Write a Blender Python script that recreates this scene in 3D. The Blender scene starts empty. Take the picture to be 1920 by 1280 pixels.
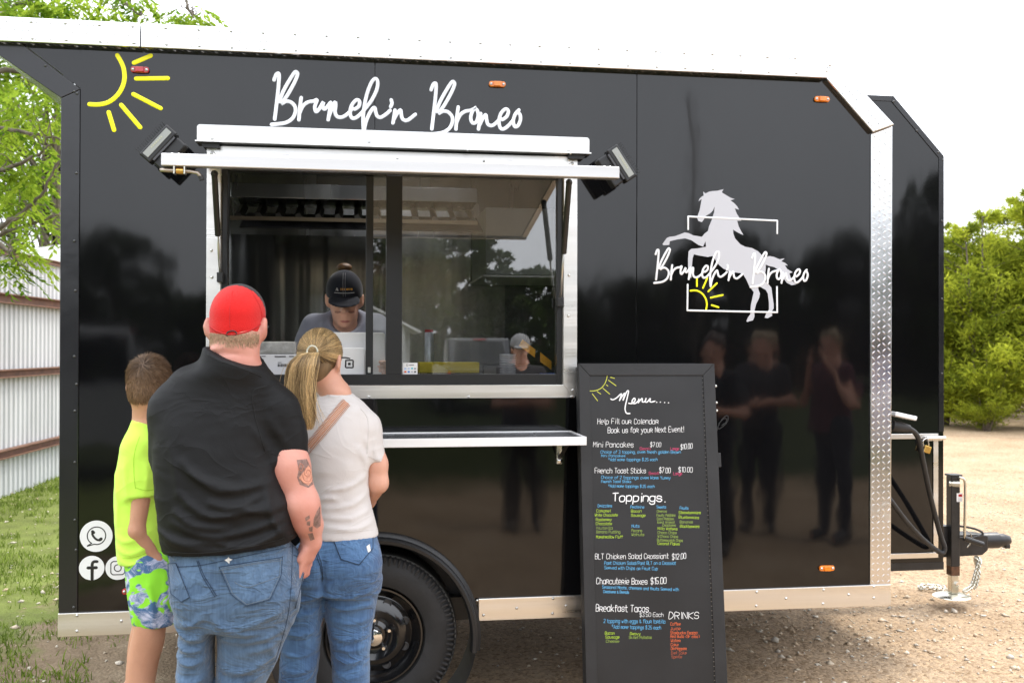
import bpy, bmesh, math, random
import numpy as np
from mathutils import Vector, Matrix
from mathutils.bvhtree import BVHTree

random.seed(7)
rng = np.random.default_rng(7)
scene = bpy.context.scene
COL = scene.collection
R = math.radians

# ------------------------------------------------------------------ camera
CAM = Vector((0.0, -4.19, 1.57))
FOC = 1867.0                       # focal length in pixels of the 1920 px wide photograph
CAMR = (Matrix.Rotation(R(-8.5), 3, 'Z') @ Matrix.Rotation(R(90) + math.atan(10.0 / FOC), 3, 'X')
        @ Matrix.Rotation(0.0025, 3, 'Z'))
cd = bpy.data.cameras.new('camera')
cam = bpy.data.objects.new('camera', cd)
COL.objects.link(cam)
cam.matrix_world = Matrix.Translation(CAM) @ CAMR.to_4x4()
cd.sensor_width = 36.0
cd.lens = FOC / 1920.0 * 36.0
cd.clip_start = 0.05
cd.clip_end = 600.0
cd.dof.use_dof = True
cd.dof.focus_distance = 4.0
cd.dof.aperture_fstop = 4.5
scene.camera = cam

# ------------------------------------------------------------------ sky and sun (bright hazy overcast)
SUN_EL, SUN_AZ = 60.0, 62.0        # azimuth clockwise from +y: a hazy sun right of and beyond the trailer
world = bpy.data.worlds.new('World')
scene.world = world
world.use_nodes = True
wn, wl = world.node_tree.nodes, world.node_tree.links
wn.clear()
sky = wn.new('ShaderNodeTexSky')
sky.sky_type = 'NISHITA'
sky.sun_disc = False
sky.sun_elevation = R(SUN_EL)
sky.sun_rotation = R(SUN_AZ)
sky.dust_density = 6.0
sky.air_density = 1.0
haze_mix = wn.new('ShaderNodeMixRGB')
haze_mix.inputs['Fac'].default_value = 0.86
haze_mix.inputs['Color2'].default_value = (9.3, 9.6, 10.2, 1)      # even white cloud cover
tc = wn.new('ShaderNodeTexCoord')
cn = wn.new('ShaderNodeTexNoise')
cn.inputs['Scale'].default_value = 2.2
cn.inputs['Detail'].default_value = 6.0
cr = wn.new('ShaderNodeMapRange')
cr.inputs['From Min'].default_value = 0.3
cr.inputs['From Max'].default_value = 0.7
cr.inputs['To Min'].default_value = 0.78
cr.inputs['To Max'].default_value = 0.97
bg = wn.new('ShaderNodeBackground')
bg.inputs['Strength'].default_value = 0.10
wo = wn.new('ShaderNodeOutputWorld')
sx_ = wn.new('ShaderNodeSeparateXYZ'); wl.new(tc.outputs['Generated'], sx_.inputs['Vector'])
el = wn.new('ShaderNodeMapRange'); el.inputs['From Min'].default_value = 0.0; el.inputs['From Max'].default_value = 1.0
el.inputs['To Min'].default_value = 0.84; el.inputs['To Max'].default_value = 1.5        # overcast sky: brighter towards the zenith, all round alike
wl.new(sx_.outputs['Z'], el.inputs['Value'])
cm_ = wn.new('ShaderNodeMixRGB'); cm_.blend_type = 'MULTIPLY'; cm_.inputs['Fac'].default_value = 1.0
cm_.inputs['Color1'].default_value = (9.3, 9.6, 10.2, 1); wl.new(el.outputs['Result'], cm_.inputs['Color2']); wl.new(cm_.outputs['Color'], haze_mix.inputs['Color2'])
wl.new(tc.outputs['Generated'], cn.inputs['Vector'])
wl.new(cn.outputs['Fac'], cr.inputs['Value'])
wl.new(cr.outputs['Result'], haze_mix.inputs['Fac'])
wl.new(sky.outputs['Color'], haze_mix.inputs['Color1'])
wl.new(haze_mix.outputs['Color'], bg.inputs['Color'])
wl.new(bg.outputs['Background'], wo.inputs['Surface'])
sd = bpy.data.lights.new('sun', 'SUN')
sd.energy = 1.1
sd.angle = R(14)
sd.color = (1.0, 0.95, 0.87)
sun = bpy.data.objects.new('sun', sd)
COL.objects.link(sun)
sdir = Vector((math.sin(R(SUN_AZ)) * math.cos(R(SUN_EL)), math.cos(R(SUN_AZ)) * math.cos(R(SUN_EL)), math.sin(R(SUN_EL))))
sun.rotation_euler = sdir.to_track_quat('Z', 'Y').to_euler()

scene.view_settings.view_transform = 'Standard'
scene.view_settings.look = 'None'
scene.view_settings.exposure = 1.45
scene.view_settings.gamma = 1.0
scene.cycles.max_bounces = 8
scene.cycles.glossy_bounces = 5
scene.cycles.transmission_bounces = 6
scene.cycles.transparent_max_bounces = 12
scene.cycles.sample_clamp_indirect = 8.0

# ------------------------------------------------------------------ measuring: where a sight line meets a plane of the place
def ray(px, py):
    d = CAMR @ Vector(((px - 960.0) / FOC, -(py - 640.0) / FOC, -1.0))
    return d
def P(px, py, y=0.0):
    d = ray(px, py)
    t = (y - CAM.y) / d.y
    return CAM + d * t
def PX(px, py=650, y=0.0): return P(px, py, y).x
def PZ(px, py, y=0.0): return P(px, py, y).z
def ground_at(px, py, z=0.0):
    d = ray(px, py)
    return CAM + d * ((z - CAM.z) / d.z)

# ------------------------------------------------------------------ mesh helpers
def base_of(parent):
    o, off = parent, Vector((0, 0, 0))
    while o is not None:
        off = off + o.location
        o = o.parent
    return off

def link(name, me, parent=None):
    o = bpy.data.objects.new(name, me)
    COL.objects.link(o)
    if parent is not None:
        o.parent = parent
    return o

def raw_mesh(name, v, f, mat=None, smooth=False):
    me = bpy.data.meshes.new(name)
    v = np.asarray(v, dtype=np.float64).reshape(-1, 3)
    if isinstance(f, np.ndarray):
        k = f.shape[1]
        me.vertices.add(len(v)); me.vertices.foreach_set('co', v.ravel().astype(np.float32))
        me.loops.add(f.size); me.loops.foreach_set('vertex_index', f.ravel().astype(np.int32))
        me.polygons.add(len(f)); me.polygons.foreach_set('loop_start', np.arange(0, f.size, k, dtype=np.int32))
        me.update(calc_edges=True)
    else:
        me.from_pydata([tuple(p) for p in v], [], f)
    if mat is not None:
        me.materials.append(mat)
    if smooth:
        me.polygons.foreach_set('use_smooth', [True] * len(me.polygons))
    me.update()
    return me

def thing(name, label, cat, loc=(0, 0, 0), group=None):
    o = bpy.data.objects.new(name, None)
    o.empty_display_size = 0.1
    COL.objects.link(o)
    o.location = loc
    return tag(o, label, cat, group)

def tag(o, label=None, cat=None, group=None, kind=None):
    if label: o['label'] = label
    if cat: o['category'] = cat
    if group: o['group'] = group
    if kind: o['kind'] = kind
    return o

def copy_tree(o, parent=None):
    c = o.copy(); COL.objects.link(c); c.parent = parent
    for ch in list(o.children): copy_tree(ch, c)
    return c

class MB:
    def __init__(self): self.v, self.f = [], []
    def add(self, v, f):
        n = len(self.v)
        self.v.extend([tuple(p) for p in v])
        self.f.extend([tuple(i + n for i in q) for q in f])
        return self
    def box(self, x0, x1, y0, y1, z0, z1):
        v = [(x, y, z) for x in (x0, x1) for y in (y0, y1) for z in (z0, z1)]
        return self.add(v, [(0, 1, 3, 2), (4, 6, 7, 5), (0, 4, 5, 1), (2, 3, 7, 6), (0, 2, 6, 4), (1, 5, 7, 3)])
    def obox(self, c, a, b, d):
        c, a, b, d = Vector(c), Vector(a), Vector(b), Vector(d)
        v = [c + a * i + b * j + d * k for i in (-1, 1) for j in (-1, 1) for k in (-1, 1)]
        return self.add(v, [(0, 1, 3, 2), (4, 6, 7, 5), (0, 4, 5, 1), (2, 3, 7, 6), (0, 2, 6, 4), (1, 5, 7, 3)])
    def prism(self, poly, y0, y1, to=None):
        """poly: (x, z) outline; extruded from y0 (front) to y1; to maps (u, w, d) to a point"""
        to = to or (lambda u, w, d: (u, d, w))
        n = len(poly)
        ar = sum(poly[i][0] * poly[(i + 1) % n][1] - poly[(i + 1) % n][0] * poly[i][1] for i in range(n))
        if ar < 0: poly = poly[::-1]
        v = [to(u, w, y0) for u, w in poly] + [to(u, w, y1) for u, w in poly]
        f = [tuple(range(n)), tuple(range(2 * n - 1, n - 1, -1))]
        f += [(i, i + n, (i + 1) % n + n, (i + 1) % n) for i in range(n)]
        return self.add(v, f)
    def tube(self, pts, r, n=8, cap=True, sq=None):
        pts = [Vector(p) for p in pts]
        m = len(pts)
        rs = r if isinstance(r, (list, tuple)) else [r] * m
        up = Vector((0.13, 0.27, 0.95)).normalized()
        v = []
        last = None
        for i, p in enumerate(pts):
            t = (pts[min(i + 1, m - 1)] - pts[max(i - 1, 0)])
            t = t.normalized() if t.length > 1e-9 else Vector((0, 0, 1))
            if last is None:
                a = t.cross(up)
                if a.length < 0.05: a = t.cross(Vector((1, 0, 0)))
            else:
                a = last - t * last.dot(t)
            a.normalize(); last = a
            b = t.cross(a)
            for k in range(n):
                an = 2 * math.pi * k / n
                v.append(p + a * (rs[i] * math.cos(an)) + b * (rs[i] * math.sin(an)))
        f = [(i * n + k, i * n + (k + 1) % n, (i + 1) * n + (k + 1) % n, (i + 1) * n + k) for i in range(m - 1) for k in range(n)]
        if cap:
            f += [tuple(range(n - 1, -1, -1)), tuple(range((m - 1) * n, m * n))]
        return self.add(v, f)
    def lathe(self, prof, o, axis=(0, 1, 0), n=32, a0=0.0, a1=2 * math.pi):
        o, ax = Vector(o), Vector(axis).normalized()
        u = ax.orthogonal().normalized()
        if abs(ax.y) > 0.99: u = Vector((1, 0, 0))
        w = ax.cross(u)
        full = abs(a1 - a0 - 2 * math.pi) < 1e-6
        m = n if full else n + 1
        v = []
        for k in range(m):
            an = a0 + (a1 - a0) * k / n
            d = u * math.cos(an) + w * math.sin(an)
            v += [o + d * r + ax * h for r, h in prof]
        q = len(prof)
        f = []
        for k in range(n):
            k2 = (k + 1) % m
            f += [(k * q + i, k * q + i + 1, k2 * q + i + 1, k2 * q + i) for i in range(q - 1)]
        return self.add(v, f)
    def ball(self, c, r, n=10, m=6, sc=(1, 1, 1)):
        c = Vector(c)
        v = [c + Vector((0, 0, r * sc[2]))]
        for i in range(1, m):
            t = math.pi * i / m
            for k in range(n):
                a = 2 * math.pi * k / n
                v.append(c + Vector((r * sc[0] * math.sin(t) * math.cos(a), r * sc[1] * math.sin(t) * math.sin(a), r * sc[2] * math.cos(t))))
        v.append(c - Vector((0, 0, r * sc[2])))
        f = [(0, 1 + k, 1 + (k + 1) % n) for k in range(n)]
        for i in range(m - 2):
            f += [(1 + i * n + k, 1 + (i + 1) * n + k, 1 + (i + 1) * n + (k + 1) % n, 1 + i * n + (k + 1) % n) for k in range(n)]
        e = len(v) - 1
        f += [(e, 1 + (m - 2) * n + (k + 1) % n, 1 + (m - 2) * n + k) for k in range(n)]
        return self.add(v, f)
    def build(self, name, mat, parent=None, bevel=0.0, smooth=False, seg=2):
        off = np.array(base_of(parent))
        v = np.array(self.v) - off
        me = raw_mesh(name, v, self.f, mat, smooth)
        bm = bmesh.new(); bm.from_mesh(me)
        bmesh.ops.recalc_face_normals(bm, faces=bm.faces)
        bm.to_mesh(me); bm.free()
        o = link(name, me, parent)
        if bevel:
            b = o.modifiers.new('bevel', 'BEVEL')
            b.width = bevel; b.segments = seg; b.limit_method = 'ANGLE'; b.angle_limit = R(35)
        if smooth == 'auto':
            me.polygons.foreach_set('use_smooth', [True] * len(me.polygons))
            es = o.modifiers.new('edges', 'EDGE_SPLIT'); es.split_angle = R(35)
        return o

def box_part(name, mat, parent, x0, x1, y0, y1, z0, z1, bevel=0.0):
    return MB().box(x0, x1, y0, y1, z0, z1).build(name, mat, parent, bevel)

def copies(name, me, places, parent, mats=None):
    """one object per place, all sharing one small mesh; a place is a point or a 4x4 matrix in world space"""
    off = base_of(parent)
    out = []
    for p in places:
        o = link(name, me, parent)
        if isinstance(p, Matrix):
            o.matrix_local = Matrix.Translation(-off) @ p
        else:
            o.location = Vector(p) - off
        out.append(o)
    return out

def catmull(pts, sub=5):
    p = [np.array(q, float) for q in pts]
    if len(p) < 3:
        return p
    out = []
    for i in range(len(p) - 1):
        a, b = p[max(i - 1, 0)], p[i]
        c, d = p[i + 1], p[min(i + 2, len(p) - 1)]
        for k in range(sub):
            t = k / sub
            out.append(0.5 * (2 * b + (c - a) * t + (2 * a - 5 * b + 4 * c - d) * t * t + (3 * b - a - 3 * c + d) * t ** 3))
    out.append(p[-1])
    return out

def strokes(mb, lines, width, to, h=0.0012, sub=5, ns=6):
    """flat-domed vinyl or marker strokes with round ends; to(u, w, d): d = height off the surface"""
    for li, ln in enumerate(lines):
        pts = catmull(ln, sub)
        if len(pts) == 1 or (len(pts) == 2 and np.linalg.norm(pts[1] - pts[0]) < 1e-9):
            q = pts[0]
            pts = [q - np.array((width * .05, 0)), q + np.array((width * .05, 0))]
        r = width / 2
        T = []
        for i in range(len(pts)):
            t = pts[min(i + 1, len(pts) - 1)] - pts[max(i - 1, 0)]
            T.append(t / (np.linalg.norm(t) + 1e-12))
        rings = []
        for a in (75, 40):
            rings.append((pts[0] - T[0] * r * math.sin(R(a)), T[0], r * math.cos(R(a)), math.cos(R(a)) ** .5))
        for q, t in zip(pts, T): rings.append((q, t, r, 1.0))
        for a in (40, 75):
            rings.append((pts[-1] + T[-1] * r * math.sin(R(a)), T[-1], r * math.cos(R(a)), math.cos(R(a)) ** .5))
        v = []
        hh = h * (1 + 0.13 * (li % 4))
        for q, t, rr, sh in rings:
            nn = np.array((-t[1], t[0]))
            for k in range(ns):
                an = math.pi * k / (ns - 1)
                u = q + nn * (rr * math.cos(an))
                v.append(to(u[0], u[1], hh * sh * (math.sin(an) ** .4 if 0 < k < ns - 1 else 0.0)))
        f = [(i * ns + k, i * ns + k + 1, (i + 1) * ns + k + 1, (i + 1) * ns + k) for i in range(len(rings) - 1) for k in range(ns - 1)]
        m = len(rings)
        f += [tuple(range(ns)), tuple(range(m * ns - 1, (m - 1) * ns - 1, -1))]
        mb.add(v, f)
    return mb

# ------------------------------------------------------------------ materials
MATS = {}
def M(name, col=(.5, .5, .5), rough=.5, metal=0.0, var=0.0, vs=8.0, bump=0.0, bs=60.0, spec=.5, coat=0.0, col2=None,
      trans=0.0, sheen=0.0, sss=0.0, stretch=(1, 1, 1), rvar=0.0, emit=0.0, detail=5.0, fold=None):
    if name in MATS: return MATS[name]
    m = bpy.data.materials.new(name); MATS[name] = m
    m.use_nodes = True
    nt = m.node_tree; n, l = nt.nodes, nt.links
    b = n['Principled BSDF']
    c4 = (*col, 1)
    b.inputs['Base Color'].default_value = c4
    b.inputs['Roughness'].default_value = rough
    b.inputs['Metallic'].default_value = metal
    b.inputs['Specular IOR Level'].default_value = spec
    b.inputs['Coat Weight'].default_value = coat
    b.inputs['Coat Roughness'].default_value = 0.04
    b.inputs['Transmission Weight'].default_value = trans
    b.inputs['Sheen Weight'].default_value = sheen
    if sss:
        b.inputs['Subsurface Weight'].default_value = sss
        b.inputs['Subsurface Radius'].default_value = (0.01, 0.004, 0.002)
        b.inputs['Subsurface Scale'].default_value = 0.6
    if var or bump or rvar or col2:
        t = n.new('ShaderNodeTexCoord'); mp = n.new('ShaderNodeMapping')
        mp.inputs['Scale'].default_value = stretch
        l.new(t.outputs['Object'], mp.inputs['Vector'])
    if var or col2:
        ns = n.new('ShaderNodeTexNoise'); ns.inputs['Scale'].default_value = vs; ns.inputs['Detail'].default_value = detail
        l.new(mp.outputs['Vector'], ns.inputs['Vector'])
        mr = n.new('ShaderNodeMapRange'); mr.inputs['From Min'].default_value = .3; mr.inputs['From Max'].default_value = .7
        l.new(ns.outputs['Fac'], mr.inputs['Value'])
        mx = n.new('ShaderNodeMixRGB')
        lo = tuple(max(0, x * (1 - var)) for x in col) if col2 is None else col
        hi = tuple(min(1, x * (1 + var)) for x in col) if col2 is None else col2
        mx.inputs['Color1'].default_value = (*lo, 1); mx.inputs['Color2'].default_value = (*hi, 1)
        l.new(mr.outputs['Result'], mx.inputs['Fac']); l.new(mx.outputs['Color'], b.inputs['Base Color'])
    if rvar:
        n3 = n.new('ShaderNodeTexNoise'); n3.inputs['Scale'].default_value = vs * .7; n3.inputs['Detail'].default_value = 6
        l.new(mp.outputs['Vector'], n3.inputs['Vector'])
        m3 = n.new('ShaderNodeMapRange'); m3.inputs['From Min'].default_value = .3; m3.inputs['From Max'].default_value = .7
        m3.inputs['To Min'].default_value = max(0.01, rough - rvar); m3.inputs['To Max'].default_value = rough + rvar
        l.new(n3.outputs['Fac'], m3.inputs['Value']); l.new(m3.outputs['Result'], b.inputs['Roughness'])
    if bump:
        n2 = n.new('ShaderNodeTexNoise'); n2.inputs['Scale'].default_value = bs; n2.inputs['Detail'].default_value = 3
        l.new(mp.outputs['Vector'], n2.inputs['Vector'])
        bp = n.new('ShaderNodeBump'); bp.inputs['Strength'].default_value = 1.0; bp.inputs['Distance'].default_value = bump
        l.new(n2.outputs['Fac'], bp.inputs['Height']); l.new(bp.outputs['Normal'], b.inputs['Normal'])
    if fold:                     # creases: sharp-edged ridges of a warped noise
        dist_, sc_ = fold
        tf = n.new('ShaderNodeTexCoord'); mf = n.new('ShaderNodeMapping'); mf.inputs['Scale'].default_value = sc_; mf.inputs['Rotation'].default_value = (0, 0.35, 0)
        nf = n.new('ShaderNodeTexNoise'); nf.inputs['Scale'].default_value = 1.0; nf.inputs['Detail'].default_value = 2.5; nf.inputs['Distortion'].default_value = .8
        sb = n.new('ShaderNodeMath'); sb.operation = 'SUBTRACT'; sb.inputs[1].default_value = .5
        ab = n.new('ShaderNodeMath'); ab.operation = 'ABSOLUTE'; pw = n.new('ShaderNodeMath'); pw.operation = 'POWER'; pw.inputs[1].default_value = .6
        l.new(tf.outputs['Object'], mf.inputs['Vector']); l.new(mf.outputs['Vector'], nf.inputs['Vector']); l.new(nf.outputs['Fac'], sb.inputs[0]); l.new(sb.outputs['Value'], ab.inputs[0]); l.new(ab.outputs['Value'], pw.inputs[0])
        b2 = n.new('ShaderNodeBump'); b2.inputs['Distance'].default_value = dist_; b2.inputs['Strength'].default_value = .9; b2.invert = True
        l.new(pw.outputs['Value'], b2.inputs['Height'])
        if bump: l.new(bp.outputs['Normal'], b2.inputs['Normal'])
        l.new(b2.outputs['Normal'], b.inputs['Normal'])
    if emit:
        b.inputs['Emission Color'].default_value = c4; b.inputs['Emission Strength'].default_value = emit
    return m

def glass(name, rough=0.0, tint=(1, 1, 1), ior=1.5):
    """thin window glass: mirror reflection by Fresnel over a clear pane"""
    if name in MATS: return MATS[name]
    m = bpy.data.materials.new(name); MATS[name] = m
    m.use_nodes = True
    n, l = m.node_tree.nodes, m.node_tree.links
    n.clear()
    o = n.new('ShaderNodeOutputMaterial'); mx = n.new('ShaderNodeMixShader')
    fr = n.new('ShaderNodeFresnel'); fr.inputs['IOR'].default_value = ior
    g = n.new('ShaderNodeBsdfGlossy'); g.inputs['Roughness'].default_value = rough
    t = n.new('ShaderNodeBsdfTransparent'); t.inputs['Color'].default_value = (*tint, 1)
    l.new(fr.outputs['Fac'], mx.inputs['Fac']); l.new(t.outputs['BSDF'], mx.inputs[1]); l.new(g.outputs['BSDF'], mx.inputs[2])
    l.new(mx.outputs['Shader'], o.inputs['Surface'])
    return m

BLACK = M('gloss_black_panel', (.004, .004, .0045), .055, var=.25, vs=3, bump=.0028, bs=2.3, rvar=.02, spec=.5, stretch=(1, 1, .5), detail=2)
BLACKTRIM = M('black_corner_trim', (.014, .014, .016), .2, bump=.001, bs=9, rvar=.06)
ALU = M('brushed_aluminium', (.80, .78, .75), .33, 1.0, var=.07, vs=5, bump=.0003, bs=40, stretch=(.15, 1, 4), rvar=.1)
DPLATE = M('diamond_plate_aluminium', (.74, .74, .745), .22, 1.0, var=.08, vs=6, bump=.0004, bs=25, rvar=.08)
WHITEALU = M('white_enamel_aluminium', (.80, .80, .80), .35, 0.0, var=.03, vs=6)
SCREW = M('zinc_screw', (.62, .62, .60), .35, 1.0)
DARKSCREW = M('dark_screw', (.10, .10, .10), .35, .9)
VINYLW = M('white_vinyl', (.80, .80, .81), .4)
VINYLG = M('pale_grey_vinyl', (.50, .50, .53), .45)
VINYLY = M('yellow_vinyl', (.97, .90, .0), .45)
DARKMETAL = M('black_painted_steel', (.016, .016, .017), .38, var=.3, vs=20, bump=.0006, bs=90)
RUBBER = M('black_rubber', (.018, .018, .019), .62, var=.3, vs=14, bump=.0008, bs=70)
PLASTIC = M('black_plastic', (.013, .013, .014), .42, bump=.0003, bs=150)
FRAMEBLK = M('black_window_frame', (.014, .014, .015), .30)
STEEL = M('stainless_steel', (.50, .50, .49), .22, 1.0, var=.1, vs=3, bump=.0012, bs=4, stretch=(3, 3, .35), rvar=.1)
INTDARK = M('dark_interior', (.035, .035, .037), .5, var=.3, vs=5)
AMBER = M('amber_lens', (.80, .20, .005), .15, coat=.5, var=.2, vs=60)
REDLENS = M('red_lens', (.42, .012, .02), .15, coat=.5, var=.25, vs=60)
CHROME = M('chrome', (.75, .75, .75), .08, 1.0)
ZINC = M('zinc_plated_steel', (.62, .60, .52), .32, 1.0, var=.15, vs=12, rvar=.1)
BRASS = M('brass', (.72, .47, .14), .3, 1.0)
PANE = glass('window_glass', ior=2.05)
ALUD = M('dull_aluminium', (.60, .585, .575), .42, 1.0, var=.08, vs=5, stretch=(.2, 1, 4), rvar=.08)

def dome_mesh(name, r, h, mat, n=8):
    mb = MB().lathe([(r, 0.0), (r * .8, -h * .6), (r * .35, -h), (0.0005, -h * 1.03)], (0, 0, 0), (0, 1, 0), n)
    me = raw_mesh(name, np.array(mb.v), mb.f, mat, True)
    bm = bmesh.new(); bm.from_mesh(me); bmesh.ops.recalc_face_normals(bm, faces=bm.faces); bm.to_mesh(me); bm.free()
    return me
RIVET = dome_mesh('rivet', .0065, .004, SCREW)
RIVET_DARK = dome_mesh('rivet_dark', .006, .004, DARKSCREW)
# ================================================================== ground
def sines(x, y, seed, octs=5, f0=.6):
    r_ = np.random.default_rng(seed); out = np.zeros_like(x); amp = 1.0; tot = 0
    for o in range(octs):
        for k in range(3):
            a = r_.uniform(0, 2 * np.pi); fr = f0 * 2.03 ** o * r_.uniform(.75, 1.3); ph = r_.uniform(0, 6.28)
            out += amp * np.sin(fr * (x * np.cos(a) + y * np.sin(a)) * 2 * np.pi + ph + 1.3 * np.sin(fr * .7 * (x * np.sin(a) - y * np.cos(a)) * 6.28 + ph * 2)) / 3
        tot += amp; amp *= .55
    return out / tot
def ground_z(x, y):
    return .016 * sines(x, y, 3, 4, .5) + .006 * sines(x, y, 4, 4, 4) - .012
def axis(lo, hi, n, fine_lo, fine_hi, step):
    mid = np.arange(fine_lo, fine_hi, step)
    a = fine_lo - (fine_lo - lo) * (np.linspace(1, 0, n)[:-1] ** 2.6); b = fine_hi + (hi - fine_hi) * (np.linspace(0, 1, n) ** 2.6)
    return np.concatenate([a, mid, b])
gx, gy = axis(-220, 220, 28, -5, 7, .045), axis(-220, 260, 28, -1.0, 9, .045)
GX, GY = np.meshgrid(gx, gy, indexing='ij')
fade = np.clip(1.6 - np.hypot(np.maximum(np.abs(GX - 1) - 6, 0), np.maximum(np.abs(GY - 4) - 5, 0)) / 3, 0, 1)
GZ = ground_z(GX, GY) * fade
nx, ny = len(gx), len(gy)
ii = (np.arange(nx - 1)[:, None] * ny + np.arange(ny - 1)[None, :]).ravel()
gfaces = np.stack([ii, ii + ny, ii + ny + 1, ii + 1], 1)
gm = bpy.data.materials.new('gravel_dirt_ground'); MATS['ground'] = gm; gm.use_nodes = True
n, l = gm.node_tree.nodes, gm.node_tree.links; b = n['Principled BSDF']; b.inputs['Roughness'].default_value = .95; b.inputs['Specular IOR Level'].default_value = .2
t = n.new('ShaderNodeTexCoord'); sep = n.new('ShaderNodeSeparateXYZ'); l.new(t.outputs['Object'], sep.inputs['Vector'])
def nz(scale, det=6, rough=.6, dist=0.0):
    q = n.new('ShaderNodeTexNoise'); q.inputs['Scale'].default_value = scale; q.inputs['Detail'].default_value = det; q.inputs['Roughness'].default_value = rough; q.inputs['Distortion'].default_value = dist
    l.new(t.outputs['Object'], q.inputs['Vector']); return q
def ramp(src, stops):
    q = n.new('ShaderNodeValToRGB'); e = q.color_ramp.elements
    e[0].position, e[0].color = stops[0][0], (*stops[0][1], 1); e[1].position, e[1].color = stops[-1][0], (*stops[-1][1], 1)
    for p_, c_ in stops[1:-1]:
        x = e.new(p_); x.color = (*c_, 1)
    l.new(src, q.inputs['Fac']); return q
def mix(fac, a, b_, mode='MIX'):
    q = n.new('ShaderNodeMixRGB'); q.blend_type = mode
    for i, s_ in ((0, fac), (1, a), (2, b_)):
        if isinstance(s_, (int, float)): q.inputs[i].default_value = s_
        elif isinstance(s_, tuple): q.inputs[i].default_value = (*s_, 1)
        else: l.new(s_, q.inputs[i])
    return q.outputs['Color']
coarse = ramp(nz(1.3, 5).outputs['Fac'], [(.3, (.31, .225, .145)), (.5, (.37, .275, .185)), (.7, (.42, .325, .23))])
peb = n.new('ShaderNodeTexVoronoi'); peb.inputs['Scale'].default_value = 55; l.new(t.outputs['Object'], peb.inputs['Vector'])
pebc = ramp(peb.outputs['Color'], [(.1, (.66, .60, .52)), (.5, (1, 1, 1)), (.9, (1.25, 1.2, 1.12))])
fine = ramp(nz(120, 3, .7).outputs['Fac'], [(.3, (.72, .70, .68)), (.7, (1.18, 1.17, 1.15))])
beige = mix(1.0, mix(1.0, coarse.outputs['Color'], pebc.outputs['Color'], 'MULTIPLY'), fine.outputs['Color'], 'MULTIPLY')
soil = mix(1.0, ramp(nz(2.2, 6, .7).outputs['Fac'], [(.3, (.15, .105, .065)), (.55, (.25, .19, .125)), (.75, (.42, .35, .25))]).outputs['Color'], fine.outputs['Color'], 'MULTIPLY')
green = mix(1.0, ramp(nz(3.5, 5).outputs['Fac'], [(.3, (.10, .12, .03)), (.7, (.17, .21, .05))]).outputs['Color'], fine.outputs['Color'], 'MULTIPLY')
edge = n.new('ShaderNodeMath'); edge.operation = 'MULTIPLY_ADD'; edge.inputs[1].default_value = 1.6
l.new(nz(.9, 5, .6, .6).outputs['Fac'], edge.inputs[0]); l.new(sep.outputs['X'], edge.inputs[2])
fs = n.new('ShaderNodeMapRange'); fs.inputs['From Min'].default_value = .9; fs.inputs['From Max'].default_value = -.3; l.new(edge.outputs['Value'], fs.inputs['Value'])
c1 = mix(fs.outputs['Result'], beige, soil)
edge2 = n.new('ShaderNodeMath'); edge2.operation = 'MULTIPLY_ADD'; edge2.inputs[1].default_value = 2.6
l.new(nz(1.7, 6, .65, .4).outputs['Fac'], edge2.inputs[0]); l.new(sep.outputs['X'], edge2.inputs[2])
fg = n.new('ShaderNodeMapRange'); fg.inputs['From Min'].default_value = -.35; fg.inputs['From Max'].default_value = -.75; l.new(edge2.outputs['Value'], fg.inputs['Value'])
c2 = mix(fg.outputs['Result'], c1, green)
lawn = mix(1.0, ramp(nz(1.1, 5).outputs['Fac'], [(.3, (.030, .042, .012)), (.7, (.055, .070, .020))]).outputs['Color'], fine.outputs['Color'], 'MULTIPLY')
edge3 = n.new('ShaderNodeMath'); edge3.operation = 'MULTIPLY_ADD'; edge3.inputs[1].default_value = 4.0
l.new(nz(.4, 5, .6, .5).outputs['Fac'], edge3.inputs[0]); l.new(sep.outputs['Y'], edge3.inputs[2])
fl = n.new('ShaderNodeMapRange'); fl.inputs['From Min'].default_value = -4.0; fl.inputs['From Max'].default_value = -6.0; l.new(edge3.outputs['Value'], fl.inputs['Value'])
c3 = mix(fl.outputs['Result'], c2, lawn)
l.new(c3, b.inputs['Base Color'])
bp = n.new('ShaderNodeBump'); bp.inputs['Distance'].default_value = .012; bp.inputs['Strength'].default_value = .8
hsum = n.new('ShaderNodeMath'); hsum.operation = 'MULTIPLY_ADD'; hsum.inputs[1].default_value = -.5
l.new(peb.outputs['Distance'], hsum.inputs[0]); l.new(nz(30, 5, .7).outputs['Fac'], hsum.inputs[2])
l.new(hsum.outputs['Value'], bp.inputs['Height']); l.new(bp.outputs['Normal'], b.inputs['Normal'])
gobj = link('ground', raw_mesh('ground', np.stack([GX, GY, GZ], 2).reshape(-1, 3), gfaces, gm, True)); tag(gobj, kind='structure')
# ================================================================== the food trailer
DEPTH = 2.60
XL, XC, XR, XS = -1.195, -1.122, 2.352, 2.252
ZB, ZTB, ZT, ZTT = 0.415, 0.508, 2.762, 2.860
HUB = Vector((0.05, 0.0, 0.352))
WIN = (-0.632, 0.908, 1.353, 2.385)          # outer edges of the window flange
OPN = (-0.575, 0.848, 1.408, 2.330)          # opening
trailer = thing('food_trailer', 'glossy black food trailer with silver trim and open serving window', 'food trailer', (0.6, 1.2, 0))
T = trailer
YW = 0.0                                     # outer face of the near side

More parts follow.
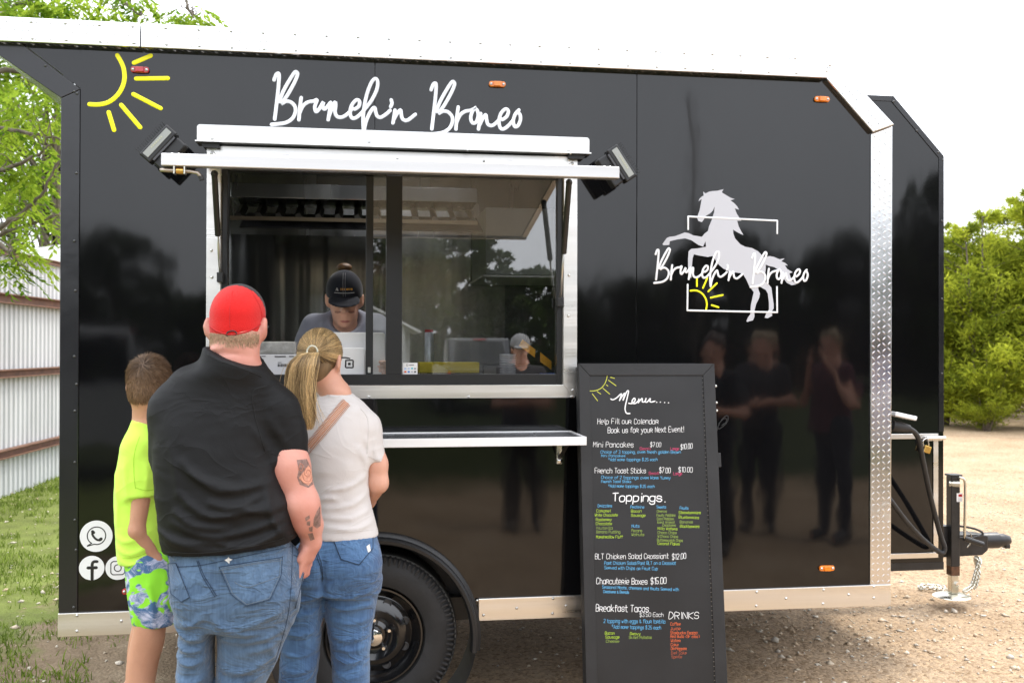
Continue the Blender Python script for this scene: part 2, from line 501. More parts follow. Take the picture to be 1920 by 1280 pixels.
def arch(x0, x1, r=.425, n=14):
    out = []
    for i in range(n + 1):
        a = math.pi * i / n
        x, z = HUB.x + r * math.cos(a), HUB.z + r * math.sin(a)
        if z > ZTB - .03 and x0 < x < x1: out.append((x, z))
    return sorted(out)
XM = 0.045
w0, w1, w2, w3 = WIN
g = .0012
ins = .03
pa = [(XC, ZTB - .03)] + [(max(a[0], HUB.x - .425), a[1]) for a in [(HUB.x - .40, ZTB - .03)] + arch(-1, XM - g)] + \
     [(XM - g, HUB.z + .425), (XM - g, w2 + ins), (w0 + ins, w2 + ins), (w0 + ins, w3 - ins), (XM - g, w3 - ins), (XM - g, ZT + .02), (XC, ZT + .02)]
pb = [(XM + g, HUB.z + .425)] + arch(XM + g, 2) + [(HUB.x + .40, ZTB - .03), (1.172 - g, ZTB - .03), (1.172 - g, ZT + .02), (XM + g, ZT + .02),
      (XM + g, w3 - ins), (w1 - ins, w3 - ins), (w1 - ins, w2 + ins), (XM + g, w2 + ins)]
pc = [(1.172 + g, ZTB - .03), (XS + .02, ZTB - .03), (XS + .02, 2.53), (2.04, ZT + .02), (1.172 + g, ZT + .02)]
for poly in (pa, pb, pc):
    MB().prism(poly, YW, YW + .012).build('wall_panel', BLACK, T, bevel=.0012)

# rear corner trim with its slanted wing bracket, rivets
MB().prism([(XL, ZB), (XC - .001, ZB), (XC - .001, 2.592), (XL, 2.555)], YW - .004, YW + .05).build('corner_trim', BLACKTRIM, T, bevel=.003)
e0, e1 = P(-24, 79), P(44, 85)
MB().prism([(XL, 2.557), (XC + .0, 2.594), (e1.x, ZT), (e0.x - .02, ZT)], YW - .0045, YW + .04).build('wing_bracket', BLACKTRIM, T, bevel=.002)
MB().prism([(e1.x + .004, ZT), (XC, 2.6), (XC, ZT)], YW + .001, YW + .012).build('wing_side_panel', BLACK, T)
MB().prism([(XL, 2.557), (XL + .02, 2.557), (e0.x + .02, ZT), (e0.x - .02, ZT)], YW + .04, DEPTH - .04).build('wing_soffit', BLACKTRIM, T)
copies('rivet', RIVET_DARK, [P(x, y) + Vector((0, -.005, 0)) for x, y in ((140, 172), (145, 176), (140, 452), (142, 545), (140, 668), (141, 770), (141, 866), (141, 974), (139, 1137), (144, 325), (86, 124), (144, 720), (143, 1030))], T)

# diamond plate trim: face strips with raised treads
def plate(a, b, c, d, y0, yb, name='edge_trim'):
    """quad a-b (outer edge) c-d (inner edge) in x, z"""
    o = MB().prism([a, b, c, d], y0, yb).build(name, DPLATE, T, bevel=.004)
    A, B, C, D = [np.array(q) for q in (a, b, c, d)]
    L = np.linalg.norm(B - A); W = np.linalg.norm(D - A)
    na, nb = int(L / .0265), max(2, int(W / .0265))
    mb = MB()
    for i in range(na):
        for j in range(nb):
            u, w = (i + .5) / na, (j + .5) / nb
            q = (A * (1 - u) + B * u) * (1 - w) + (D * (1 - u) + C * u) * w
            an = R(45 if (i + j) % 2 else -45) + math.atan2(B[1] - A[1], B[0] - A[0])
            du = np.array((math.cos(an), math.sin(an))); dv = np.array((-du[1], du[0]))
            l2, w2_ = .0115, .0030
            pts = [q - du * l2, q - du * l2 * .4 + dv * w2_, q + du * l2 * .4 + dv * w2_, q + du * l2, q + du * l2 * .4 - dv * w2_, q - du * l2 * .4 - dv * w2_]
            v = [(p[0], y0 + .0002, p[1]) for p in pts] + [((q - du * l2 * .45)[0], y0 - .0018, (q - du * l2 * .45)[1]), ((q + du * l2 * .45)[0], y0 - .0018, (q + du * l2 * .45)[1])]
            mb.add(v, [(0, 1, 6), (1, 2, 7, 6), (2, 3, 7), (3, 4, 7), (4, 5, 6, 7), (5, 0, 6)])
    tr = mb.build('tread', DPLATE, o, smooth=True); tr['kind'] = 'stuff'
    return o
YT = -.040
xj = PX(263, 60, YT)
def trim_lip(x0, x1):
    # downward return of the roof edge, treads catch the ground light
    mb = MB()
    n = int((x1 - x0) / .027)
    for i in range(n):
        x = x0 + (i + .5) * (x1 - x0) / n
        s = 1 if i % 2 else -1
        v = [(x - .010, YT + .012, ZT - .0005), (x, YT + .022 - .005 * s, ZT - .0005), (x + .010, YT + .038, ZT - .0005), (x, YT + .028 - .005 * s, ZT - .0005), (x, YT + .025, ZT - .0025)]
        mb.add(v, [(0, 1, 4), (1, 2, 4), (2, 3, 4), (3, 0, 4)])
    t = mb.build('tread', DPLATE, T, smooth=True); t['kind'] = 'stuff'
z0 = ZT
plate((e0.x - .06, ZTT), (xj - .0015, ZTT), (xj - .0015, z0), (e0.x - .06, z0), YT, .03)
plate((xj + .0015, ZTT), (2.054, ZTT), (2.030, z0), (xj + .0015, z0), YT, .03)
trim_lip(e0.x, 2.02)
plate((2.057, ZTT), (2.357, 2.572), (2.254, 2.533), (2.034, z0), YT + .014, .03)
plate((2.357, 2.569), (2.350, ZTB), (2.250, ZTB), (2.254, 2.530), -.010, .03)
places = []
for k in range(27):
    x = e0.x + .05 + k * .127
    if x < 2.03:
        places += [Vector((x, YT, ZTT - .016)), Vector((x + .004, YT, ZT + .016))]
places += [P(x, y, YT) for x, y in ((1556, 122), (1550, 133))]
copies('trim_screw', RIVET, places, T)

# smooth aluminium skirt with rivets
def skirt(x0, x1):
    return MB().box(x0, x1, -.012, .02, ZB, ZTB).build('lower_trim', ALU, T, bevel=.002)
skirt(XL, HUB.x - .44); skirt(HUB.x + .435, XR - .004)
copies('rivet', RIVET, [P(x, y) + Vector((0, -.012, 0)) for x, y in ((146, 1152), (146, 1181), (229, 1162), (320, 1146), (894, 1124), (906, 1151), (968, 1138), (1036, 1120), (1035, 1148), (1417, 1108), (1416, 1134), (1472, 1120), (1542, 1104), (1541, 1130), (1589, 1113), (1636, 1098), (1636, 1119), (1060, 1134))], T)

# shell: roof, rear, front, far side, floor
VX0, VX1, VY0, VY1 = -.15, .75, .25, .95         # unseen roof opening over the galley, added to light the worker
for a in ((e0.x, VX0, .032, DEPTH), (VX1, 2.03, .032, DEPTH), (VX0, VX1, .032, VY0), (VX0, VX1, VY1, DEPTH)): MB().box(*a, 2.815, 2.850).build('roof', WHITEALU, T)
for a in ((.012, .75, ZB + .03, 2.815), (1.65, DEPTH, ZB + .03, 2.815), (.75, 1.65, 2.45, 2.815), (.75, 1.65, ZB + .03, .52)):   # unseen rear doorway, added to let daylight inside
    MB().box(XL + .004, XL + .04, *a).build('rear_wall', BLACK, T)
MB().prism([(XL, ZB + .03), (XR - .03, ZB + .03), (XR - .03, 2.55), (2.04, 2.814), (XL, 2.814)], DEPTH - .03, DEPTH).build('far_wall', BLACK, T)
MB().box(XR - .04, XR - .01, .012, DEPTH - .03, ZB + .03, 2.55).build('front_wall', BLACK, T)
MB().obox(((XR + 2.03) / 2 - .01, DEPTH / 2, 2.69), (.17, 0, -.145), (0, DEPTH / 2 - .02, 0), (.006, 0, .007)).build('front_slope', BLACK, T)
MB().box(XL + .04, XR - .04, .285, DEPTH - .03, .47, .52).build('floor', INTDARK, T)
fr = MB()
for y in (.18, DEPTH - .25): fr.box(XL + .05, XR - .06, y, y + .06, .37, .47)
for k in range(7): fr.box(XL + .2 + k * .52, XL + .25 + k * .52, .2, DEPTH - .2, .40, .46)
fr.build('chassis', DARKMETAL, T)

# inner lining seen through the window
lin = M('grey_lining', (.20, .20, .20), .45, var=.15, vs=3)
MB().box(XL + .045, XR - .045, DEPTH - .06, DEPTH - .035, .52, 2.78).build('inner_back_wall', STEEL, T)
for a in ((.02, .75, .52, 2.77), (1.65, DEPTH - .06, .52, 2.77), (.75, 1.65, 2.45, 2.77)): MB().box(XL + .042, XL + .05, *a).build('inner_rear_wall', STEEL, T)
MB().box(XR - .055, XR - .045, .02, DEPTH - .06, .52, 2.5).build('inner_front_wall', lin, T)
for a in ((XL + .05, VX0, .02, DEPTH - .06), (VX1, 2.0, .02, DEPTH - .06), (VX0, VX1, .02, VY0), (VX0, VX1, VY1, DEPTH - .06)): MB().box(*a, 2.772, 2.785).build('ceiling_lining', lin, T)
for a, b, c, d in ((XL + .05, w0 + .02, .52, 2.77), (w1 - .02, XR - .06, .52, 2.6), (w0 + .02, w1 - .02, .82, w2 + .01), (w0 + .02, w1 - .02, w3 - .01, 2.77)):
    MB().box(a, b, .014, .03, c, d).build('inner_near_wall', lin, T)

# window flange: four mitred strips, screws
def flange(poly, name='window_frame'):
    return MB().prism(poly, -.006, .004).build(name, ALU, T, bevel=.0015)
o0, o1, o2, o3 = OPN
gg = .0008
flange([(w0, w2 + .012), (w0 + .012, w2), (o0 - gg, o2 - gg), (o0 - gg, o3 + gg), (w0, w3)])
flange([(w1, w2 + .012), (w1, w3), (o1 + gg, o3 + gg), (o1 + gg, o2 - gg), (w1 - .012, w2)])
flange([(w0 + .013, w2), (w1 - .013, w2), (o1, o2), (o0, o2)])
flange([(w0 + .001, w3), (o0, o3), (o1, o3), (w1 - .001, w3)])
copies('screw', RIVET, [P(x, y) + Vector((0, -.006, 0)) for x, y in ((397, 470), (398, 520), (397, 288), (1073, 308), (1066, 516), (1065, 592), (1073, 731), (1071, 743), (692, 743), (878, 743), (512, 740), (745, 300), (907, 303), (404, 280), (1066, 300))], T)
# reveal of the opening
rv = MB()
rv.box(o0 - .004, o0, .005, .075, o2, o3); rv.box(o1, o1 + .004, .005, .075, o2, o3)
rv.box(o0, o1, .005, .075, o2 - .004, o2); rv.box(o0, o1, .005, .075, o3, o3 + .004)
rv.build('window_reveal', ALU, T)

# black sliding window
win = thing('tmp', '', '')
bpy.data.objects.remove(win)
fw = .024
f1 = MB().box(o0, o0 + fw, .02, .07, o2, o3).box(o1 - fw, o1, .02, .07, o2, o3).box(o0 + fw, o1 - fw, .02, .07, o2, o2 + .045).box(o0 + fw, o1 - fw, .02, .07, o3 - .04, o3)
winf = f1.build('sliding_window', FRAMEBLK, T, bevel=.002)
xm0, xm1 = PX(724, 500, .03), PX(754, 500, .03)
MB().box(xm0, xm1, .018, .055, o2 + .045, o3 - .04).build('mullion', FRAMEBLK, winf, bevel=.003)
xs0, xs1 = PX(686, 500, .05), PX(700, 500, .05)
MB().box(xs0, xs1, .052, .066, o2 + .045, o3 - .04).build('sash_stile', FRAMEBLK, winf, bevel=.002)
MB().box((xs0 + xs1) / 2 - .006, (xs0 + xs1) / 2 + .006, .046, .052, o2 + .05, o2 + .075).build('sash_latch', SCREW, winf, bevel=.002)
MB().box(xm1, o1 - fw, .034, .037, o2 + .045, o3 - .04).build('pane', PANE, winf)
MB().box(xs1, xm0 + .01, .058, .061, o2 + .045, o3 - .04).build('pane', PANE, winf)
# payment sticker on the pane
st = P(769, 691, .031)
stk = MB().box(st.x - .031, st.x + .031, .0325, .0335, st.z - .025, st.z + .025).build('payment_sticker', VINYLW, winf)
for k, (dx, dz, c) in enumerate([(-.02, -.013, (.7, .1, .02)), (-.006, -.013, (.03, .2, .6)), (.008, -.013, (.5, .5, .55)), (.021, -.013, (.08, .08, .09)), (-.02, .0, (.4, .55, .8)), (-.006, .0, (.5, .6, .8)), (.008, .001, (.1, .5, .6)), (.021, 0, (.3, .3, .35))]):
    MB().box(st.x + dx - .0045, st.x + dx + .0045, .0318, .0324, st.z + dz - .0035, st.z + dz + .0035).build('card_mark', M('card%d' % k, c, .5), stk)
MB().lathe([(.0045, 0), (.0045, -.0006), (.003, -.0006), (.003, 0)], (st.x - .012, .0324, st.z + .015), (0, 1, 0), 12).build('card_mark', DARKSCREW, stk)
MB().box(st.x - .004, st.x + .016, .0318, .0324, st.z + .0135, st.z + .0165).build('card_mark', DARKSCREW, stk)

# drip rail above the window, rubber end caps
dr = P(370, 262, -.03), P(1104, 290, -.03)
dz0, dz1 = PZ(700, 268 + 5, -.035) - .0, PZ(700, 243 + 15, -.035)
zr0, zr1 = 2.398, 2.462
MB().prism([(dr[0].x, zr0), (dr[1].x, zr0), (dr[1].x, zr1 - .008), (dr[1].x - .008, zr1), (dr[0].x + .008, zr1), (dr[0].x, zr1 - .008)], -.045, 0).build('drip_rail', WHITEALU, T, bevel=.003)
MB().box(dr[0].x - .006, dr[1].x + .006, -.052, 0, zr0 - .006, zr0 - .001).build('drip_lip', ALU, T)
for s, x in ((1, dr[0].x + .012), (-1, dr[1].x - .012)):
    MB().prism([(x, zr0 - .007), (x + s * .075, zr0 - .007), (x + s * .075, zr0 - .026), (x + s * .012, zr0 - .026)], -.034, 0).build('rubber_end', RUBBER, T)
copies('screw', RIVET, [P(x, y, -.045) for x, y in ((398, 260), (526, 267), (692, 266), (877, 282), (1066, 282), (1070, 287))], T)
# two latch catches on the flange
for px, py in ((535, 293), (952, 305)):
    c = P(px, py, -.01)
    q = MB().prism([(c.x + .034 * math.cos(a) * (1 if abs(math.cos(a)) > .3 else .9), c.z + .013 * math.sin(a)) for a in np.linspace(0, 2 * math.pi, 17)[:-1]], -.009, -.005).build('latch_plate', ALU, T, bevel=.001)
    MB().box(c.x - .016, c.x + .016, -.020, -.009, c.z - .009, c.z + .005).build('latch_catch', CHROME, q, bevel=.002)

# raised hatch
HX0, HX1 = -.629, .849
hy, hz = -.925, 2.155
hn = Vector((0, hy, hz - 2.322)).normalized()
hu = Vector((0, -hn.z, hn.y)) * -1
if hu.z < 0: hu = -hu
hl = Vector((0, hy, hz - 2.322)).length
hc = Vector(((HX0 + HX1) / 2, hy / 2 - .004, (hz + 2.322) / 2))
hatch = MB().obox(hc + hu * .010, ((HX1 - HX0) / 2 - .006, 0, 0), hn * (hl / 2 - .02), hu * .005).build('hatch', BLACK, T)
hin = M('white_hatch_lining', (.74, .74, .72), .35, var=.06, vs=4)
MB().obox(hc - hu * .008, ((HX1 - HX0) / 2 - .03, 0, 0), hn * (hl / 2 - .03), hu * .004).build('hatch_lining', hin, hatch)
MB().box(HX0, HX1, hy - .018, hy + .018, hz - .020, hz + .020).build('hatch_edge', ALUD, hatch, bevel=.003)
for x in (HX0 + .014, HX1 - .014):
    MB().obox((x, hc.y + .01, hc.z + .001), (.014, 0, 0), hn * (hl / 2 - .025), hu * .017).build('hatch_edge', ALU, hatch, bevel=.002)
copies('screw', RIVET, [Matrix.Translation((x, hy, hz + .020)) @ Matrix.Rotation(R(-90), 4, 'X') for x in (HX0 + .03, HX0 + .05, HX0 + .19, .1, .4, .64, .80, .82)], hatch)
# spring bolt hanging under the left end of the edge
b0, b1 = P(300, 319, hy), P(378, 321, hy)
zb = b0.z
bolt = MB().tube([(b0.x, hy, zb), (b0.x + .02, hy, zb), (b1.x - .035, hy, zb - .002), (b1.x - .012, hy, zb - .006), (b1.x, hy, zb - .022)], [.006, .007, .006, .006, .006], 8).build('spring_bolt', M('dull_steel', (.42, .36, .30), .4, .9), hatch, smooth=True)
MB().tube([(b1.x - .003, hy, zb - .016), (b1.x + .001, hy, zb - .028)], .0085, 8).build('bolt_tip', RUBBER, bolt)
for x in (b0.x + .045, b1.x - .05):
    MB().box(x - .002, x + .002, hy - .016, hy + .016, zb - .012, hz - .02).build('bolt_bracket', ZINC, bolt)
hel = [(b0.x + .05 + (b1.x - b0.x - .105) * t, hy + .0095 * math.cos(t * 2 * math.pi * 11), zb - .001 + .0095 * math.sin(t * 2 * math.pi * 11)) for t in np.linspace(0, 1, 110)]
MB().tube(hel, .0016, 5).build('spring', BRASS, bolt, smooth=True)
# gas struts
for a, b in ((P(413, 520, -.02), P(402, 326, -.25)), (P(1050, 566, -.02), P(1067, 342, -.25))):
    x = a.x
    st_ = MB().tube([a, a.lerp(b, .5)], .005, 8).build('gas_strut', SCREW, T, smooth=True)
    MB().tube([a.lerp(b, .42), b], .012, 10).build('strut_cylinder', PLASTIC, st_, smooth='auto')
    MB().ball(b, .014, 8, 6).build('strut_joint', PLASTIC, st_)
    MB().box(x - .012, x + .012, -.035, .0, a.z - .02, a.z + .02).build('strut_bracket', DARKMETAL, st_, bevel=.002)

# folding shelf under the window
zs = 1.212
sh = MB().box(-.60, .884, -.300, -.288, zs - .034, zs).box(-.588, .872, -.012, -.001, zs - .034, zs).box(-.60, -.588, -.288, -.001, zs - .034, zs).box(.872, .884, -.288, -.001, zs - .034, zs).build('shelf', WHITEALU, T, bevel=.002)
MB().box(-.587, .871, -.287, -.013, zs - .012, zs - .004).build('shelf_top', M('grey_shelf_skin', (.35, .36, .38), .25, .8, var=.1, vs=5, rvar=.08), sh)
for px in (1049, 640):
    bx = PX(px, 850, -.02)
    q = MB().box(bx - .012, bx + .012, -.022, 0, zs - .14, zs - .036).build('shelf_bracket', ALU, sh, bevel=.002)
    MB().tube([(bx, -.012, zs - .12), (bx, -.20, zs - .037)], .008, 6).build('bracket_arm', DARKMETAL, q)
    MB().lathe([(.011, 0), (.011, -.012), (.004, -.016), (.0005, -.016)], (bx, -.022, zs - .125), (0, 1, 0), 12).build('bracket_bolt', CHROME, q, smooth='auto')

# floodlights
def flood(px, py, ang, flip):
    c = P(px, py, -.17)
    ca, sa = math.cos(R(ang)), math.sin(R(ang))
    ux = Vector((ca, 0, sa)); uz = Vector((-sa, 0, ca)); uy = Vector((0, 1, 0))
    tilt = Matrix.Rotation(R(-18), 3, 'X')
    o = MB().obox(c, ux * .078, uy * .032, uz * .027).build('floodlight', PLASTIC, T, bevel=.006)
    for k in range(15):
        t = -.072 + k * .144 / 14
        MB().obox(c + ux * t + uz * .036, ux * .0022, uy * .028, uz * .010).build('cooling_fin', PLASTIC, o)
    MB().obox(c - uy * .0335 + uz * .003, ux * .066, uy * .002, uz * .013).build('lamp_glass', M('lamp_glass_grey', (.30, .31, .29), .3), o, bevel=.001)
    for k in range(7):
        MB().obox(c - uy * .036 + uz * .006 + ux * (-.026 + k * .009), ux * .003, uy * .0006, uz * .003).build('lamp_chip', M('lamp_chip', (.42, .42, .30), .5), o)
    MB().obox(c - uz * .055 + uy * .01, ux * .068, uy * .030, uz * .024).build('driver_box', PLASTIC, o, bevel=.006)
    MB().obox(c - uz * .030 - uy * .02, ux * .06, uy * .012, uz * .004).build('housing_rib', M('grey_plastic_rib', (.05, .05, .055), .35), o, bevel=.001)
    MB().tube([c + uy * .03, (c.x, 0.0, c.z - .02)], .016, 8).build('swivel_arm', PLASTIC, o)
    return o
flood(299, 272, 49, 1)
flood(1163, 308, -56, 1)

# marker lamps
def marker(px, py, mat, w=.036, tilt=0.0):
    c = P(px, py)
    pts = []
    for a in np.linspace(0, 2 * math.pi, 21)[:-1]:
        x = (w - .011) * (1 if math.cos(a) > 0 else -1) + .011 * math.cos(a) if abs(math.cos(a)) > 1e-6 else 0
        pts.append((c.x + x, c.z + .0125 * math.sin(a)))
    o = MB().prism(pts, -.012, .0).build('marker_lamp', mat, T, bevel=.003)
    MB().box(c.x - .016, c.x + .016, -.020, -.011, c.z - .011, c.z + .011).build('lens_block', mat, o, bevel=.003)
    copies('screw', RIVET, [c + Vector((s * .026, -.012, 0)) for s in (-1, 1)], o)
marker(263, 132, REDLENS); marker(932, 159, AMBER); marker(1540, 187, AMBER); marker(1549, 1064, AMBER); marker(247, 1107, REDLENS)

# lettering and emblems in vinyl on the side
def wall(u, w, d): return (u, -.0006 - d, w)
def crop(x, y, ox, oy, s):
    p = P(ox + x / s, oy + y / s)
    return (p.x, p.z)
B = [[(125, 150), (138, 115), (152, 103), (160, 118), (155, 200), (143, 310), (130, 420)],
     [(160, 300), (190, 225), (235, 145), (268, 96), (284, 97), (286, 118), (262, 175), (220, 250), (178, 312), (205, 298), (240, 302), (268, 330), (273, 368), (252, 415), (200, 446), (108, 457)]]
r_ = [[(313, 272), (303, 345), (297, 425)], [(299, 385), (325, 330), (360, 303), (402, 296)]]
LOGO = B + r_ + [
    [(402, 296), (422, 287), (407, 335), (415, 368), (438, 350), (466, 303), (462, 335), (478, 350), (521, 303), (512, 350), (500, 425)],
    [(503, 405), (528, 340), (548, 303), (551, 330), (547, 370), (562, 402), (598, 406), (640, 378), (668, 345)],
    [(684, 352), (712, 330), (716, 297), (695, 288), (664, 322), (651, 375), (664, 412), (695, 408), (730, 378), (752, 352)],
    [(752, 352), (800, 290), (836, 215), (842, 160), (826, 140), (800, 165), (770, 240), (750, 330), (741, 420), (746, 506)],
    [(746, 506), (762, 435), (795, 365), (820, 340), (828, 368), (838, 397), (862, 408), (900, 386), (928, 360)],
    [(936, 287), (941, 310), (932, 335)],
    [(962, 358), (956, 400), (948, 447)], [(951, 428), (975, 385), (1000, 357), (1005, 385), (1014, 418), (1042, 430), (1075, 410), (1103, 387)]]
LOGO += [[(x + 1087, y + 68) for x, y in ln] for ln in B] + [[(x + 1087, y + 64) for x, y in ln] for ln in r_]
LOGO += [[(1489, 360), (1525, 340), (1500, 362), (1486, 410), (1499, 446), (1524, 440), (1538, 400), (1532, 362), (1516, 346)],
         [(1556, 382), (1549, 430), (1540, 489)], [(1544, 466), (1568, 420), (1590, 390), (1596, 422), (1606, 456), (1636, 464), (1672, 436), (1690, 412)],
         [(1706, 424), (1735, 402), (1747, 366), (1728, 350), (1696, 380), (1682, 432), (1690, 478), (1713, 488), (1748, 464), (1782, 425)],
         [(1820, 357), (1795, 385), (1781, 430), (1790, 470), (1813, 465), (1830, 425), (1827, 388), (1806, 370)]]
big = [[crop(x, y, 480, 110, 3.692) for x, y in ln] for ln in LOGO]
strokes(MB(), big, .0150, wall).build('name_lettering', VINYLW, T, smooth=True)
sun1 = [[(655, 310), (688, 375), (694, 450), (665, 520), (612, 568), (555, 584), (500, 583)], [(748, 352), (842, 312)], [(760, 440), (937, 438)], [(745, 527), (897, 606)], [(677, 587), (783, 712)], [(607, 628), (637, 727)]]
strokes(MB(), [[crop(x, y, 0, 0, 2.977) for x, y in ln] for ln in sun1], .0175, wall).build('sun_emblem', VINYLY, T, smooth=True)
# horse emblem
HORSE = [(541, 88), (562, 105), (590, 90), (620, 84), (660, 82), (716, 68), (700, 95), (740, 120), (780, 143), (811, 152), (775, 163), (805, 185), (830, 212), (848, 243), (812, 232), (830, 280), (868, 338), (833, 338), (845, 385), (868, 430), (886, 461), (840, 440), (797, 414), (800, 450), (815, 490), (860, 540), (900, 560), (960, 572), (1010, 598), (1060, 650), (1075, 650), (1110, 640), (1150, 648), (1195, 668), (1240, 660), (1210, 685), (1245, 700), (1266, 722), (1240, 718), (1262, 752), (1308, 778), (1280, 790), (1300, 850), (1340, 882), (1300, 890), (1260, 870), (1220, 820), (1190, 760), (1150, 735), (1105, 725), (1077, 712), (1076, 760), (1066, 825), (1062, 850), (1100, 880), (1125, 910), (1132, 960), (1145, 1050), (1145, 1090), (1130, 1112), (1132, 1152), (1095, 1172), (1068, 1168), (1085, 1120), (1105, 1100), (1105, 1040), (1095, 960), (1078, 930), (1010, 893), (1015, 930), (1028, 960), (1020, 1000), (995, 1050), (980, 1110), (980, 1160), (968, 1190), (918, 1204), (912, 1196), (925, 1165), (945, 1140), (950, 1060), (965, 990), (975, 950), (935, 895), (910, 840), (880, 790), (830, 782), (770, 775), (710, 745), (660, 700), (640, 660), (620, 640), (580, 648), (500, 635), (462, 625), (450, 660), (442, 760), (440, 826), (415, 830), (412, 760), (412, 660), (416, 600), (440, 578), (500, 574), (565, 560), (562, 512), (540, 560), (500, 545), (440, 505), (385, 488), (310, 500), (255, 513), (250, 545), (200, 548), (192, 538), (230, 485), (255, 475), (300, 470), (385, 438), (420, 445), (455, 463), (530, 475), (556, 445), (583, 425), (590, 390), (615, 330), (635, 265), (639, 215), (625, 250), (600, 275), (565, 295), (545, 330), (530, 350), (500, 340), (488, 310), (510, 250), (520, 200), (528, 152), (500, 172), (510, 150), (530, 130), (546, 122)]
c8 = lambda x, y: crop(x, y, 1200, 340, 4.5714)
MB().prism([c8(x, y) for x, y in HORSE], -.0008, -.0001).build('horse_emblem', VINYLG, T)
fr8a = [[(412, 412), (412, 302)], [(412, 302), (1176, 338)], [(1176, 338), (1175, 446)]]
fr8b = [[(408, 884), (405, 1106)], [(405, 1106), (1175, 1122)], [(1175, 1122), (1173, 904)]]
for fr8 in (fr8a, fr8b): strokes(MB(), [[c8(*p) for p in ln] for ln in fr8], .0078, lambda u, w, d: (u, -.0010 - d, w)).build('emblem_frame', VINYLW, T, smooth=True)
a_, b_, c_ = crop(105, 457, 480, 110, 3.692), crop(1193, 521, 480, 110, 3.692), crop(275, 93, 480, 110, 3.692)
A_, B_, C_ = c8(118, 872), c8(945, 899), c8(245, 576)
sx = (B_[0] - A_[0]) / (b_[0] - a_[0]); sz = (C_[1] - A_[1]) / (c_[1] - a_[1])
small = [[(A_[0] + (u - a_[0]) * sx, A_[1] + (w - a_[1]) * sz) for u, w in ln] for ln in big]
strokes(MB(), small, .0092, lambda u, w, d: (u, -.0014 - d, w)).build('emblem_lettering', VINYLW, T, smooth=True)
sun2 = [[(432, 938), (482, 936), (530, 960), (563, 1008), (572, 1056), (566, 1095)], [(487, 832), (487, 898)], [(575, 830), (539, 914)], [(658, 874), (584, 944)], [(708, 974), (606, 997)], [(614, 1061), (672, 1079)]]
strokes(MB(), [[c8(*p) for p in ln] for ln in sun2], .0080, lambda u, w, d: (u, -.0010 - d, w)).build('emblem_sun', VINYLY, T, smooth=True)

# three round contact icons
INK = M('black_vinyl', (.012, .012, .013), .35)
def icon(px, py, r):
    c = P(px, py)
    o = MB().prism([(c.x + r * math.cos(a), c.z + r * math.sin(a)) for a in np.linspace(0, 2 * math.pi, 41)[:-1]], -.0012, -.0001).build('icon_disc', VINYLW, T)
    return o, c
def on_icon(lines, c, s, wdt, o, y=-.0014):
    strokes(MB(), [[(c.x + a * s, c.z + b * s) for a, b in ln] for ln in lines], wdt, lambda u, w, d: (u, y - d * .5, w)).build('icon_mark', INK, o, smooth=True)
o, c = icon(180.5, 1004.5, .0625)
arc = [(.56 * math.cos(a) + .02, .56 * math.sin(a) + .03) for a in np.linspace(R(238), R(-105), 20)]
on_icon([arc + [(-.55, -.62), arc[0]], ], c, .0625, .0042, o)
on_icon([[(-.2, .28), (-.23, .12), (-.08, -.12), (.12, -.25), (.28, -.22)]], c, .0625, .0085, o)
on_icon([[(-.22, .3), (-.16, .24)], [(.22, -.24), (.3, -.18)]], c, .0625, .0125, o)
o, c = icon(172, 1064, .0485)
on_icon([[(.04, -.92), (.04, .12)], [(-.28, .02), (.36, .02)]], c, .0485, .0125, o)
on_icon([[(.04, .05), (.06, .38), (.2, .52), (.42, .52)]], c, .0485, .0115, o)
o, c = icon(221, 1064, .0475)
sq = []
for cx_, cy_, a0 in ((.3, .3, 0), (-.3, .3, 90), (-.3, -.3, 180), (.3, -.3, 270)):
    sq += [(cx_ + .26 * math.cos(R(a0 + k * 22.5)), cy_ + .26 * math.sin(R(a0 + k * 22.5))) for k in range(5)]
on_icon([sq + [sq[0]], [(.28 * math.cos(a), .28 * math.sin(a)) for a in np.linspace(0, 2 * math.pi, 19)], [(.34, .34), (.35, .34)]], c, .0475, .0040, o)

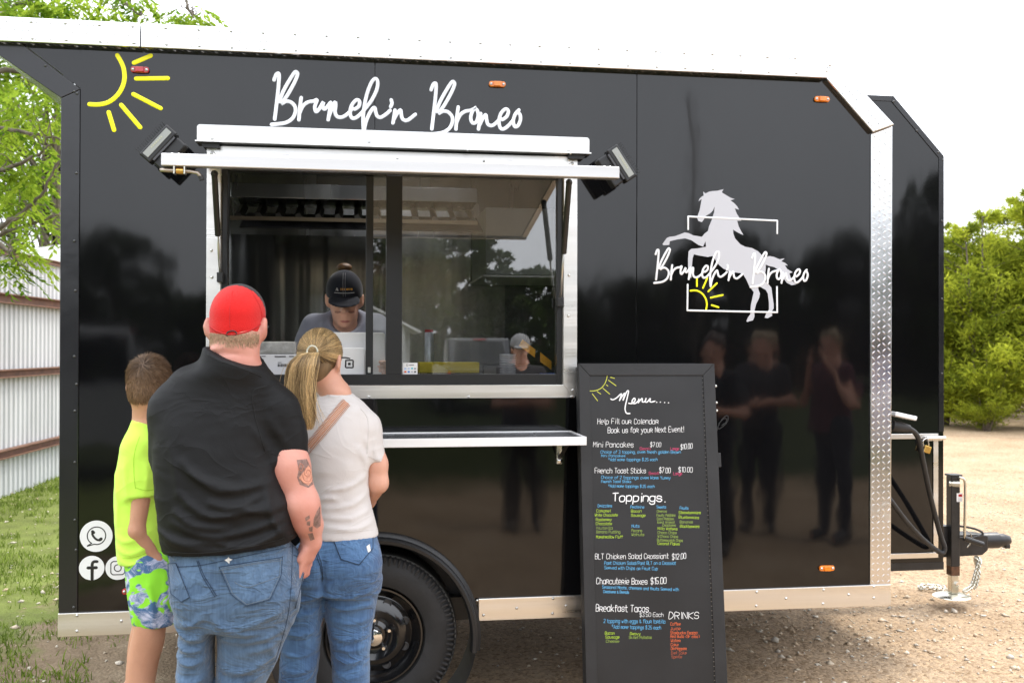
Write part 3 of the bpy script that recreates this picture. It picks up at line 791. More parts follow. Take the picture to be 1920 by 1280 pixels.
# wheel and fender
def lathe_part(name, prof, o, mat, parent, n=64, **k):
    return MB().lathe(prof, o, (0, 1, 0), n, **k).build(name, mat, parent, smooth='auto')
def wheel(y, s):
    hub = Vector((HUB.x, y, HUB.z))
    RT = .352
    prof = [(.205, s * .035), (.215, s * .004), (.245, s * -.006), (.285, s * -.006), (.318, s * .004), (.338, s * .016), (RT - .003, s * .03), (RT, s * .05), (RT, s * .18), (.335, s * .20), (.25, s * .215), (.205, s * .19)]
    t = lathe_part('tyre', prof, hub, RUBBER, T, 72)
    if s > 0:
        rb = MB()
        for k in range(96):
            a = 2 * math.pi * k / 96
            d = Vector((math.cos(a), 0, math.sin(a))); q = Vector((-d.z, 0, d.x)); jit = .006 * random.random()
            rb.obox(hub + d * (.322 + jit) + Vector((0, .0035, 0)), d * (.017 - jit), q * .0048, Vector((0, .006, .0)) + d * .0055)
        rb.build('shoulder_ribs', RUBBER, t, bevel=.0015)['kind'] = 'stuff'
        lathe_part('scuffed_edge', [(.3395, .012), (.3425, .0145), (.3455, .0185), (.343, .0215)], hub, M('scuffed_rubber', (.11, .11, .105), .8, var=.6, vs=40), t, 72)
        rim = lathe_part('rim', [(.206, .03), (.203, .012), (.196, .012), (.190, .03), (.172, .045), (.160, .062), (.150, .058), (.128, .035), (.105, .03), (.082, .040), (.060, .042), (.045, .03), (.001, .03)], hub, M('black_wheel_paint', (.008, .008, .009), .14, coat=.4), T, 64)
        for k in range(5):
            a = R(18 + 72 * k)
            c = hub + Vector((.066 * math.cos(a), .028, .066 * math.sin(a)))
            MB().lathe([(.0105, .012), (.0105, -.008), (.007, -.014), (.0005, -.014)], c, (0, 1, 0), 6).build('lug_nut', CHROME, rim)
        for k in range(8):
            a = R(22 + 45 * k)
            c = hub + Vector((.140 * math.cos(a), .0445, .140 * math.sin(a)))
            MB().lathe([(.019, .0), (.016, -.002), (.013, .002), (.0005, .003)], c, (0, 1, 0), 12).build('vent_hole', INTDARK, rim)
        lathe_part('hub_cap', [(.036, .03), (.036, -.006), (.033, -.011), (.022, -.014), (.0005, -.015)], hub, CHROME, rim, 32)
wheel(.03, 1)
wheel(DEPTH - .03, -1)
MB().tube([(HUB.x, .2, HUB.z), (HUB.x, DEPTH - .2, HUB.z)], .035, 12).build('axle', DARKMETAL, T)
wl_ = MB().lathe([(.432, .0), (.432, .26)], (HUB.x, .006, HUB.z), (0, 1, 0), 28, R(5), R(175)); wl_.build('wheel_well', INTDARK, T)
MB().box(HUB.x - .43, HUB.x + .43, .262, .27, .40, .79).build('wheel_well_back', INTDARK, T)
lathe_part('fender', [(.400, .0), (.402, -.045), (.408, -.056), (.420, -.058), (.428, -.050), (.430, -.020), (.440, -.016), (.446, -.010), (.446, -.001)], HUB, PLASTIC, T, 48, a0=R(-188), a1=R(8))

# interior fittings
hood = MB().box(-.70, .62, 1.25, 1.62, 2.36, 2.44).build('extractor_hood', STEEL, T, bevel=.004)
MB().box(-.70, .62, 1.245, 1.27, 2.24, 2.26).build('hood_rail', M('bronze_rail', (.30, .24, .17), .35, .8), hood)
for k in range(13):
    x = -.66 + k * .105
    MB().obox((x, 1.42, 2.31), (.010, 0, -.018), (0, .13, .045), (.012, 0, .006)).build('baffle_filter', M('dark_baffle', (.11, .105, .095), .35, .8), hood)
MB().obox((0, 1.5, 2.27), (.66, 0, 0), (0, .18, .06), (0, -.002, .004)).build('hood_back', INTDARK, hood)
MB().box(-1.1, 1.4, .08, .55, 1.36, 1.40).build('serving_counter', STEEL, T, bevel=.003)
MB().box(-1.1, 1.4, .10, .53, .82, 1.35).build('counter_cabinet', INTDARK, T)
sp = M('dark_splash_panel', (.26, .26, .255), .16, 1.0, bump=.02, bs=1.3, stretch=(2.5, 1, .12), var=.1, vs=2)
MB().box(-1.1, .16, 2.50, 2.53, 1.2, 2.30).build('splash_panel', sp, T)
MB().box(.17, .95, 2.50, 2.53, 1.2, 2.30).build('splash_panel', M('lit_splash_panel', (.62, .61, .56), .25, 1.0, bump=.003, bs=2.5, stretch=(3, 1, .25), var=.2, vs=3), T)  # paler metal colour stands in for outdoor light reflected on the right
MB().box(-1.0, -.74, 1.1, 1.5, 1.5, 2.24).build('wall_cabinet', M('grey_cabinet', (.09, .09, .10), .4), T, bevel=.004)
MB().box(.72, 2.1, 1.7, 2.45, 2.0, 2.40).build('shelf_unit', M('pale_shelf_unit', (.36, .37, .35), .5, var=.15, vs=3), T, bevel=.004)
MB().box(.70, 2.1, 1.66, 2.45, 1.985, 1.995).build('shelf_edge', WHITEALU, T)
MB().box(.8, 2.2, 1.8, 2.45, .55, 1.45).build('back_counter', M('back_counter_grey', (.10, .10, .10), .4, .5), T, bevel=.004)
for x0, x1, z0, z1, c in ((1.0, 1.24, 2.01, 2.16, (.5, .5, .48)), (1.3, 1.5, 2.01, 2.13, (.12, .3, .4))):
    MB().box(x0, x1, 1.72, 1.9, z0, z1).build('shelf_box', M('box%.2f' % x0, c, .6), T, bevel=.003)

# front utility cabinet and its door
YC = .55
cx0, cx1, cz0, cz1 = XR - .012, 2.954, .468, 2.855
cab = MB().prism([(cx0, cz0), (cx1, cz0), (cx1, 2.557), (2.676, cz1), (cx0, cz1)], YC, 2.05).build('utility_cabinet', BLACK, T, bevel=.002)
e = .028
for poly in ([(cx0, cz1), (2.676, cz1), (2.664, cz1 - e), (cx0, cz1 - e)], [(2.676, cz1), (cx1, 2.557), (cx1 - e, 2.546), (2.664, cz1 - e)], [(cx1, 2.556), (cx1, 1.14), (cx1 - e, 1.14), (cx1 - e, 2.545)]):
    MB().prism(poly, YC - .004, YC + .02).build('cabinet_trim', BLACKTRIM, cab, bevel=.0015)
copies('rivet', RIVET_DARK, [P(x, y, YC - .004) for x, y in ((1676, 190), (1675, 182 + 9), (1719, 245), (1759, 286), (1768, 300), (1766, 414), (1766, 560), (1766, 700))], cab)
dx1 = PX(1757, 930, YC); dz1, dz0 = PZ(1757, 812, YC), PZ(1757, 1044, YC)
door = MB().box(cx0 + .01, dx1 - .03, YC - .006, YC - .001, dz0 + .03, dz1 - .028).build('cabinet_door', BLACK, cab)
for a in ((cx0, dx1, dz1 - .026, dz1), (cx0, dx1, dz0, dz0 + .027), (dx1 - .027, dx1, dz0 + .028, dz1 - .027)):
    MB().box(a[0], a[1], YC - .012, YC - .001, a[2], a[3]).build('door_frame', ALU, door, bevel=.002)
MB().box(cx0, cx1 + .0, YC - .003, YC + .003, cz0 - .035, cz0 + .004).build('cabinet_base', DARKMETAL, cab)
MB().prism([(cx0, cz0), (cx1 - .1, cz0), (2.6, cz0 - .05), (cx0, cz0 - .09)], YC + .01, YC + .08).build('cabinet_brace', DARKMETAL, cab)
lk = P(1745, 820, YC)
hs = MB().box(lk.x - .04, lk.x + .045, YC - .03, YC - .012, lk.z - .014, lk.z + .008).tube([(lk.x - .04, YC - .03, lk.z), (lk.x + .062, YC - .03, lk.z)], .010, 8).build('hasp', ALU, door, bevel=.002)
pl_ = P(1738, 842, YC - .04)
pad = MB().obox(pl_, (.017, 0, -.006), (0, .008, 0), (.006, 0, .017)).build('padlock', BRASS, door, bevel=.003)
MB().tube(catmull([(pl_.x - .016, pl_.y, pl_.z + .014), (pl_.x - .022, pl_.y, pl_.z + .042), (pl_.x + .002, pl_.y, pl_.z + .055), (pl_.x + .010, pl_.y, pl_.z + .02)], 5), .0032, 6).build('shackle', CHROME, pad, smooth=True)
# power inlet and black shore cable
yi = .10
inl = P(1672, 790, yi)
MB().lathe([(.001, -.035), (.040, -.035), (.046, -.028), (.046, 0), (.001, 0)], (XR + .02, .22, inl.z + .02), (1, 0, 0), 24).build('power_inlet', ALU, T, smooth='auto')
MB().obox(P(1690, 779, .2), (.055, 0, -.012), (0, .045, 0), (.003, 0, .010)).build('inlet_cap', WHITEALU, T, bevel=.005)
pts = [P(1672, 797, .2), P(1692, 800, .2), P(1710, 806, .22), P(1722, 822, .25), P(1730, 860, .3), P(1740, 910, .36), P(1752, 960, .42), P(1764, 1005, .46), P(1771, 1025, .47), P(1767, 1036, .47), P(1752, 1028, .46), P(1725, 1005, .42), P(1698, 975, .36), P(1668, 935, .3), P(1630, 890, .25)]
pts = [q for q in pts if q.x < 3.2][:14]
cab_l = MB().tube([Vector(q) for q in catmull(pts, 6)], .0125, 10).build('power_cable', RUBBER, T, smooth=True)
MB().tube([pts[0], P(1682, 799, .2), P(1704, 803, .21)], [.028, .028, .018], 12).build('cable_plug', RUBBER, cab_l, smooth='auto')

# ------------------------------------------------------------------ hitch: tongue, jack, coupler, chain
YH = 1.55
tq = lambda px, py: P(px, py, YH)
tz0, tz1 = tq(1790, 1047).z, tq(1790, 1000).z
tg = MB()
a = tq(1700, 1040); b = tq(1842, 1018)
tg.prism([(2.6, tz0), (b.x - .04, tz0 + .03), (b.x, tz0 + .06), (b.x, tz1 - .005), (b.x - .08, tz1 + .005), (2.6, tz1 + .01)], YH - .06, YH + .06)
tongue = tg.build('drawbar', DARKMETAL, T, bevel=.006)
cp = [tq(1842, 1012), tq(1862, 1012), tq(1868, 1012)]
MB().tube([tq(1836, 1013), tq(1846, 1012.5), tq(1870, 1012)], [.046, .050, .050], 16).build('coupler_sleeve', DARKMETAL, tongue, smooth='auto')
MB().tube([tq(1868, 1012), tq(1880, 1012), tq(1889, 1013), tq(1893, 1016)], [.040, .042, .034, .018], 14).build('coupler_nose', DARKMETAL, tongue, smooth='auto')
c = tq(1886, 1021); MB().box(c.x - .02, c.x + .012, YH - .03, YH + .03, c.z - .018, c.z + .01).build('coupler_latch', DARKMETAL, tongue, bevel=.005)
jw = .058
yj = YH - .10 - jw
j0 = PX(1784, 895, yj); j1 = j0 + jw
jt, jm = PZ(1790, 893, yj), PZ(1790, 1062, yj)
post = MB().box(j0, j1, yj, YH - .10, jm, jt).build('jack_post', DARKMETAL, tongue, bevel=.005)
MB().box(j0 - .004, j1 + .012, yj - .006, YH - .09, jt, jt + .012).build('jack_cap', DARKMETAL, post, bevel=.003)
MB().tube([(j0 - .003, yj + .02, jt - .045), (j0 + .048, yj - .012, jt - .045)], .018, 10).build('jack_gear', ZINC, post)
lb = P(1799, 932, yj)
lab = MB().box(lb.x - .019, lb.x + .019, yj - .002, yj - .0005, lb.z - .026, lb.z + .026).build('jack_label', VINYLW, post)
MB().box(lb.x - .008, lb.x + .016, yj - .003, yj - .0022, lb.z + .004, lb.z + .020).build('label_mark', REDLENS, lab)
for k in range(4): MB().box(lb.x - .012, lb.x + .012, yj - .003, yj - .0022, lb.z - .006 - k * .005, lb.z - .004 - k * .005).build('label_mark', M('label_grey', (.5, .5, .5), .6), lab)
MB().tube([Vector(q) for q in catmull([(j1 - .02, yj - .02, jt - .004), (j1 + .012, yj - .022, jt - .02), (j1 + .018, yj - .022, jt - .10), (j1 + .014, yj - .022, jt - .34), (j1 + .02, yj - .022, jt - .375)], 5)], .008, 8).build('crank_rod', ZINC, post, smooth=True)
MB().tube([(j1 + .012, yj - .022, jt - .370), (j1 + .13, yj - .03, jt - .41)], .016, 10).build('crank_handle', PLASTIC, post, smooth='auto')
jb = ground_at(1783, 1117); zb0 = .012
rust = M('rusty_steel', (.10, .045, .02), .8, var=.5, vs=30)
MB().box(j0 + .002, j1 - .002, yj + .002, YH - .102, jm - .055, jm).build('jack_collar', rust, post)
zl = PZ(1790, 1113, yj)
zl = max(.03, zl)
leg = MB().box(j0 + .006, j1 - .006, yj + .006, YH - .106, zl, jm - .054).build('jack_leg', ZINC, post, bevel=.004)
MB().lathe([(.001, .018), (.075, .016), (.105, .004), (.11, 0.0), (.001, 0.0)], ((j0 + j1) / 2 - .01, yj + jw / 2, zl - .02), (0, 0, 1), 20).build('jack_foot', ZINC, leg, smooth='auto')
MB().lathe([(.014, 0), (.014, -.012), (.0005, -.013)], ((j0 + j1) / 2 + .01, yj + .006, zl + .06), (0, 1, 0), 6).build('jack_bolt', CHROME, leg)
# breakaway cable coil and bracket
MB().tube([Vector(q) for q in catmull([P(1795, 985, YH - .12), P(1825, 990, YH - .12), P(1842, 998, YH - .1), P(1838, 1004, YH - .1), P(1815, 1008, YH - .13), P(1790, 1006, YH - .13), P(1782, 999, YH - .13)], 5)], .007, 7).build('brake_cable', RUBBER, tongue, smooth=True)
MB().tube([Vector(q) for q in catmull([P(1808, 992, YH - .15), P(1820, 1000, YH - .15), P(1821, 1015, YH - .15), P(1813, 1026, YH - .15)], 5)], .003, 6).build('safety_wire', ZINC, tongue, smooth=True)
q = P(1791, 1028, YH - .09); MB().box(q.x - .012, q.x + .012, q.y - .012, q.y, q.z - .025, q.z + .02).build('breakaway_switch', M('blue_plastic', (.01, .03, .2), .4), tongue)
q = P(1770, 1000, YH - .1); MB().box(q.x - .03, q.x + .03, q.y - .02, q.y + .05, q.z - .05, q.z + .05).build('tongue_bracket', DARKMETAL, tongue, bevel=.004)
# chain links
lk_mb = MB().tube([(0.013 * math.cos(a), 0, .019 * math.sin(a)) for a in np.linspace(0, 2 * math.pi, 13)], .0042, 5, cap=False)
LINK = raw_mesh('chain_link', np.array(lk_mb.v), lk_mb.f, ZINC, True)
cpath = catmull([tuple(P(1832, 1046, YH - .08)), tuple(P(1836, 1052, YH - .1)), tuple(P(1830, 1075, YH - .12)), tuple(P(1822, 1098, YH - .14)), tuple(P(1808, 1108, YH - .2))], 7) 
cpath2 = catmull([tuple(P(1829, 1048, YH - .06)), tuple(P(1834, 1072, YH - .06)), tuple(P(1828, 1100, YH - .08))], 8)
cpath3 = [tuple(ground_at(x, y, .012)) for x, y in ((1776, 1104), (1768, 1102), (1760, 1105), (1752, 1101), (1744, 1103), (1736, 1100), (1730, 1102), (1724, 1101), (1727, 1098), (1735, 1097), (1744, 1098), (1753, 1098), (1762, 1099), (1770, 1100))]
pl = []
for path, flat in ((cpath, 0), (cpath2, 0), (cpath3, 1)):
    p = [Vector(q) for q in path]
    for i in range(len(p) - 1):
        d = (p[i + 1] - p[i]); n_ = max(1, int(round(d.length / .032)))
        for k in range(n_):
            m = p[i].lerp(p[i + 1], (k + .5) / n_)
            rot = d.to_track_quat('Z', 'Y').to_matrix().to_4x4() @ Matrix.Rotation(R(90 if (len(pl) % 2) else 0) + (R(35) if flat else 0), 4, 'Z')
            pl.append(Matrix.Translation(m) @ rot)
chain = thing('safety_chain', 'galvanised safety chain hanging from the drawbar and lying beside the jack foot', 'chain', tuple(ground_at(1800, 1110)))
copies('chain_link', LINK, pl, chain)
# ================================================================== the leaning menu board
BO = Vector((.889, -.305, 0.0)); BW, BH = .592, 1.512
BV = Vector((0, .185, 1.5)).normalized(); BU = Vector((1, 0, 0)); BN = BU.cross(BV)      # BN points to the viewer
if BN.y > 0: BN = -BN
board = thing('menu_board', 'tall black chalkboard menu leaning against the trailer, handwritten in coloured marker', 'menu board', tuple(BO + BU * BW / 2))
bto = lambda u, w, d: tuple(BO + BU * u + BV * w + BN * d)
def on_board(px, py):
    d = ray(px, py); t = (BO - CAM).dot(BN) / d.dot(BN)
    q = CAM + d * t - BO
    return np.array((q.dot(BU), q.dot(BV)))
FRB = M('black_board_frame', (.015, .015, .016), .55, var=.25, vs=8, bump=.0006, bs=70)
CHALK = M('chalkboard_black', (.011, .011, .012), .5, var=.35, vs=4, bump=.0002, bs=120, rvar=.08)
def bboard(name, mat, u0, u1, w0_, w1_, d0, d1, bev=.002, parent=None):
    return MB().prism([(u0, w0_), (u1, w0_), (u1, w1_), (u0, w1_)], d0, d1, bto).build(name, mat, parent or board, bevel=bev)
pan = bboard('chalk_panel', CHALK, .028, BW - .04, .03, BH - .03, -.018, -.006)
MB().prism([(0, 0), (.046, .046), (.046, BH - .050), (0, BH)], -.022, 0, bto).build('frame_rail', FRB, board, bevel=.002)
MB().prism([(BW, 0), (BW - .052, .046), (BW - .052, BH - .050), (BW, BH)], -.022, 0, bto).build('frame_rail', FRB, board, bevel=.002)
MB().prism([(.001, BH), (.047, BH - .050), (BW - .053, BH - .050), (BW - .001, BH)], -.022, 0, bto).build('frame_rail', FRB, board, bevel=.002)
MB().prism([(.001, 0), (.047, .046), (BW - .053, .046), (BW - .001, 0)], -.022, 0, bto).build('frame_rail', FRB, board, bevel=.002)
# second leaf behind, hinge and the little lamp string on the right edge
bboard('rear_leaf', FRB, .0, BW + .004, .0, BH - .01, -.062, -.030)
hg = on_board(1349, 862); bboard('hinge', FRB, BW - .004, BW + .014, hg[1] - .03, hg[1] + .03, -.03, -.004, .003)
DOT = M('white_bead', (.75, .75, .72), .3)
for px, py in ((1344, 723), (1346, 754), (1347, 769)):
    q = on_board(px, py); MB().ball(bto(BW + .006, q[1], -.012), .0055, 8, 6).build('bead', DOT, board, smooth=True)
stp = MB().box(-.0025, .0025, -.001, .001, -.0008, .0008)
STAPLE = raw_mesh('staple', np.array(stp.v), stp.f, SCREW)
copies('staple', STAPLE, [Vector(bto(BW - .0535, w, -.004)) for w in np.arange(.1, BH - .06, .0185)], board)
wr = [(1342, 870), (1345, 830), (1349, 805), (1353, 793), (1362, 781), (1369, 779), (1368, 790), (1358, 800), (1351, 803), (1353, 792), (1364, 783), (1366, 790), (1357, 797)]
MB().tube([bto(on_board(x, y)[0], on_board(x, y)[1], -.03 + .002 * (i % 3)) for i, (x, y) in enumerate(catmull(wr, 5))], .0018, 6).build('lamp_wire', RUBBER, board, smooth=True)

GL = {'a': '4536160503123243;4642', 'b': '0802;0312324345361605', 'c': '4536160503123243', 'd': '4842;4332120305163645', 'e': '0444453616050312324', 'f': '37281712;0636', 'g': '4641301001;4536160503123243',
      'h': '0802;0516364542', 'i': '1612;1818', 'j': '26211001;2828', 'k': '0802;3603;1442', 'l': '181322', 'm': '0602;05162522;25364542', 'n': '0602;0516364542', 'o': '160503123243453616',
      'p': '0600;0516364543321203', 'q': '4640;4536160503123243', 'r': '020636453404;2442', 's': '45361605143443321203', 't': '18132232;0636', 'u': '0603123243;4642', 'v': '062246', 'w': '0612253246', 'x': '0642;4602',
      'y': '0623;461000', 'z': '06460242', 'A': '022842;1434', 'B': '020838474635;0535444332;3202', 'C': '4738180703123243', 'D': '08022244462808', 'E': '48080242;0535', 'F': '480802;0535', 'G': '473818070312324345;4525',
      'H': '0802;4842;0545', 'I': '1812', 'J': '3833221203', 'K': '0802;480542', 'L': '080242', 'M': '0208244842', 'N': '02084248', 'O': '180703123243473818', 'P': '02083847463505', 'R': '02083847463505;2542',
      'S': '473818070615354443321203', 'T': '0848;2822', 'U': '080312324348', 'V': '082248', 'W': '0812253248', 'X': '0842;4802', 'Y': '082548;2522', '0': '180703123243473818', '1': '172822', '2': '071838474602;0242',
      '3': '084825444332;3212;1203', '4': '380444;3832', '5': '4808053544433212;1203', '7': '084812', '$': '47381807153544433212;1203;2921', '.': '1212', ',': '1211', '!': '1814;1212', '/': '0248', '&': '42061727;2726031232;3244',
      "'": '2826', '(': '38160413;1322', ')': '18364432', '*': '0747;2925;1535'}
NARROW = {'i': 2.4, 'l': 2.6, 'I': 2.2, '.': 2.2, ',': 2.2, '!': 2.4, "'": 3, 't': 4.2, 'f': 4.2, 'j': 3.4, '1': 3.6, 'r': 5.2, ' ': 3.6, '(': 3.6, ')': 3.6}
def write(text, px0, px1, py, cap, mat, slope=0.0, wd=None, wob=.22):
    a, b = on_board(px0, py), on_board(px1, py + slope)
    c = on_board(px0, py - cap)
    H = (c[1] - a[1]) / 6.0
    adv = sum(NARROW.get(ch, 5.4) for ch in text) - 1.2
    sx = (b[0] - a[0]) / adv
    ux = np.array((b[0] - a[0], b[1] - a[1])) / (b[0] - a[0])
    lines, x = [], 0.0
    for ch in text:
        jy = random.uniform(-wob, wob)
        for st in GL.get(ch, '').split(';'):
            if len(st) < 2: continue
            pts = []
            for i in range(0, len(st) - 1, 2):
                gx, gy = int(st[i]), int(st[i + 1]) - 2
                gx += random.uniform(-.22, .22) + .10 * gy; gy += jy + random.uniform(-.2, .2)
                if ch in '.,!' : gx = 1.2
                q = a + ux * ((x + gx) * sx) + np.array((0, gy * H))
                pts.append(q)
            if len(pts) == 2 and np.linalg.norm(pts[1] - pts[0]) > 1e-4 and ch not in '.,': pts = [pts[0], (pts[0] + pts[1]) / 2 + np.array((random.uniform(-.1, .1) * H, 0)), pts[1]]
            lines.append(pts)
        x += NARROW.get(ch, 5.4)
    wd = wd or max(.0013, H * 6 * .09)
    strokes(MB(), lines, wd, lambda u, w, d: bto(u, w, -.0058 + d), h=.0004, sub=3, ns=4).build('handwriting', mat, pan, smooth=True)['kind'] = 'stuff'
MW = M('white_marker', (.82, .82, .82), .6); MBL = M('blue_marker', (.12, .46, .78), .6); MG = M('lime_marker', (.42, .62, .03), .6); MG2 = M('faded_lime_marker', (.27, .38, .06), .6)
MP = M('pink_marker', (.62, .05, .16), .6); MO = M('orange_marker', (.72, .13, .03), .6); MO2 = M('faded_orange_marker', (.40, .08, .03), .6)
for t in [
    ('Help Fill our Calendar', 1121, 1235, 794, 9.5, MW), ('Book us for your Next Event!', 1140.5, 1283, 811, 10, MW, -2), ('Mini Pancakes', 1113, 1188.5, 837.5, 9.5, MW), ('$7.00', 1220, 1240, 837, 8, MW), ('$10.00', 1277, 1299, 842, 9, MW, -2),
    ('Small', 1200, 1220, 843, 5, MP), ('Large', 1258, 1274, 843, 5, MP), ('Choice of 3 topping, over fresh golden Brown', 1127, 1277, 849.5, 5.5, MBL), ('Mini Pancakes', 1128, 1173, 856, 4.2, MBL), ('*Add more toppings $.25 each', 1141, 1233.5, 863.5, 5.2, MBL),
    ('French Toast Sticks', 1116, 1211.5, 886.5, 9.5, MW), ('Small', 1217, 1236, 889, 5, MP), ('$7.00', 1237, 1258, 886, 9.5, MW), ('Large', 1263.5, 1279.5, 890, 5.5, MP), ('$10.00', 1273, 1299, 884.5, 9, MW), ('Choice of 2 toppings over Warm Yummy', 1128, 1258, 897, 5.5, MBL, 1),
    ('French Toast Sticks', 1128, 1184, 904.5, 5, MBL), ('*Add more toppings $.25 each', 1141, 1228, 913, 5.2, MBL, 1), ('Toppings.', 1149, 1247, 939, 15, MW, 1, .0042),
    ('Drizzles', 1121.5, 1148, 950.2, 5.2, MBL), ('Proteins', 1183, 1208.5, 952.4, 5.2, MBL), ('Sweets', 1232, 1249.5, 952.4, 5.2, MBL), ('Fruits', 1275.5, 1291.5, 954.5, 5.2, MBL),
    ('Caramel', 1119, 1145.5, 959.6, 5, MG), ('White Chocolate', 1116, 1159, 967.4, 5, MG), ('Rasberry', 1118, 1147.5, 976, 5, MG), ('Chocolate', 1118, 1148, 983.5, 5, MG), ('Nutella', 1119.5, 1149, 991.8, 5, MG2), ('Banana Pudding', 1119, 1163.5, 999, 5, MG2), ('Marshmallow Fluff', 1118.5, 1168, 1008.5, 5.2, MG),
    ('Bacon', 1184, 1203.5, 960, 5, MG), ('Sausage', 1184, 1211, 968, 5, MG), ('Nuts', 1185, 1199.5, 988, 5.2, MBL), ('Pecans', 1185, 1204.5, 996.7, 5, MG2), ('Walnuts', 1185, 1208.5, 1004, 5, MG2),
    ('Oreos', 1232.3, 1251, 960, 4.5, MG2), ('Fruity Pebbles', 1232, 1267, 967.7, 4.8, MG2), ('Coco Pebbles', 1232.7, 1264, 974.4, 4.6, MG2), ('Iced Animal', 1233, 1265.4, 980.6, 4.6, MG2), ('Crackers', 1243, 1268, 986.3, 4.6, MG2), ('Nilla Wafers', 1234, 1271, 992.5, 5, MG, 1), ('Choco Chips', 1234, 1269.5, 1000, 4.8, MG2, .6), ('W.Choco Chips', 1234, 1272, 1007, 4.8, MG2, .8), ('Butterscotch Chips', 1233, 1281, 1014, 4.8, MG2, 1.2), ('Coconut Flakes', 1234, 1275, 1020.5, 5, MG, 1.2),
    ('Strawberries', 1273.5, 1314.5, 962.8, 5, MG), ('Blueberries', 1273.5, 1311.5, 971.4, 5, MG, .8), ('Bananas', 1275.5, 1300, 980.3, 4.6, MG2), ('Blackberries', 1276, 1312, 988.4, 5, MG, .5),
    ('BLT Chicken Salad Crossiant', 1116.5, 1254, 1047.5, 9.5, MW, -1), ('$12.00', 1261, 1287, 1048.5, 10, MW, -2), ('Part Chicken Salad/Part BLT on a Crossiat', 1134, 1268, 1058, 6, MBL), ('Served with Chips or Fruit Cup', 1134, 1234, 1066.5, 5.8, MBL, 2),
    ('Charcuterie Boxes', 1119, 1214.5, 1094, 11, MW, 1), ('$15.00', 1221, 1250, 1095, 11.5, MW, -2), ('Seasonal Meats, cheeses and fruits Served with', 1130, 1273.5, 1102.5, 5.6, MBL, 5), ('Crackers & Breads', 1132, 1180, 1111, 5.4, MBL, 1.5),
    ('Breakfast Tacos', 1118, 1217, 1145.5, 12.5, MW, 1), ('$3.50 Each', 1200, 1244.5, 1155.7, 7.5, MW), ('DRINKS', 1255, 1311, 1159.3, 12, MW), ('2 topping with eggs & flour tortilla', 1132.5, 1248, 1167, 7, MBL, 1), ('*Add more toppings $.25 each', 1147.5, 1240, 1177.5, 6.5, MBL, 2),
    ('Bacon', 1135, 1153, 1189, 5.2, MG), ('Sausage', 1136, 1162, 1196.3, 5.2, MG), ('Cheese', 1137, 1161.5, 1204.2, 5.2, MG2), ('Gravy', 1182, 1201.5, 1190, 5.2, MG), ('Skillet Potatos', 1180, 1222.5, 1197, 5.2, MG2),
    ('Coffee', 1258, 1277, 1172, 5.6, MO), ('Juice', 1258, 1276.5, 1180.5, 5.6, MO), ('Starbucks Frappo', 1258, 1308.5, 1188.3, 5.4, MO), ('Red Bulls (SF also)', 1258, 1311.5, 1195.2, 5.4, MO), ('Water', 1258.5, 1276.5, 1203, 5.4, MO), ('Coke', 1258.5, 1273, 1210.5, 5.4, MO), ('Dr.Pepper', 1259, 1288, 1218, 5.4, MO), ('Diet Coke', 1259.5, 1288, 1226, 5.4, MO2), ('Sprite', 1260, 1279.5, 1233.3, 5.4, MO2)]:
    write(*t)
c4 = lambda x, y: tuple(on_board(1085 + x / 6.857, 680 + y / 6.857))
lift = lambda u, w, d: bto(u, w, -.0058 + d)
menu = [[(418, 463), (445, 472), (490, 450), (555, 395), (530, 482)], [(532, 478), (565, 425), (598, 388), (575, 478)], [(578, 475), (600, 420), (625, 365), (645, 362), (635, 420), (607, 540), (602, 600), (620, 645), (662, 650)],
        [(648, 518), (692, 520), (730, 482), (722, 452), (694, 480), (694, 515), (730, 520), (770, 490), (780, 455), (772, 512)], [(774, 505), (820, 455), (824, 500), (858, 492), (872, 450), (862, 495), (885, 502), (926, 455), (920, 490), (940, 502), (985, 490)], [(1008, 505), (1009, 505)], [(1055, 503), (1056, 503)], [(1110, 508), (1111, 508)], [(1160, 512), (1161, 512)]]
strokes(MB(), [[c4(*p) for p in ln] for ln in menu], .0052, lift, h=.0004).build('menu_heading', MW, pan, smooth=True)['kind'] = 'stuff'
bsun = [[(372, 155), (360, 220), (325, 290), (275, 335), (210, 357), (140, 360)], [(412, 183), (465, 197)], [(388, 222), (485, 293)], [(358, 280), (380, 297)], [(316, 325), (404, 400)], [(243, 367), (288, 400)], [(180, 397), (248, 486)]]
strokes(MB(), [[c4(*p) for p in ln] for ln in bsun], .0030, lift, h=.0004).build('drawn_sun', M('yellow_marker', (.60, .62, .06), .6), pan, smooth=True)['kind'] = 'stuff'

# ================================================================== things on the serving counter
ZC = 1.40
pos = thing('checkout_stand', 'white tablet checkout stand with black square emblem on the serving counter', 'checkout stand', (PX(660, 700, .12), .12, ZC))
WPL = M('white_plastic', (.78, .78, .79), .25)
def rrect(x0, x1, z0, z1, r, n=6):
    out = []
    for cx_, cz_, a0 in ((x1 - r, z1 - r, 0), (x0 + r, z1 - r, 90), (x0 + r, z0 + r, 180), (x1 - r, z0 + r, 270)):
        out += [(cx_ + r * math.cos(R(a0 + 90 * k / n)), cz_ + r * math.sin(R(a0 + 90 * k / n))) for k in range(n + 1)]
    return out
xa, xb = PX(588, 650, .16), PX(722, 650, .16); za, zb_ = PZ(660, 706, .16), PZ(660, 623, .16)
MB().prism(rrect(xa, xb, za, zb_, .016), .155, .168).build('large_screen', WPL, pos, bevel=.003)
MB().box(xa + .05, xb - .05, .14, .26, ZC, za + .004).build('stand_foot', WPL, pos, bevel=.004)
xa, xb = PX(560, 680, .10), PX(684, 680, .10); za, zb_ = PZ(660, 712, .10), PZ(660, 652, .10)
sm_ = MB().prism(rrect(xa, xb, za, zb_, .012), .095, .108).build('small_screen', WPL, pos, bevel=.003)
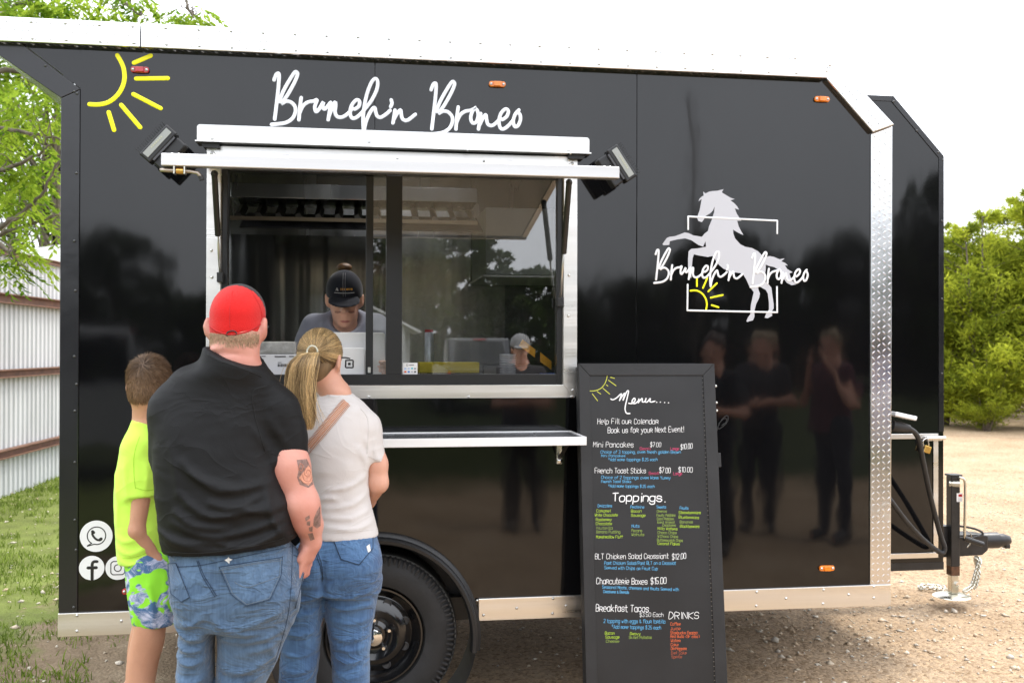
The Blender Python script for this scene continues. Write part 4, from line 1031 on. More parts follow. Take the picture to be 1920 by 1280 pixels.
MB().box(xa + .04, xb - .04, .108, .138, ZC, za + .03).build('screen_foot', WPL, pos, bevel=.003)
e_ = P(655, 682, .094); h_ = .0185
strokes(MB(), [[(e_.x + h_ * a, e_.z + h_ * b) for a, b in ((-.8, .8), (0, .82), (.8, .8), (.82, 0), (.8, -.8), (0, -.82), (-.8, -.8), (-.82, 0), (-.8, .8))]], .0062, lambda u, w, d: (u, .0945 - d, w), sub=4).build('square_emblem', INK, sm_, smooth=True)
MB().box(e_.x - .0055, e_.x + .0055, .0935, .0948, e_.z - .0055, e_.z + .0055).build('square_dot', INK, sm_)
pkx0, pkx1 = PX(470, 680, .14), PX(556, 680, .14); pz = PZ(520, 690, .14)
pack = thing('wrapped_carton', 'white carton wrapped in clear film with printed label, on counter beside the capped worker', 'carton', ((pkx0 + pkx1) / 2, .22, ZC))
MB().box(pkx0, pkx1, .14, .38, ZC, PZ(520, 664, .14)).build('carton', M('white_carton', (.62, .62, .64), .5), pack, bevel=.003)
MB().box(pkx0 + .003, pkx1 - .003, .143, .37, PZ(520, 664, .14), PZ(520, 640, .14)).build('film_wrap', M('clear_film', (.34, .34, .33), .12, bump=.006, bs=26, coat=.5, var=.3, vs=20), pack, bevel=.01)
for k, (x0, x1, y0, y1) in enumerate(((515, 536, 667, 669.5), (484, 490, 681, 684), (521, 551, 682, 687), (484, 498, 667, 668.5), (484, 495, 673, 674), (521, 528, 679, 680), (542, 551, 667, 669))):
    a, b = P(x0, y1, .1385), P(x1, y0, .1385)
    if k == 2:
        for j in range(14): MB().box(a.x + (b.x - a.x) * j / 14, a.x + (b.x - a.x) * (j + .3 + .3 * (j % 3 == 0)) / 14, .1372, .1398, a.z, b.z).build('barcode_bar', INK, pack)
    else: MB().box(a.x, b.x, .1375, .1398, a.z, b.z).build('label_print', M('grey_print', (.12, .12, .13), .6), pack)
YL = M('yellow_plastic', (.62, .50, .012), .45, var=.1, vs=10); OR = M('orange_card', (.85, .42, .02), .55)
def slab(name, label, cat, x0, x1, y0, y1, Y, dep, mat, bev=.003):
    a, b = P(x0, y1, Y), P(x1, y0, Y)
    o = MB().box(a.x, b.x, Y, Y + dep, max(a.z, ZC + .001), b.z).build(name, mat, None, bevel=bev); return tag(o, label, cat)
slab('yellow_tray', 'long yellow tray just inside the closed window pane', 'tray', 786, 899, 679, 699, .10, .12, YL)
a = P(807, 690, .16)
can = thing('spray_can', 'slim pale can with red cap standing behind the yellow tray', 'can', (a.x, .25, ZC))
zt_ = PZ(807, 616, .25)
MB().lathe([(.001, 0), (.019, 0), (.020, .004), (.020, zt_ - ZC - .02), (.014, zt_ - ZC - .01)], (a.x, .25, ZC), (0, 0, 1), 20).build('can_body', M('pale_can', (.42, .46, .50), .3, .3, var=.4, vs=50, stretch=(1, 1, .3)), can, smooth='auto')
MB().lathe([(.019, 0), (.019, .012), (.001, .013)], (a.x, .25, zt_ - .016), (0, 0, 1), 20).build('can_cap', REDLENS, can, smooth='auto')
for (pts, nm, lb) in (([(973, 648), (980, 636), (1004, 655), (1003, 670)], 'price_card', 'orange folded card leaning inside the window, nearest the stacked cups'), ([(1013, 660), (1034, 677), (1034, 693), (1013, 678)], 'price_card', 'orange card at the right end of the window pane')):
    o = MB().prism([(P(x, y, .16).x, P(x, y, .16).z) for x, y in pts], .16, .166).build(nm, OR, None); tag(o, lb, 'card')
stk_ = thing('cup_stack', 'stack of clear ribbed cups behind the window pane', 'cup stack', (PX(952, 690, .2), .2, ZC))
CUPM = M('clear_cup_plastic', (.55, .56, .58), .15, var=.2, vs=30)
z = ZC
cm = MB().lathe([(.034, 0), (.038, .004), (.038, .0085), (.034, .0095)], (0, 0, 0), (0, 0, 1), 18); CUP = raw_mesh('cup', np.array(cm.v), cm.f, CUPM, True)
copies('cup', CUP, [Vector((PX(952, 690, .2), .2, ZC + .002 + .0105 * k)) for k in range(13)], stk_)
bb_ = P(1032, 700, .22); tag(MB().lathe([(.001, 0), (.05, 0), (.06, .03), (.045, .05), (.001, .052)], (bb_.x, .24, ZC), (0, 0, 1), 18).build('blue_tub', M('blue_tub', (.03, .10, .42), .4), None, smooth='auto'), 'round blue tub at right corner of the serving counter', 'tub')
# ================================================================== people: smooth bodies grown from joined round forms
class Field:
    def __init__(s, lo, hi, h):
        s.lo, s.h = np.array(lo, float), h
        s.n = np.ceil((np.array(hi, float) - s.lo) / h).astype(int) + 1
        s.ax = [s.lo[i] + h * np.arange(s.n[i]) for i in range(3)]
        s.d = np.full(tuple(s.n), .3, np.float32)
    def win(s, lo, hi):
        a = np.clip(np.floor((np.array(lo) - s.lo) / s.h).astype(int), 0, s.n)
        b = np.clip(np.ceil((np.array(hi) - s.lo) / s.h).astype(int) + 1, 0, s.n)
        sl = tuple(slice(i, j) for i, j in zip(a, b))
        X = s.ax[0][sl[0]][:, None, None]; Y = s.ax[1][sl[1]][None, :, None]; Z = s.ax[2][sl[2]][None, None, :]
        return sl, X, Y, Z
    def join(s, sl, e, k):
        d = s.d[sl]
        if d.size == 0: return
        if k > 0:
            h = np.maximum(k - np.abs(d - e), 0) / k
            s.d[sl] = np.minimum(d, e) - h * h * k * .25
        else:
            s.d[sl] = np.minimum(d, e)
    def cone(s, a, b, r1, r2=None, k=.02, flat=None):
        r2 = r1 if r2 is None else r2
        a, b = np.array(a, float), np.array(b, float)
        m = max(r1, r2) + k + 3 * s.h
        sl, X, Y, Z = s.win(np.minimum(a, b) - m, np.maximum(a, b) + m)
        ba = b - a; q = ba.dot(ba) + 1e-12
        t = np.clip(((X - a[0]) * ba[0] + (Y - a[1]) * ba[1] + (Z - a[2]) * ba[2]) / q, 0, 1)
        e = np.sqrt((X - a[0] - t * ba[0]) ** 2 + (Y - a[1] - t * ba[1]) ** 2 + (Z - a[2] - t * ba[2]) ** 2) - (r1 + (r2 - r1) * t)
        s.join(sl, e, k); return s
    def ell(s, c, r, rot=None, k=.02, cut=False):
        c, r = np.array(c, float), np.array(r, float)
        m = r.max() + k + 3 * s.h
        sl, X, Y, Z = s.win(c - m, c + m)
        X, Y, Z = X - c[0], Y - c[1], Z - c[2]
        if rot is not None:
            rm = np.array(rot)
            X, Y, Z = (X * rm[0, i] + Y * rm[1, i] + Z * rm[2, i] for i in range(3))
        k0 = np.sqrt((X / r[0]) ** 2 + (Y / r[1]) ** 2 + (Z / r[2]) ** 2)
        k1 = np.sqrt((X / r[0] ** 2) ** 2 + (Y / r[1] ** 2) ** 2 + (Z / r[2] ** 2) ** 2) + 1e-9
        e = k0 * (k0 - 1) / k1
        if cut:
            d = s.d[sl]; h = np.maximum(k - np.abs(d + e), 0) / k if k else 0
            s.d[sl] = np.maximum(d, -e) + h * h * k * .25
        else: s.join(sl, e, k)
        return s
    def loft(s, rows, k=.03, p=2.3, caps=True):
        rows = sorted(rows); rr = np.array(catmull(rows, 6))
        z0, z1 = rr[0, 0], rr[-1, 0]
        m = k + .03
        sl, X, Y, Z = s.win((rr[:, 1].min() - rr[:, 3].max() - m, rr[:, 2].min() - rr[:, 4].max() - m, z0 - m), (rr[:, 1].max() + rr[:, 3].max() + m, rr[:, 2].max() + rr[:, 4].max() + m, z1 + m))
        z = Z.ravel()
        g = [np.interp(z, rr[:, 0], rr[:, i])[None, None, :] for i in range(1, 5)]
        u, v = np.abs(X - g[0]) / g[2], np.abs(Y - g[1]) / g[3]
        nrm = (u ** p + v ** p) ** (1 / p)
        e = (nrm - 1) * np.minimum(g[2], g[3])
        if caps: e = np.maximum(e, np.maximum(z0 - Z, Z - z1))
        s.join(sl, e, k); return s
    def plane(s, pt, nrm):
        """keep the side the normal points away from"""
        n = np.array(nrm, float); n /= np.linalg.norm(n)
        e = (s.ax[0][:, None, None] - pt[0]) * n[0] + (s.ax[1][None, :, None] - pt[1]) * n[1] + (s.ax[2][None, None, :] - pt[2]) * n[2]
        s.d = np.maximum(s.d, e.astype(np.float32)); return s
    def plane_in(s, pt, nrm, lo, hi):
        n = np.array(nrm, float); n /= np.linalg.norm(n)
        sl, X, Y, Z = s.win(lo, hi)
        e = (X - pt[0]) * n[0] + (Y - pt[1]) * n[1] + (Z - pt[2]) * n[2]
        s.d[sl] = np.maximum(s.d[sl], e); return s
    def merge(s, o, k=.03):
        s.join((slice(None),) * 3, o.d, k); return s
    def like(s):
        o = Field(s.lo, s.lo + s.h, s.h); o.n, o.ax = s.n, s.ax; o.d = np.full(tuple(s.n), .3, np.float32); return o
    def ridges(s, lines, w, a, ymax=9):
        """cloth folds: raised lines given in x, z"""
        X, Z = np.meshgrid(s.ax[0], s.ax[2], indexing='ij')
        tot = np.zeros_like(X)
        for ln in lines:
            pts = np.array(catmull(ln, 4)); best = np.full_like(X, 9.0); nn = len(pts)
            for i in range(nn - 1):
                p, q = pts[i], pts[i + 1]; b = q - p
                t = np.clip(((X - p[0]) * b[0] + (Z - p[1]) * b[1]) / (b @ b + 1e-12), 0, 1)
                fade = np.sin(np.pi * np.clip((i + t) / (nn - 1), .0, 1)) ** .6
                dist = np.hypot(X - p[0] - t * b[0], Z - p[1] - t * b[1])
                val = -np.exp(-(dist / w) ** 2) * fade
                best = np.minimum(best, val)
            tot += best
            tot -= 0
        tot = np.clip(tot, -1.6, 0)
        yi = s.ax[1] < ymax
        s.d[:, yi, :] += (tot * a)[:, None, :].astype(np.float32); return s
    def wrinkle(s, amp, fx, fz, seed, ymax=9, shear=0.0):
        X, Z = np.meshgrid(s.ax[0], s.ax[2], indexing='ij')
        v = sines(X * fx + shear * Z, Z * fz, seed, 3, 1.0)
        w = (1 - np.abs(v) * 2.2) * amp
        yi = s.ax[1] < ymax
        s.d[:, yi, :] -= w[:, None, :].astype(np.float32); return s
    def mesh(s):
        d, n = s.d, s.n
        ins = d < 0
        S = np.zeros((n[0] - 1, n[1] - 1, n[2] - 1, 3), np.float32); Cn = np.zeros(S.shape[:3], np.float32)
        crosses = []
        for ax in range(3):
            sa = [slice(None)] * 3; sb = [slice(None)] * 3
            sa[ax] = slice(0, -1); sb[ax] = slice(1, None)
            A, Bv = d[tuple(sa)], d[tuple(sb)]
            cr = ins[tuple(sa)] != ins[tuple(sb)]
            t = np.where(cr, A / np.where(cr, A - Bv, 1), 0).astype(np.float32)
            crosses.append(cr)
            o = [i for i in range(3) if i != ax]
            for i in (0, 1):
                for j in (0, 1):
                    w = [slice(None)] * 3
                    w[o[0]] = slice(i, n[o[0]] - 1 + i); w[o[1]] = slice(j, n[o[1]] - 1 + j)
                    c_ = cr[tuple(w)]; t_ = t[tuple(w)]
                    Cn += c_
                    S[..., ax] += t_ * c_
                    S[..., o[0]] += i * c_; S[..., o[1]] += j * c_
        act = Cn > 0
        idx = -np.ones(act.shape, np.int64); idx[act] = np.arange(act.sum())
        ijk = np.argwhere(act)
        V = (ijk + S[act] / Cn[act][:, None]) * s.h + s.lo
        F = []
        for ax in range(3):
            o = [i for i in range(3) if i != ax]
            cr = crosses[ax]
            E = np.argwhere(cr)
            ok = (E[:, o[0]] > 0) & (E[:, o[1]] > 0) & (E[:, o[0]] < n[o[0]] - 1) & (E[:, o[1]] < n[o[1]] - 1)
            E = E[ok]
            q = []
            for i, j in ((-1, -1), (0, -1), (0, 0), (-1, 0)):
                C2 = E.copy(); C2[:, o[0]] += i; C2[:, o[1]] += j
                q.append(idx[C2[:, 0], C2[:, 1], C2[:, 2]])
            q = np.stack(q, 1)
            fl = ins[E[:, 0], E[:, 1], E[:, 2]]
            if ax == 1: fl = ~fl
            q[~fl] = q[~fl][:, ::-1]
            F.append(q)
        F = np.concatenate(F); F = F[(F >= 0).all(1)]
        return V, F
    def build(s, name, mat, parent, relax=1):
        V, F = s.mesh()
        for _ in range(relax):
            acc = np.zeros_like(V); cnt = np.zeros(len(V))
            for a, b in ((0, 1), (1, 2), (2, 3), (3, 0)):
                np.add.at(acc, F[:, a], V[F[:, b]]); np.add.at(cnt, F[:, a], 1)
                np.add.at(acc, F[:, b], V[F[:, a]]); np.add.at(cnt, F[:, b], 1)
            V = V * .45 + .55 * acc / np.maximum(cnt, 1)[:, None]
        s.V, s.F = V, F
        off = np.array(base_of(parent))
        o = link(name, raw_mesh(name, V - off, F, mat, True), parent)
        return o
    def bvh(s):
        return BVHTree.FromPolygons([Vector(v) for v in s.V], [tuple(int(i) for i in f) for f in s.F])

def rotm(yaw=0, pitch=0, roll=0):
    return np.array(Matrix.Rotation(R(yaw), 3, 'Z') @ Matrix.Rotation(R(pitch), 3, 'X') @ Matrix.Rotation(R(roll), 3, 'Y'))

class Head:
    """y forward, z up, origin between the ears"""
    def __init__(s, c, sc=1.0, yaw=0, pitch=0, roll=0):
        s.c, s.s, s.m = np.array(c, float), sc, rotm(yaw, pitch, roll)
    def at(s, x, y, z): return s.c + s.m @ (np.array((x, y, z)) * s.s)
    def put(s, f, face=False, neck=True, ear=0.0):
        e = lambda c, r, rot=None, k=.02: f.ell(s.at(*c), np.array(r) * s.s, s.m if rot is None else s.m @ rot, k)
        e((0, -.006, .035), (.076, .098, .094), k=0)
        e((0, -.050, -.025), (.058, .048, .06), k=.03)
        e((0, .040, -.045), (.057, .058, .078), k=.03)
        e((0, .076, -.100), (.026, .022, .02), k=.03)
        f.cone(s.at(0, .092, .012), s.at(0, .112, -.026), .009 * s.s, .014 * s.s, .012)
        e((.012, .100, -.030), (.009, .011, .008), k=.006); e((-.012, .100, -.030), (.009, .011, .008), k=.006)
        e((0, .092, -.062), (.022, .010, .006), k=.006); e((0, .090, -.072), (.018, .011, .006), k=.004)
        for q in (-1, 1):
            e((q * .031, .086, .022), (.020, .012, .007), k=.012)
            if face: f.ell(s.at(q * .031, .098, .006), np.array((.015, .008, .009)) * s.s, s.m, .008, cut=True); e((q * .031, .083, .006), (.014, .011, .010), k=.003)
            rot = rotm(q * 24, 0, q * 6)
            e((q * (.085 + ear), -.006, -.004), (.011 + ear * .4, .025 + ear * .5, .035 + ear * .6), rot, k=.006)
            f.ell(s.at(q * (.096 + ear * 1.4), -.004, .002), np.array((.008, .013, .020)) * s.s, s.m @ rot, .006, cut=True)
        if neck: f.cone(s.at(0, -.02, -.06), s.at(0, -.04, -.20), .054 * s.s, .060 * s.s, .04)

def tube_strands(P3, rad, ns=3):
    """P3: (N, K, 3) -> vertices, quads of thin tapering strands"""
    N, K, _ = P3.shape
    t = np.gradient(P3, axis=1); t /= np.linalg.norm(t, axis=2, keepdims=True) + 1e-9
    ref = np.array((.31, .77, .55))
    a = np.cross(t, ref); a /= np.linalg.norm(a, axis=2, keepdims=True) + 1e-9
    b = np.cross(t, a)
    tap = np.linspace(1, .35, K)[None, :, None] if np.ndim(rad) == 0 else np.asarray(rad)[None, :, None]
    rr = rad if np.ndim(rad) == 0 else 1.0
    rings = [P3 + rr * tap * (a * math.cos(2 * math.pi * k / ns) + b * math.sin(2 * math.pi * k / ns)) for k in range(ns)]
    V = np.stack(rings, 2).reshape(-1, 3)
    base = (np.arange(N)[:, None] * K + np.arange(K - 1)[None, :]).ravel() * ns
    F = np.concatenate([np.stack([base + k, base + (k + 1) % ns, base + ns + (k + 1) % ns, base + ns + k], 1) for k in range(ns)])
    return V, F

def hair_obj(name, P3, rad, mat, parent, shade):
    V, F = tube_strands(P3, rad)
    me = raw_mesh(name, V - np.array(base_of(parent)), F, mat, True)
    at = me.attributes.new('shade', 'FLOAT', 'POINT')
    at.data.foreach_set('value', np.repeat(shade.reshape(-1), 3).astype(np.float32))
    return link(name, me, parent)

def hair_mat(name, dark, light, rough=.38):
    m = M(name, dark, rough); n, l = m.node_tree.nodes, m.node_tree.links
    a = n.new('ShaderNodeAttribute'); a.attribute_name = 'shade'
    mx = n.new('ShaderNodeMixRGB'); mx.inputs[1].default_value = (*dark, 1); mx.inputs[2].default_value = (*light, 1)
    l.new(a.outputs['Fac'], mx.inputs['Fac']); l.new(mx.outputs['Color'], n['Principled BSDF'].inputs['Base Color'])
    return m

def hit(bvh, px, py, off=.0012):
    d = ray(px, py).normalized()
    loc, nrm, i, dist = bvh.ray_cast(CAM, d)
    if loc is None: return None
    if nrm.dot(d) > 0: nrm = -nrm
    return loc + nrm * off
def drape_lines(bvh, lines, r, name, mat, parent, off=.0008, sub=6, n=5):
    """sewn seams: thin cords lying on the cloth"""
    for ln in lines:
        pts = [hit(bvh, p[0], p[1], off) for p in catmull(ln, sub)]
        pts = [p for p in pts if p is not None]
        run = [pts[0]] if pts else []
        for p in pts[1:]:
            if (p - run[-1]).length < .06: run.append(p)
        if len(run) > 2: MB().tube(run, r, n).build(name, mat, parent, smooth=True)
def drape_patch(bvh, poly, name, mat, parent, off=.003, cuts=3, uv=None):
    bm = bmesh.new()
    vs = [bm.verts.new((x, y, 0)) for x, y in poly]
    bm.faces.new(vs)
    bmesh.ops.triangulate(bm, faces=bm.faces[:])
    for _ in range(cuts): bmesh.ops.subdivide_edges(bm, edges=bm.edges[:], cuts=1, use_grid_fill=True)
    base = base_of(parent); bad = []
    for v in bm.verts:
        h_ = hit(bvh, v.co.x, v.co.y, off)
        if h_ is None: bad.append(v)
        else: v.co = h_ - base
    bmesh.ops.delete(bm, geom=bad, context='VERTS')
    bmesh.ops.recalc_face_normals(bm, faces=bm.faces)
    me = bpy.data.meshes.new(name); bm.to_mesh(me); bm.free()
    me.materials.append(mat); me.polygons.foreach_set('use_smooth', [True] * len(me.polygons))
    return link(name, me, parent)

def cloth(name, col, **k):
    d = dict(rough=.9, var=.10, vs=7, bump=.0006, bs=420, sheen=.15, spec=.2, fold=(.006, (4, 4, 7))); d.update(k)
    return M(name, col, **d)
def denim(name, c1, c2):
    m = M(name, c1, .85, sheen=.2)
    n, l = m.node_tree.nodes, m.node_tree.links; b = n['Principled BSDF']
    t = n.new('ShaderNodeTexCoord')
    big = n.new('ShaderNodeTexNoise'); big.inputs['Scale'].default_value = 5.5; big.inputs['Detail'].default_value = 4
    mp = n.new('ShaderNodeMapping'); mp.inputs['Scale'].default_value = (170, 170, 10)
    th = n.new('ShaderNodeTexNoise'); th.inputs['Scale'].default_value = 1.0; th.inputs['Detail'].default_value = 4
    ad = n.new('ShaderNodeMath'); ad.operation = 'MULTIPLY_ADD'; ad.inputs[1].default_value = .55
    mr = n.new('ShaderNodeMapRange'); mr.inputs['From Min'].default_value = .56; mr.inputs['From Max'].default_value = 1.06
    mx = n.new('ShaderNodeMixRGB'); mx.inputs[1].default_value = (*c1, 1); mx.inputs[2].default_value = (*c2, 1)
    bp = n.new('ShaderNodeBump'); bp.inputs['Distance'].default_value = .0009
    mf = n.new('ShaderNodeMapping'); mf.inputs['Scale'].default_value = (7, 7, 17); mf.inputs['Rotation'].default_value = (0, .3, 0)
    nf = n.new('ShaderNodeTexNoise'); nf.inputs['Scale'].default_value = 1.0; nf.inputs['Detail'].default_value = 3; nf.inputs['Distortion'].default_value = .9
    sb = n.new('ShaderNodeMath'); sb.operation = 'SUBTRACT'; sb.inputs[1].default_value = .5
    ab = n.new('ShaderNodeMath'); ab.operation = 'ABSOLUTE'; wr_ = n.new('ShaderNodeMapRange'); wr_.inputs['From Max'].default_value = .11; wr_.inputs['To Min'].default_value = 1.0; wr_.inputs['To Max'].default_value = 0.0
    b2 = n.new('ShaderNodeBump'); b2.inputs['Distance'].default_value = .0042; b2.inputs['Strength'].default_value = .9
    ad2 = n.new('ShaderNodeMath'); ad2.operation = 'MULTIPLY_ADD'; ad2.inputs[1].default_value = .12
    l.new(t.outputs['Object'], mf.inputs['Vector']); l.new(mf.outputs['Vector'], nf.inputs['Vector']); l.new(nf.outputs['Fac'], sb.inputs[0]); l.new(sb.outputs['Value'], ab.inputs[0]); l.new(ab.outputs['Value'], wr_.inputs['Value'])
    l.new(wr_.outputs['Result'], b2.inputs['Height']); l.new(bp.outputs['Normal'], b2.inputs['Normal']); l.new(wr_.outputs['Result'], ad2.inputs[0])
    l.new(t.outputs['Object'], big.inputs['Vector']); l.new(t.outputs['Object'], mp.inputs['Vector']); l.new(mp.outputs['Vector'], th.inputs['Vector'])
    l.new(th.outputs['Fac'], ad.inputs[0]); l.new(big.outputs['Fac'], ad.inputs[2]); l.new(ad.outputs['Value'], ad2.inputs[2]); l.new(ad2.outputs['Value'], mr.inputs['Value'])
    l.new(mr.outputs['Result'], mx.inputs['Fac']); l.new(mx.outputs['Color'], b.inputs['Base Color'])
    l.new(th.outputs['Fac'], bp.inputs['Height']); l.new(b2.outputs['Normal'], b.inputs['Normal'])
    return m
def skin(name, c, c2):
    return M(name, c, .5, col2=c2, vs=9, bump=.0005, bs=130, sss=.12, spec=.4)

DENIM = denim('mid_blue_denim', (.022, .050, .100), (.082, .145, .235))
DENIM2 = denim('bright_blue_denim', (.018, .052, .135), (.070, .155, .295))
STITCH = M('denim_stitch', (.014, .030, .060), .85)
STITCH2 = M('pale_denim_stitch', (.13, .16, .19), .8)
SHOE = M('dark_shoe', (.03, .03, .032), .6, var=.3, vs=20)
SOLE = M('white_sole', (.6, .6, .58), .6)

def shoe(parent, x, y, yaw=0, L=.28, mat=None):
    f = Field((x - .12, y - .16, 0), (x + .12, y + .28, .16), .009)
    m = rotm(yaw); q = lambda a, b, c: np.array((x, y, 0)) + m @ np.array((a, b, c))
    f.cone(q(0, -.04, .055), q(0, .13, .04), .046, .040, 0); f.cone(q(0, -.04, .06), q(0, -.03, .12), .044, .042, .03)
    f.plane((0, 0, .006), (0, 0, -1))
    f.build('shoe', mat or SHOE, parent)

# ------------------------------------------------------------------ the man in the red cap
YM = -.932
mp_ = lambda px, py, dy=0.0: np.array(P(px, py, YM)) + np.array((0, dy, 0))
def rows_of(yp, rows):
    out = []
    for r_ in rows:
        py, xl, xr, ry = r_[:4]; cy = r_[4] if len(r_) > 4 else 0.0
        a, b = P(xl, py, yp), P(xr, py, yp)
        out.append((a.z * .5 + b.z * .5, (a.x + b.x) / 2, yp + cy, (b.x - a.x) / 2, ry))
    return out
def xz(yp, pts): return [(P(x, y, yp).x, P(x, y, yp).z) for x, y in pts]
ground_pt = lambda px, yp: (PX(px, 1000, yp), yp, 0)

man = thing('person', 'broad man in red cap, black t-shirt and blue jeans seen from behind', 'person', ground_pt(445, YM))
SKIN_M = skin('ruddy_skin', (.50, .200, .150), (.60, .30, .235))
f = Field((-.86, YM - .30, -.0), (.02, YM + .42, 1.86), .0075)
hm = Head(mp_(445, 613), .875, -10, 4)
hm.put(f, ear=.013)
f.cone(mp_(443, 632, -.03), mp_(440, 690, -.02), .072, .082, .03)                       # thick neck
f.ell(mp_(430, 655, -.075), (.05, .02, .012), k=.015)                                 # neck roll
f.loft(rows_of(YM, [(1100, 335, 545, .12), (1000, 325, 535, .13), (900, 320, 510, .12), (800, 320, 520, .10), (730, 345, 520, .08), (690, 395, 485, .06)]), .04)
f.cone(mp_(522, 775), mp_(545, 870, -.02), .052, .057, .05)
f.cone(mp_(545, 870, -.02), mp_(564, 945, -.02), .058, .055, .03)
f.cone(mp_(566, 945, -.02), mp_(580, 985, .01), .055, .043, .03)
f.ell(mp_(553, 938, -.062), (.020, .016, .020), k=.025); f.ell(mp_(572, 968, -.03), (.036, .032, .05), k=.03)
f.ell(mp_(535, 880, -.045), (.030, .028, .05), k=.03)
f.cone(mp_(580, 985, .01), mp_(584, 1018, .02), .040, .028, .02)
f.cone(mp_(584, 1018, .02), mp_(572, 1044, .03), .030, .032, .02)
f.cone(mp_(572, 1030, -.005), mp_(561, 1048, -.01), .013, .011, .008)                  # thumb
for i, (dx, dy) in enumerate(((-2, .0), (4, .02), (9, .04), (13, .06))):
    f.cone(mp_(570 + dx, 1042, dy), mp_(560 + dx, 1085, dy), .0125, .010, .006)
f.cone(mp_(327, 775), mp_(312, 880, .08), .052, .048, .05)
f.cone(mp_(312, 880, .08), mp_(370, 905, .28), .048, .034, .03)
f.ell(mp_(385, 900, .33), (.035, .05, .022), k=.02)
for i in range(4): f.cone(mp_(375 + i * 9, 900, .36), mp_(378 + i * 9, 893, .42 - .01 * (i - 1.5) ** 2), .010, .009, .006)
for x0, x1, xb in ((372, 363, 358), (478, 456, 448)):
    a, b = P(x0, 1120, YM), P(x1, 1275, YM)
    f.cone((a.x, YM, a.z), (b.x, YM + .02, b.z), .042, .040, .01)
    f.cone((b.x, YM + .02, b.z), (PX(xb, 1275, YM), YM, .07), .04, .038, .01)
f.ridges([xz(YM, [(398, 664), (432, 661), (478, 668)])], .006, -.006, YM)
body = f.build('body', SKIN_M, man)
BV_man = f.bvh()

SHIRT_B = cloth('black_jersey', (.0065, .0065, .007), rough=.6, sheen=.0, var=.2)
f = Field((-.88, YM - .30, .72), (.02, YM + .34, 1.60), .0068)
f.loft(rows_of(YM, [(1060, 310, 552, .165, .01), (1030, 306, 556, .172, .01), (1000, 300, 557, .175, .01), (950, 295, 549, .172), (900, 291, 534, .165), (850, 289, 516, .155), (800, 290, 512, .142), (760, 304, 512, .125), (728, 325, 512, .112, -.005), (702, 350, 506, .108, -.015), (682, 374, 498, .106, -.02), (650, 384, 492, .104, -.02)]), .03)
f.cone(mp_(490, 742), mp_(520, 775), .058, .062, .06)
f.cone(mp_(355, 722), mp_(326, 768), .058, .064, .06)
sl_ = f.like()
sl_.cone(mp_(521, 770), mp_(536, 815), .062, .062, 0); sl_.cone(mp_(536, 815), mp_(546, 900, -.02), .063, .064, .02)
sl_.plane(mp_(507, 862), (.10, -.05, -1)); f.merge(sl_, .045)
sl_ = f.like(); sl_.cone(mp_(326, 768), mp_(309, 870, .06), .064, .060, 0); sl_.plane(mp_(309, 862, .06), (-.1, .3, -1)); f.merge(sl_, .04)
f.plane(mp_(432, 674, -.115), (.42, -.30, 1))                                          # neckline
a, b = np.array(P(310, 1043, YM - .10)), np.array(P(553, 1013, YM - .08))
f.plane(a, ((b[2] - a[2]) / (b[0] - a[0]), 0, -1))                          # hem
FM = xz(YM, [])
fold = lambda *pts: xz(YM, pts)
f.ridges([fold((372, 868), (425, 905), (520, 893)), fold((345, 905), (415, 952), (540, 925)), fold((330, 962), (420, 988), (545, 958)), fold((318, 1000), (430, 1014), (548, 986)),
          fold((505, 900), (520, 960), (545, 1000)), fold((350, 850), (390, 885), (455, 900)), fold((300, 985), (360, 1000), (440, 998)), fold((460, 935), (500, 945), (545, 935)), fold((400, 925), (450, 935), (500, 918)), fold((340, 940), (380, 968), (450, 972)), fold((420, 1000), (480, 1003), (548, 975))], .011, .0125, YM)
f.ridges([fold((480, 800), (505, 830), (520, 870)), fold((505, 775), (520, 800), (545, 835)), fold((330, 820), (345, 870), (350, 930)), fold((440, 1030), (500, 1020), (550, 1005))], .012, .006, YM)
f.wrinkle(.0022, 1.6, 4.5, 61, YM + .05, .6)
shirt = f.build('t_shirt', SHIRT_B, man)
bv = f.bvh(); SEAM = M('black_seam', (.006, .006, .006), .8)
drape_lines(bv, [[(531, 716), (500, 724), (474, 735), (478, 780), (497, 846)], [(530, 716), (560, 745), (575, 800)], [(509, 850), (540, 855), (577, 846)], [(312, 1034), (380, 1036), (470, 1024), (551, 1003)]], .0010, 'seam', SEAM, shirt)

drape_lines(bv, [[(389, 664), (410, 676), (432, 683), (462, 694), (490, 706)]], .0012, 'collar_seam', SEAM, shirt)
f = Field((-.86, YM - .28, .06), (.02, YM + .30, 1.04), .0075)
f.loft(rows_of(YM, [(1165, 336, 548, .140), (1130, 331, 553, .148), (1095, 326, 556, .150), (1055, 320, 550, .150), (1015, 322, 542, .146), (985, 326, 536, .14)]), 0)
zlow = .1
def leg_rows(yp, rows, bx, bw, bd=.075, by=0.0):
    o = rows_of(yp, rows); s_ = FOC / 3.2
    return o + [(.30, PX(bx, 1275, yp), yp + by, bw * 1.05, bd * 1.02), (.10, PX(bx, 1275, yp), yp + by, bw, bd)]
f.loft(leg_rows(YM, [(1110, 425, 556, .14), (1165, 408, 548, .13), (1210, 407, 530, .115), (1250, 405, 510, .10), (1290, 403, 497, .092)], 449, .085, .08), .03)
f.loft(leg_rows(YM, [(1110, 330, 425, .13), (1165, 340, 407, .115), (1210, 338, 405, .105), (1250, 333, 404, .10), (1290, 330, 401, .092)], 362, .080, .08, .03), .02)
f.ell(mp_(380, 1100, -.075), (.072, .078, .09), k=.05); f.ell(mp_(484, 1104, -.075), (.085, .082, .10), k=.05)
f.cone(mp_(543, 1050, .02), mp_(548, 1075, .03), .036, .038, .03)                       # hand in the pocket
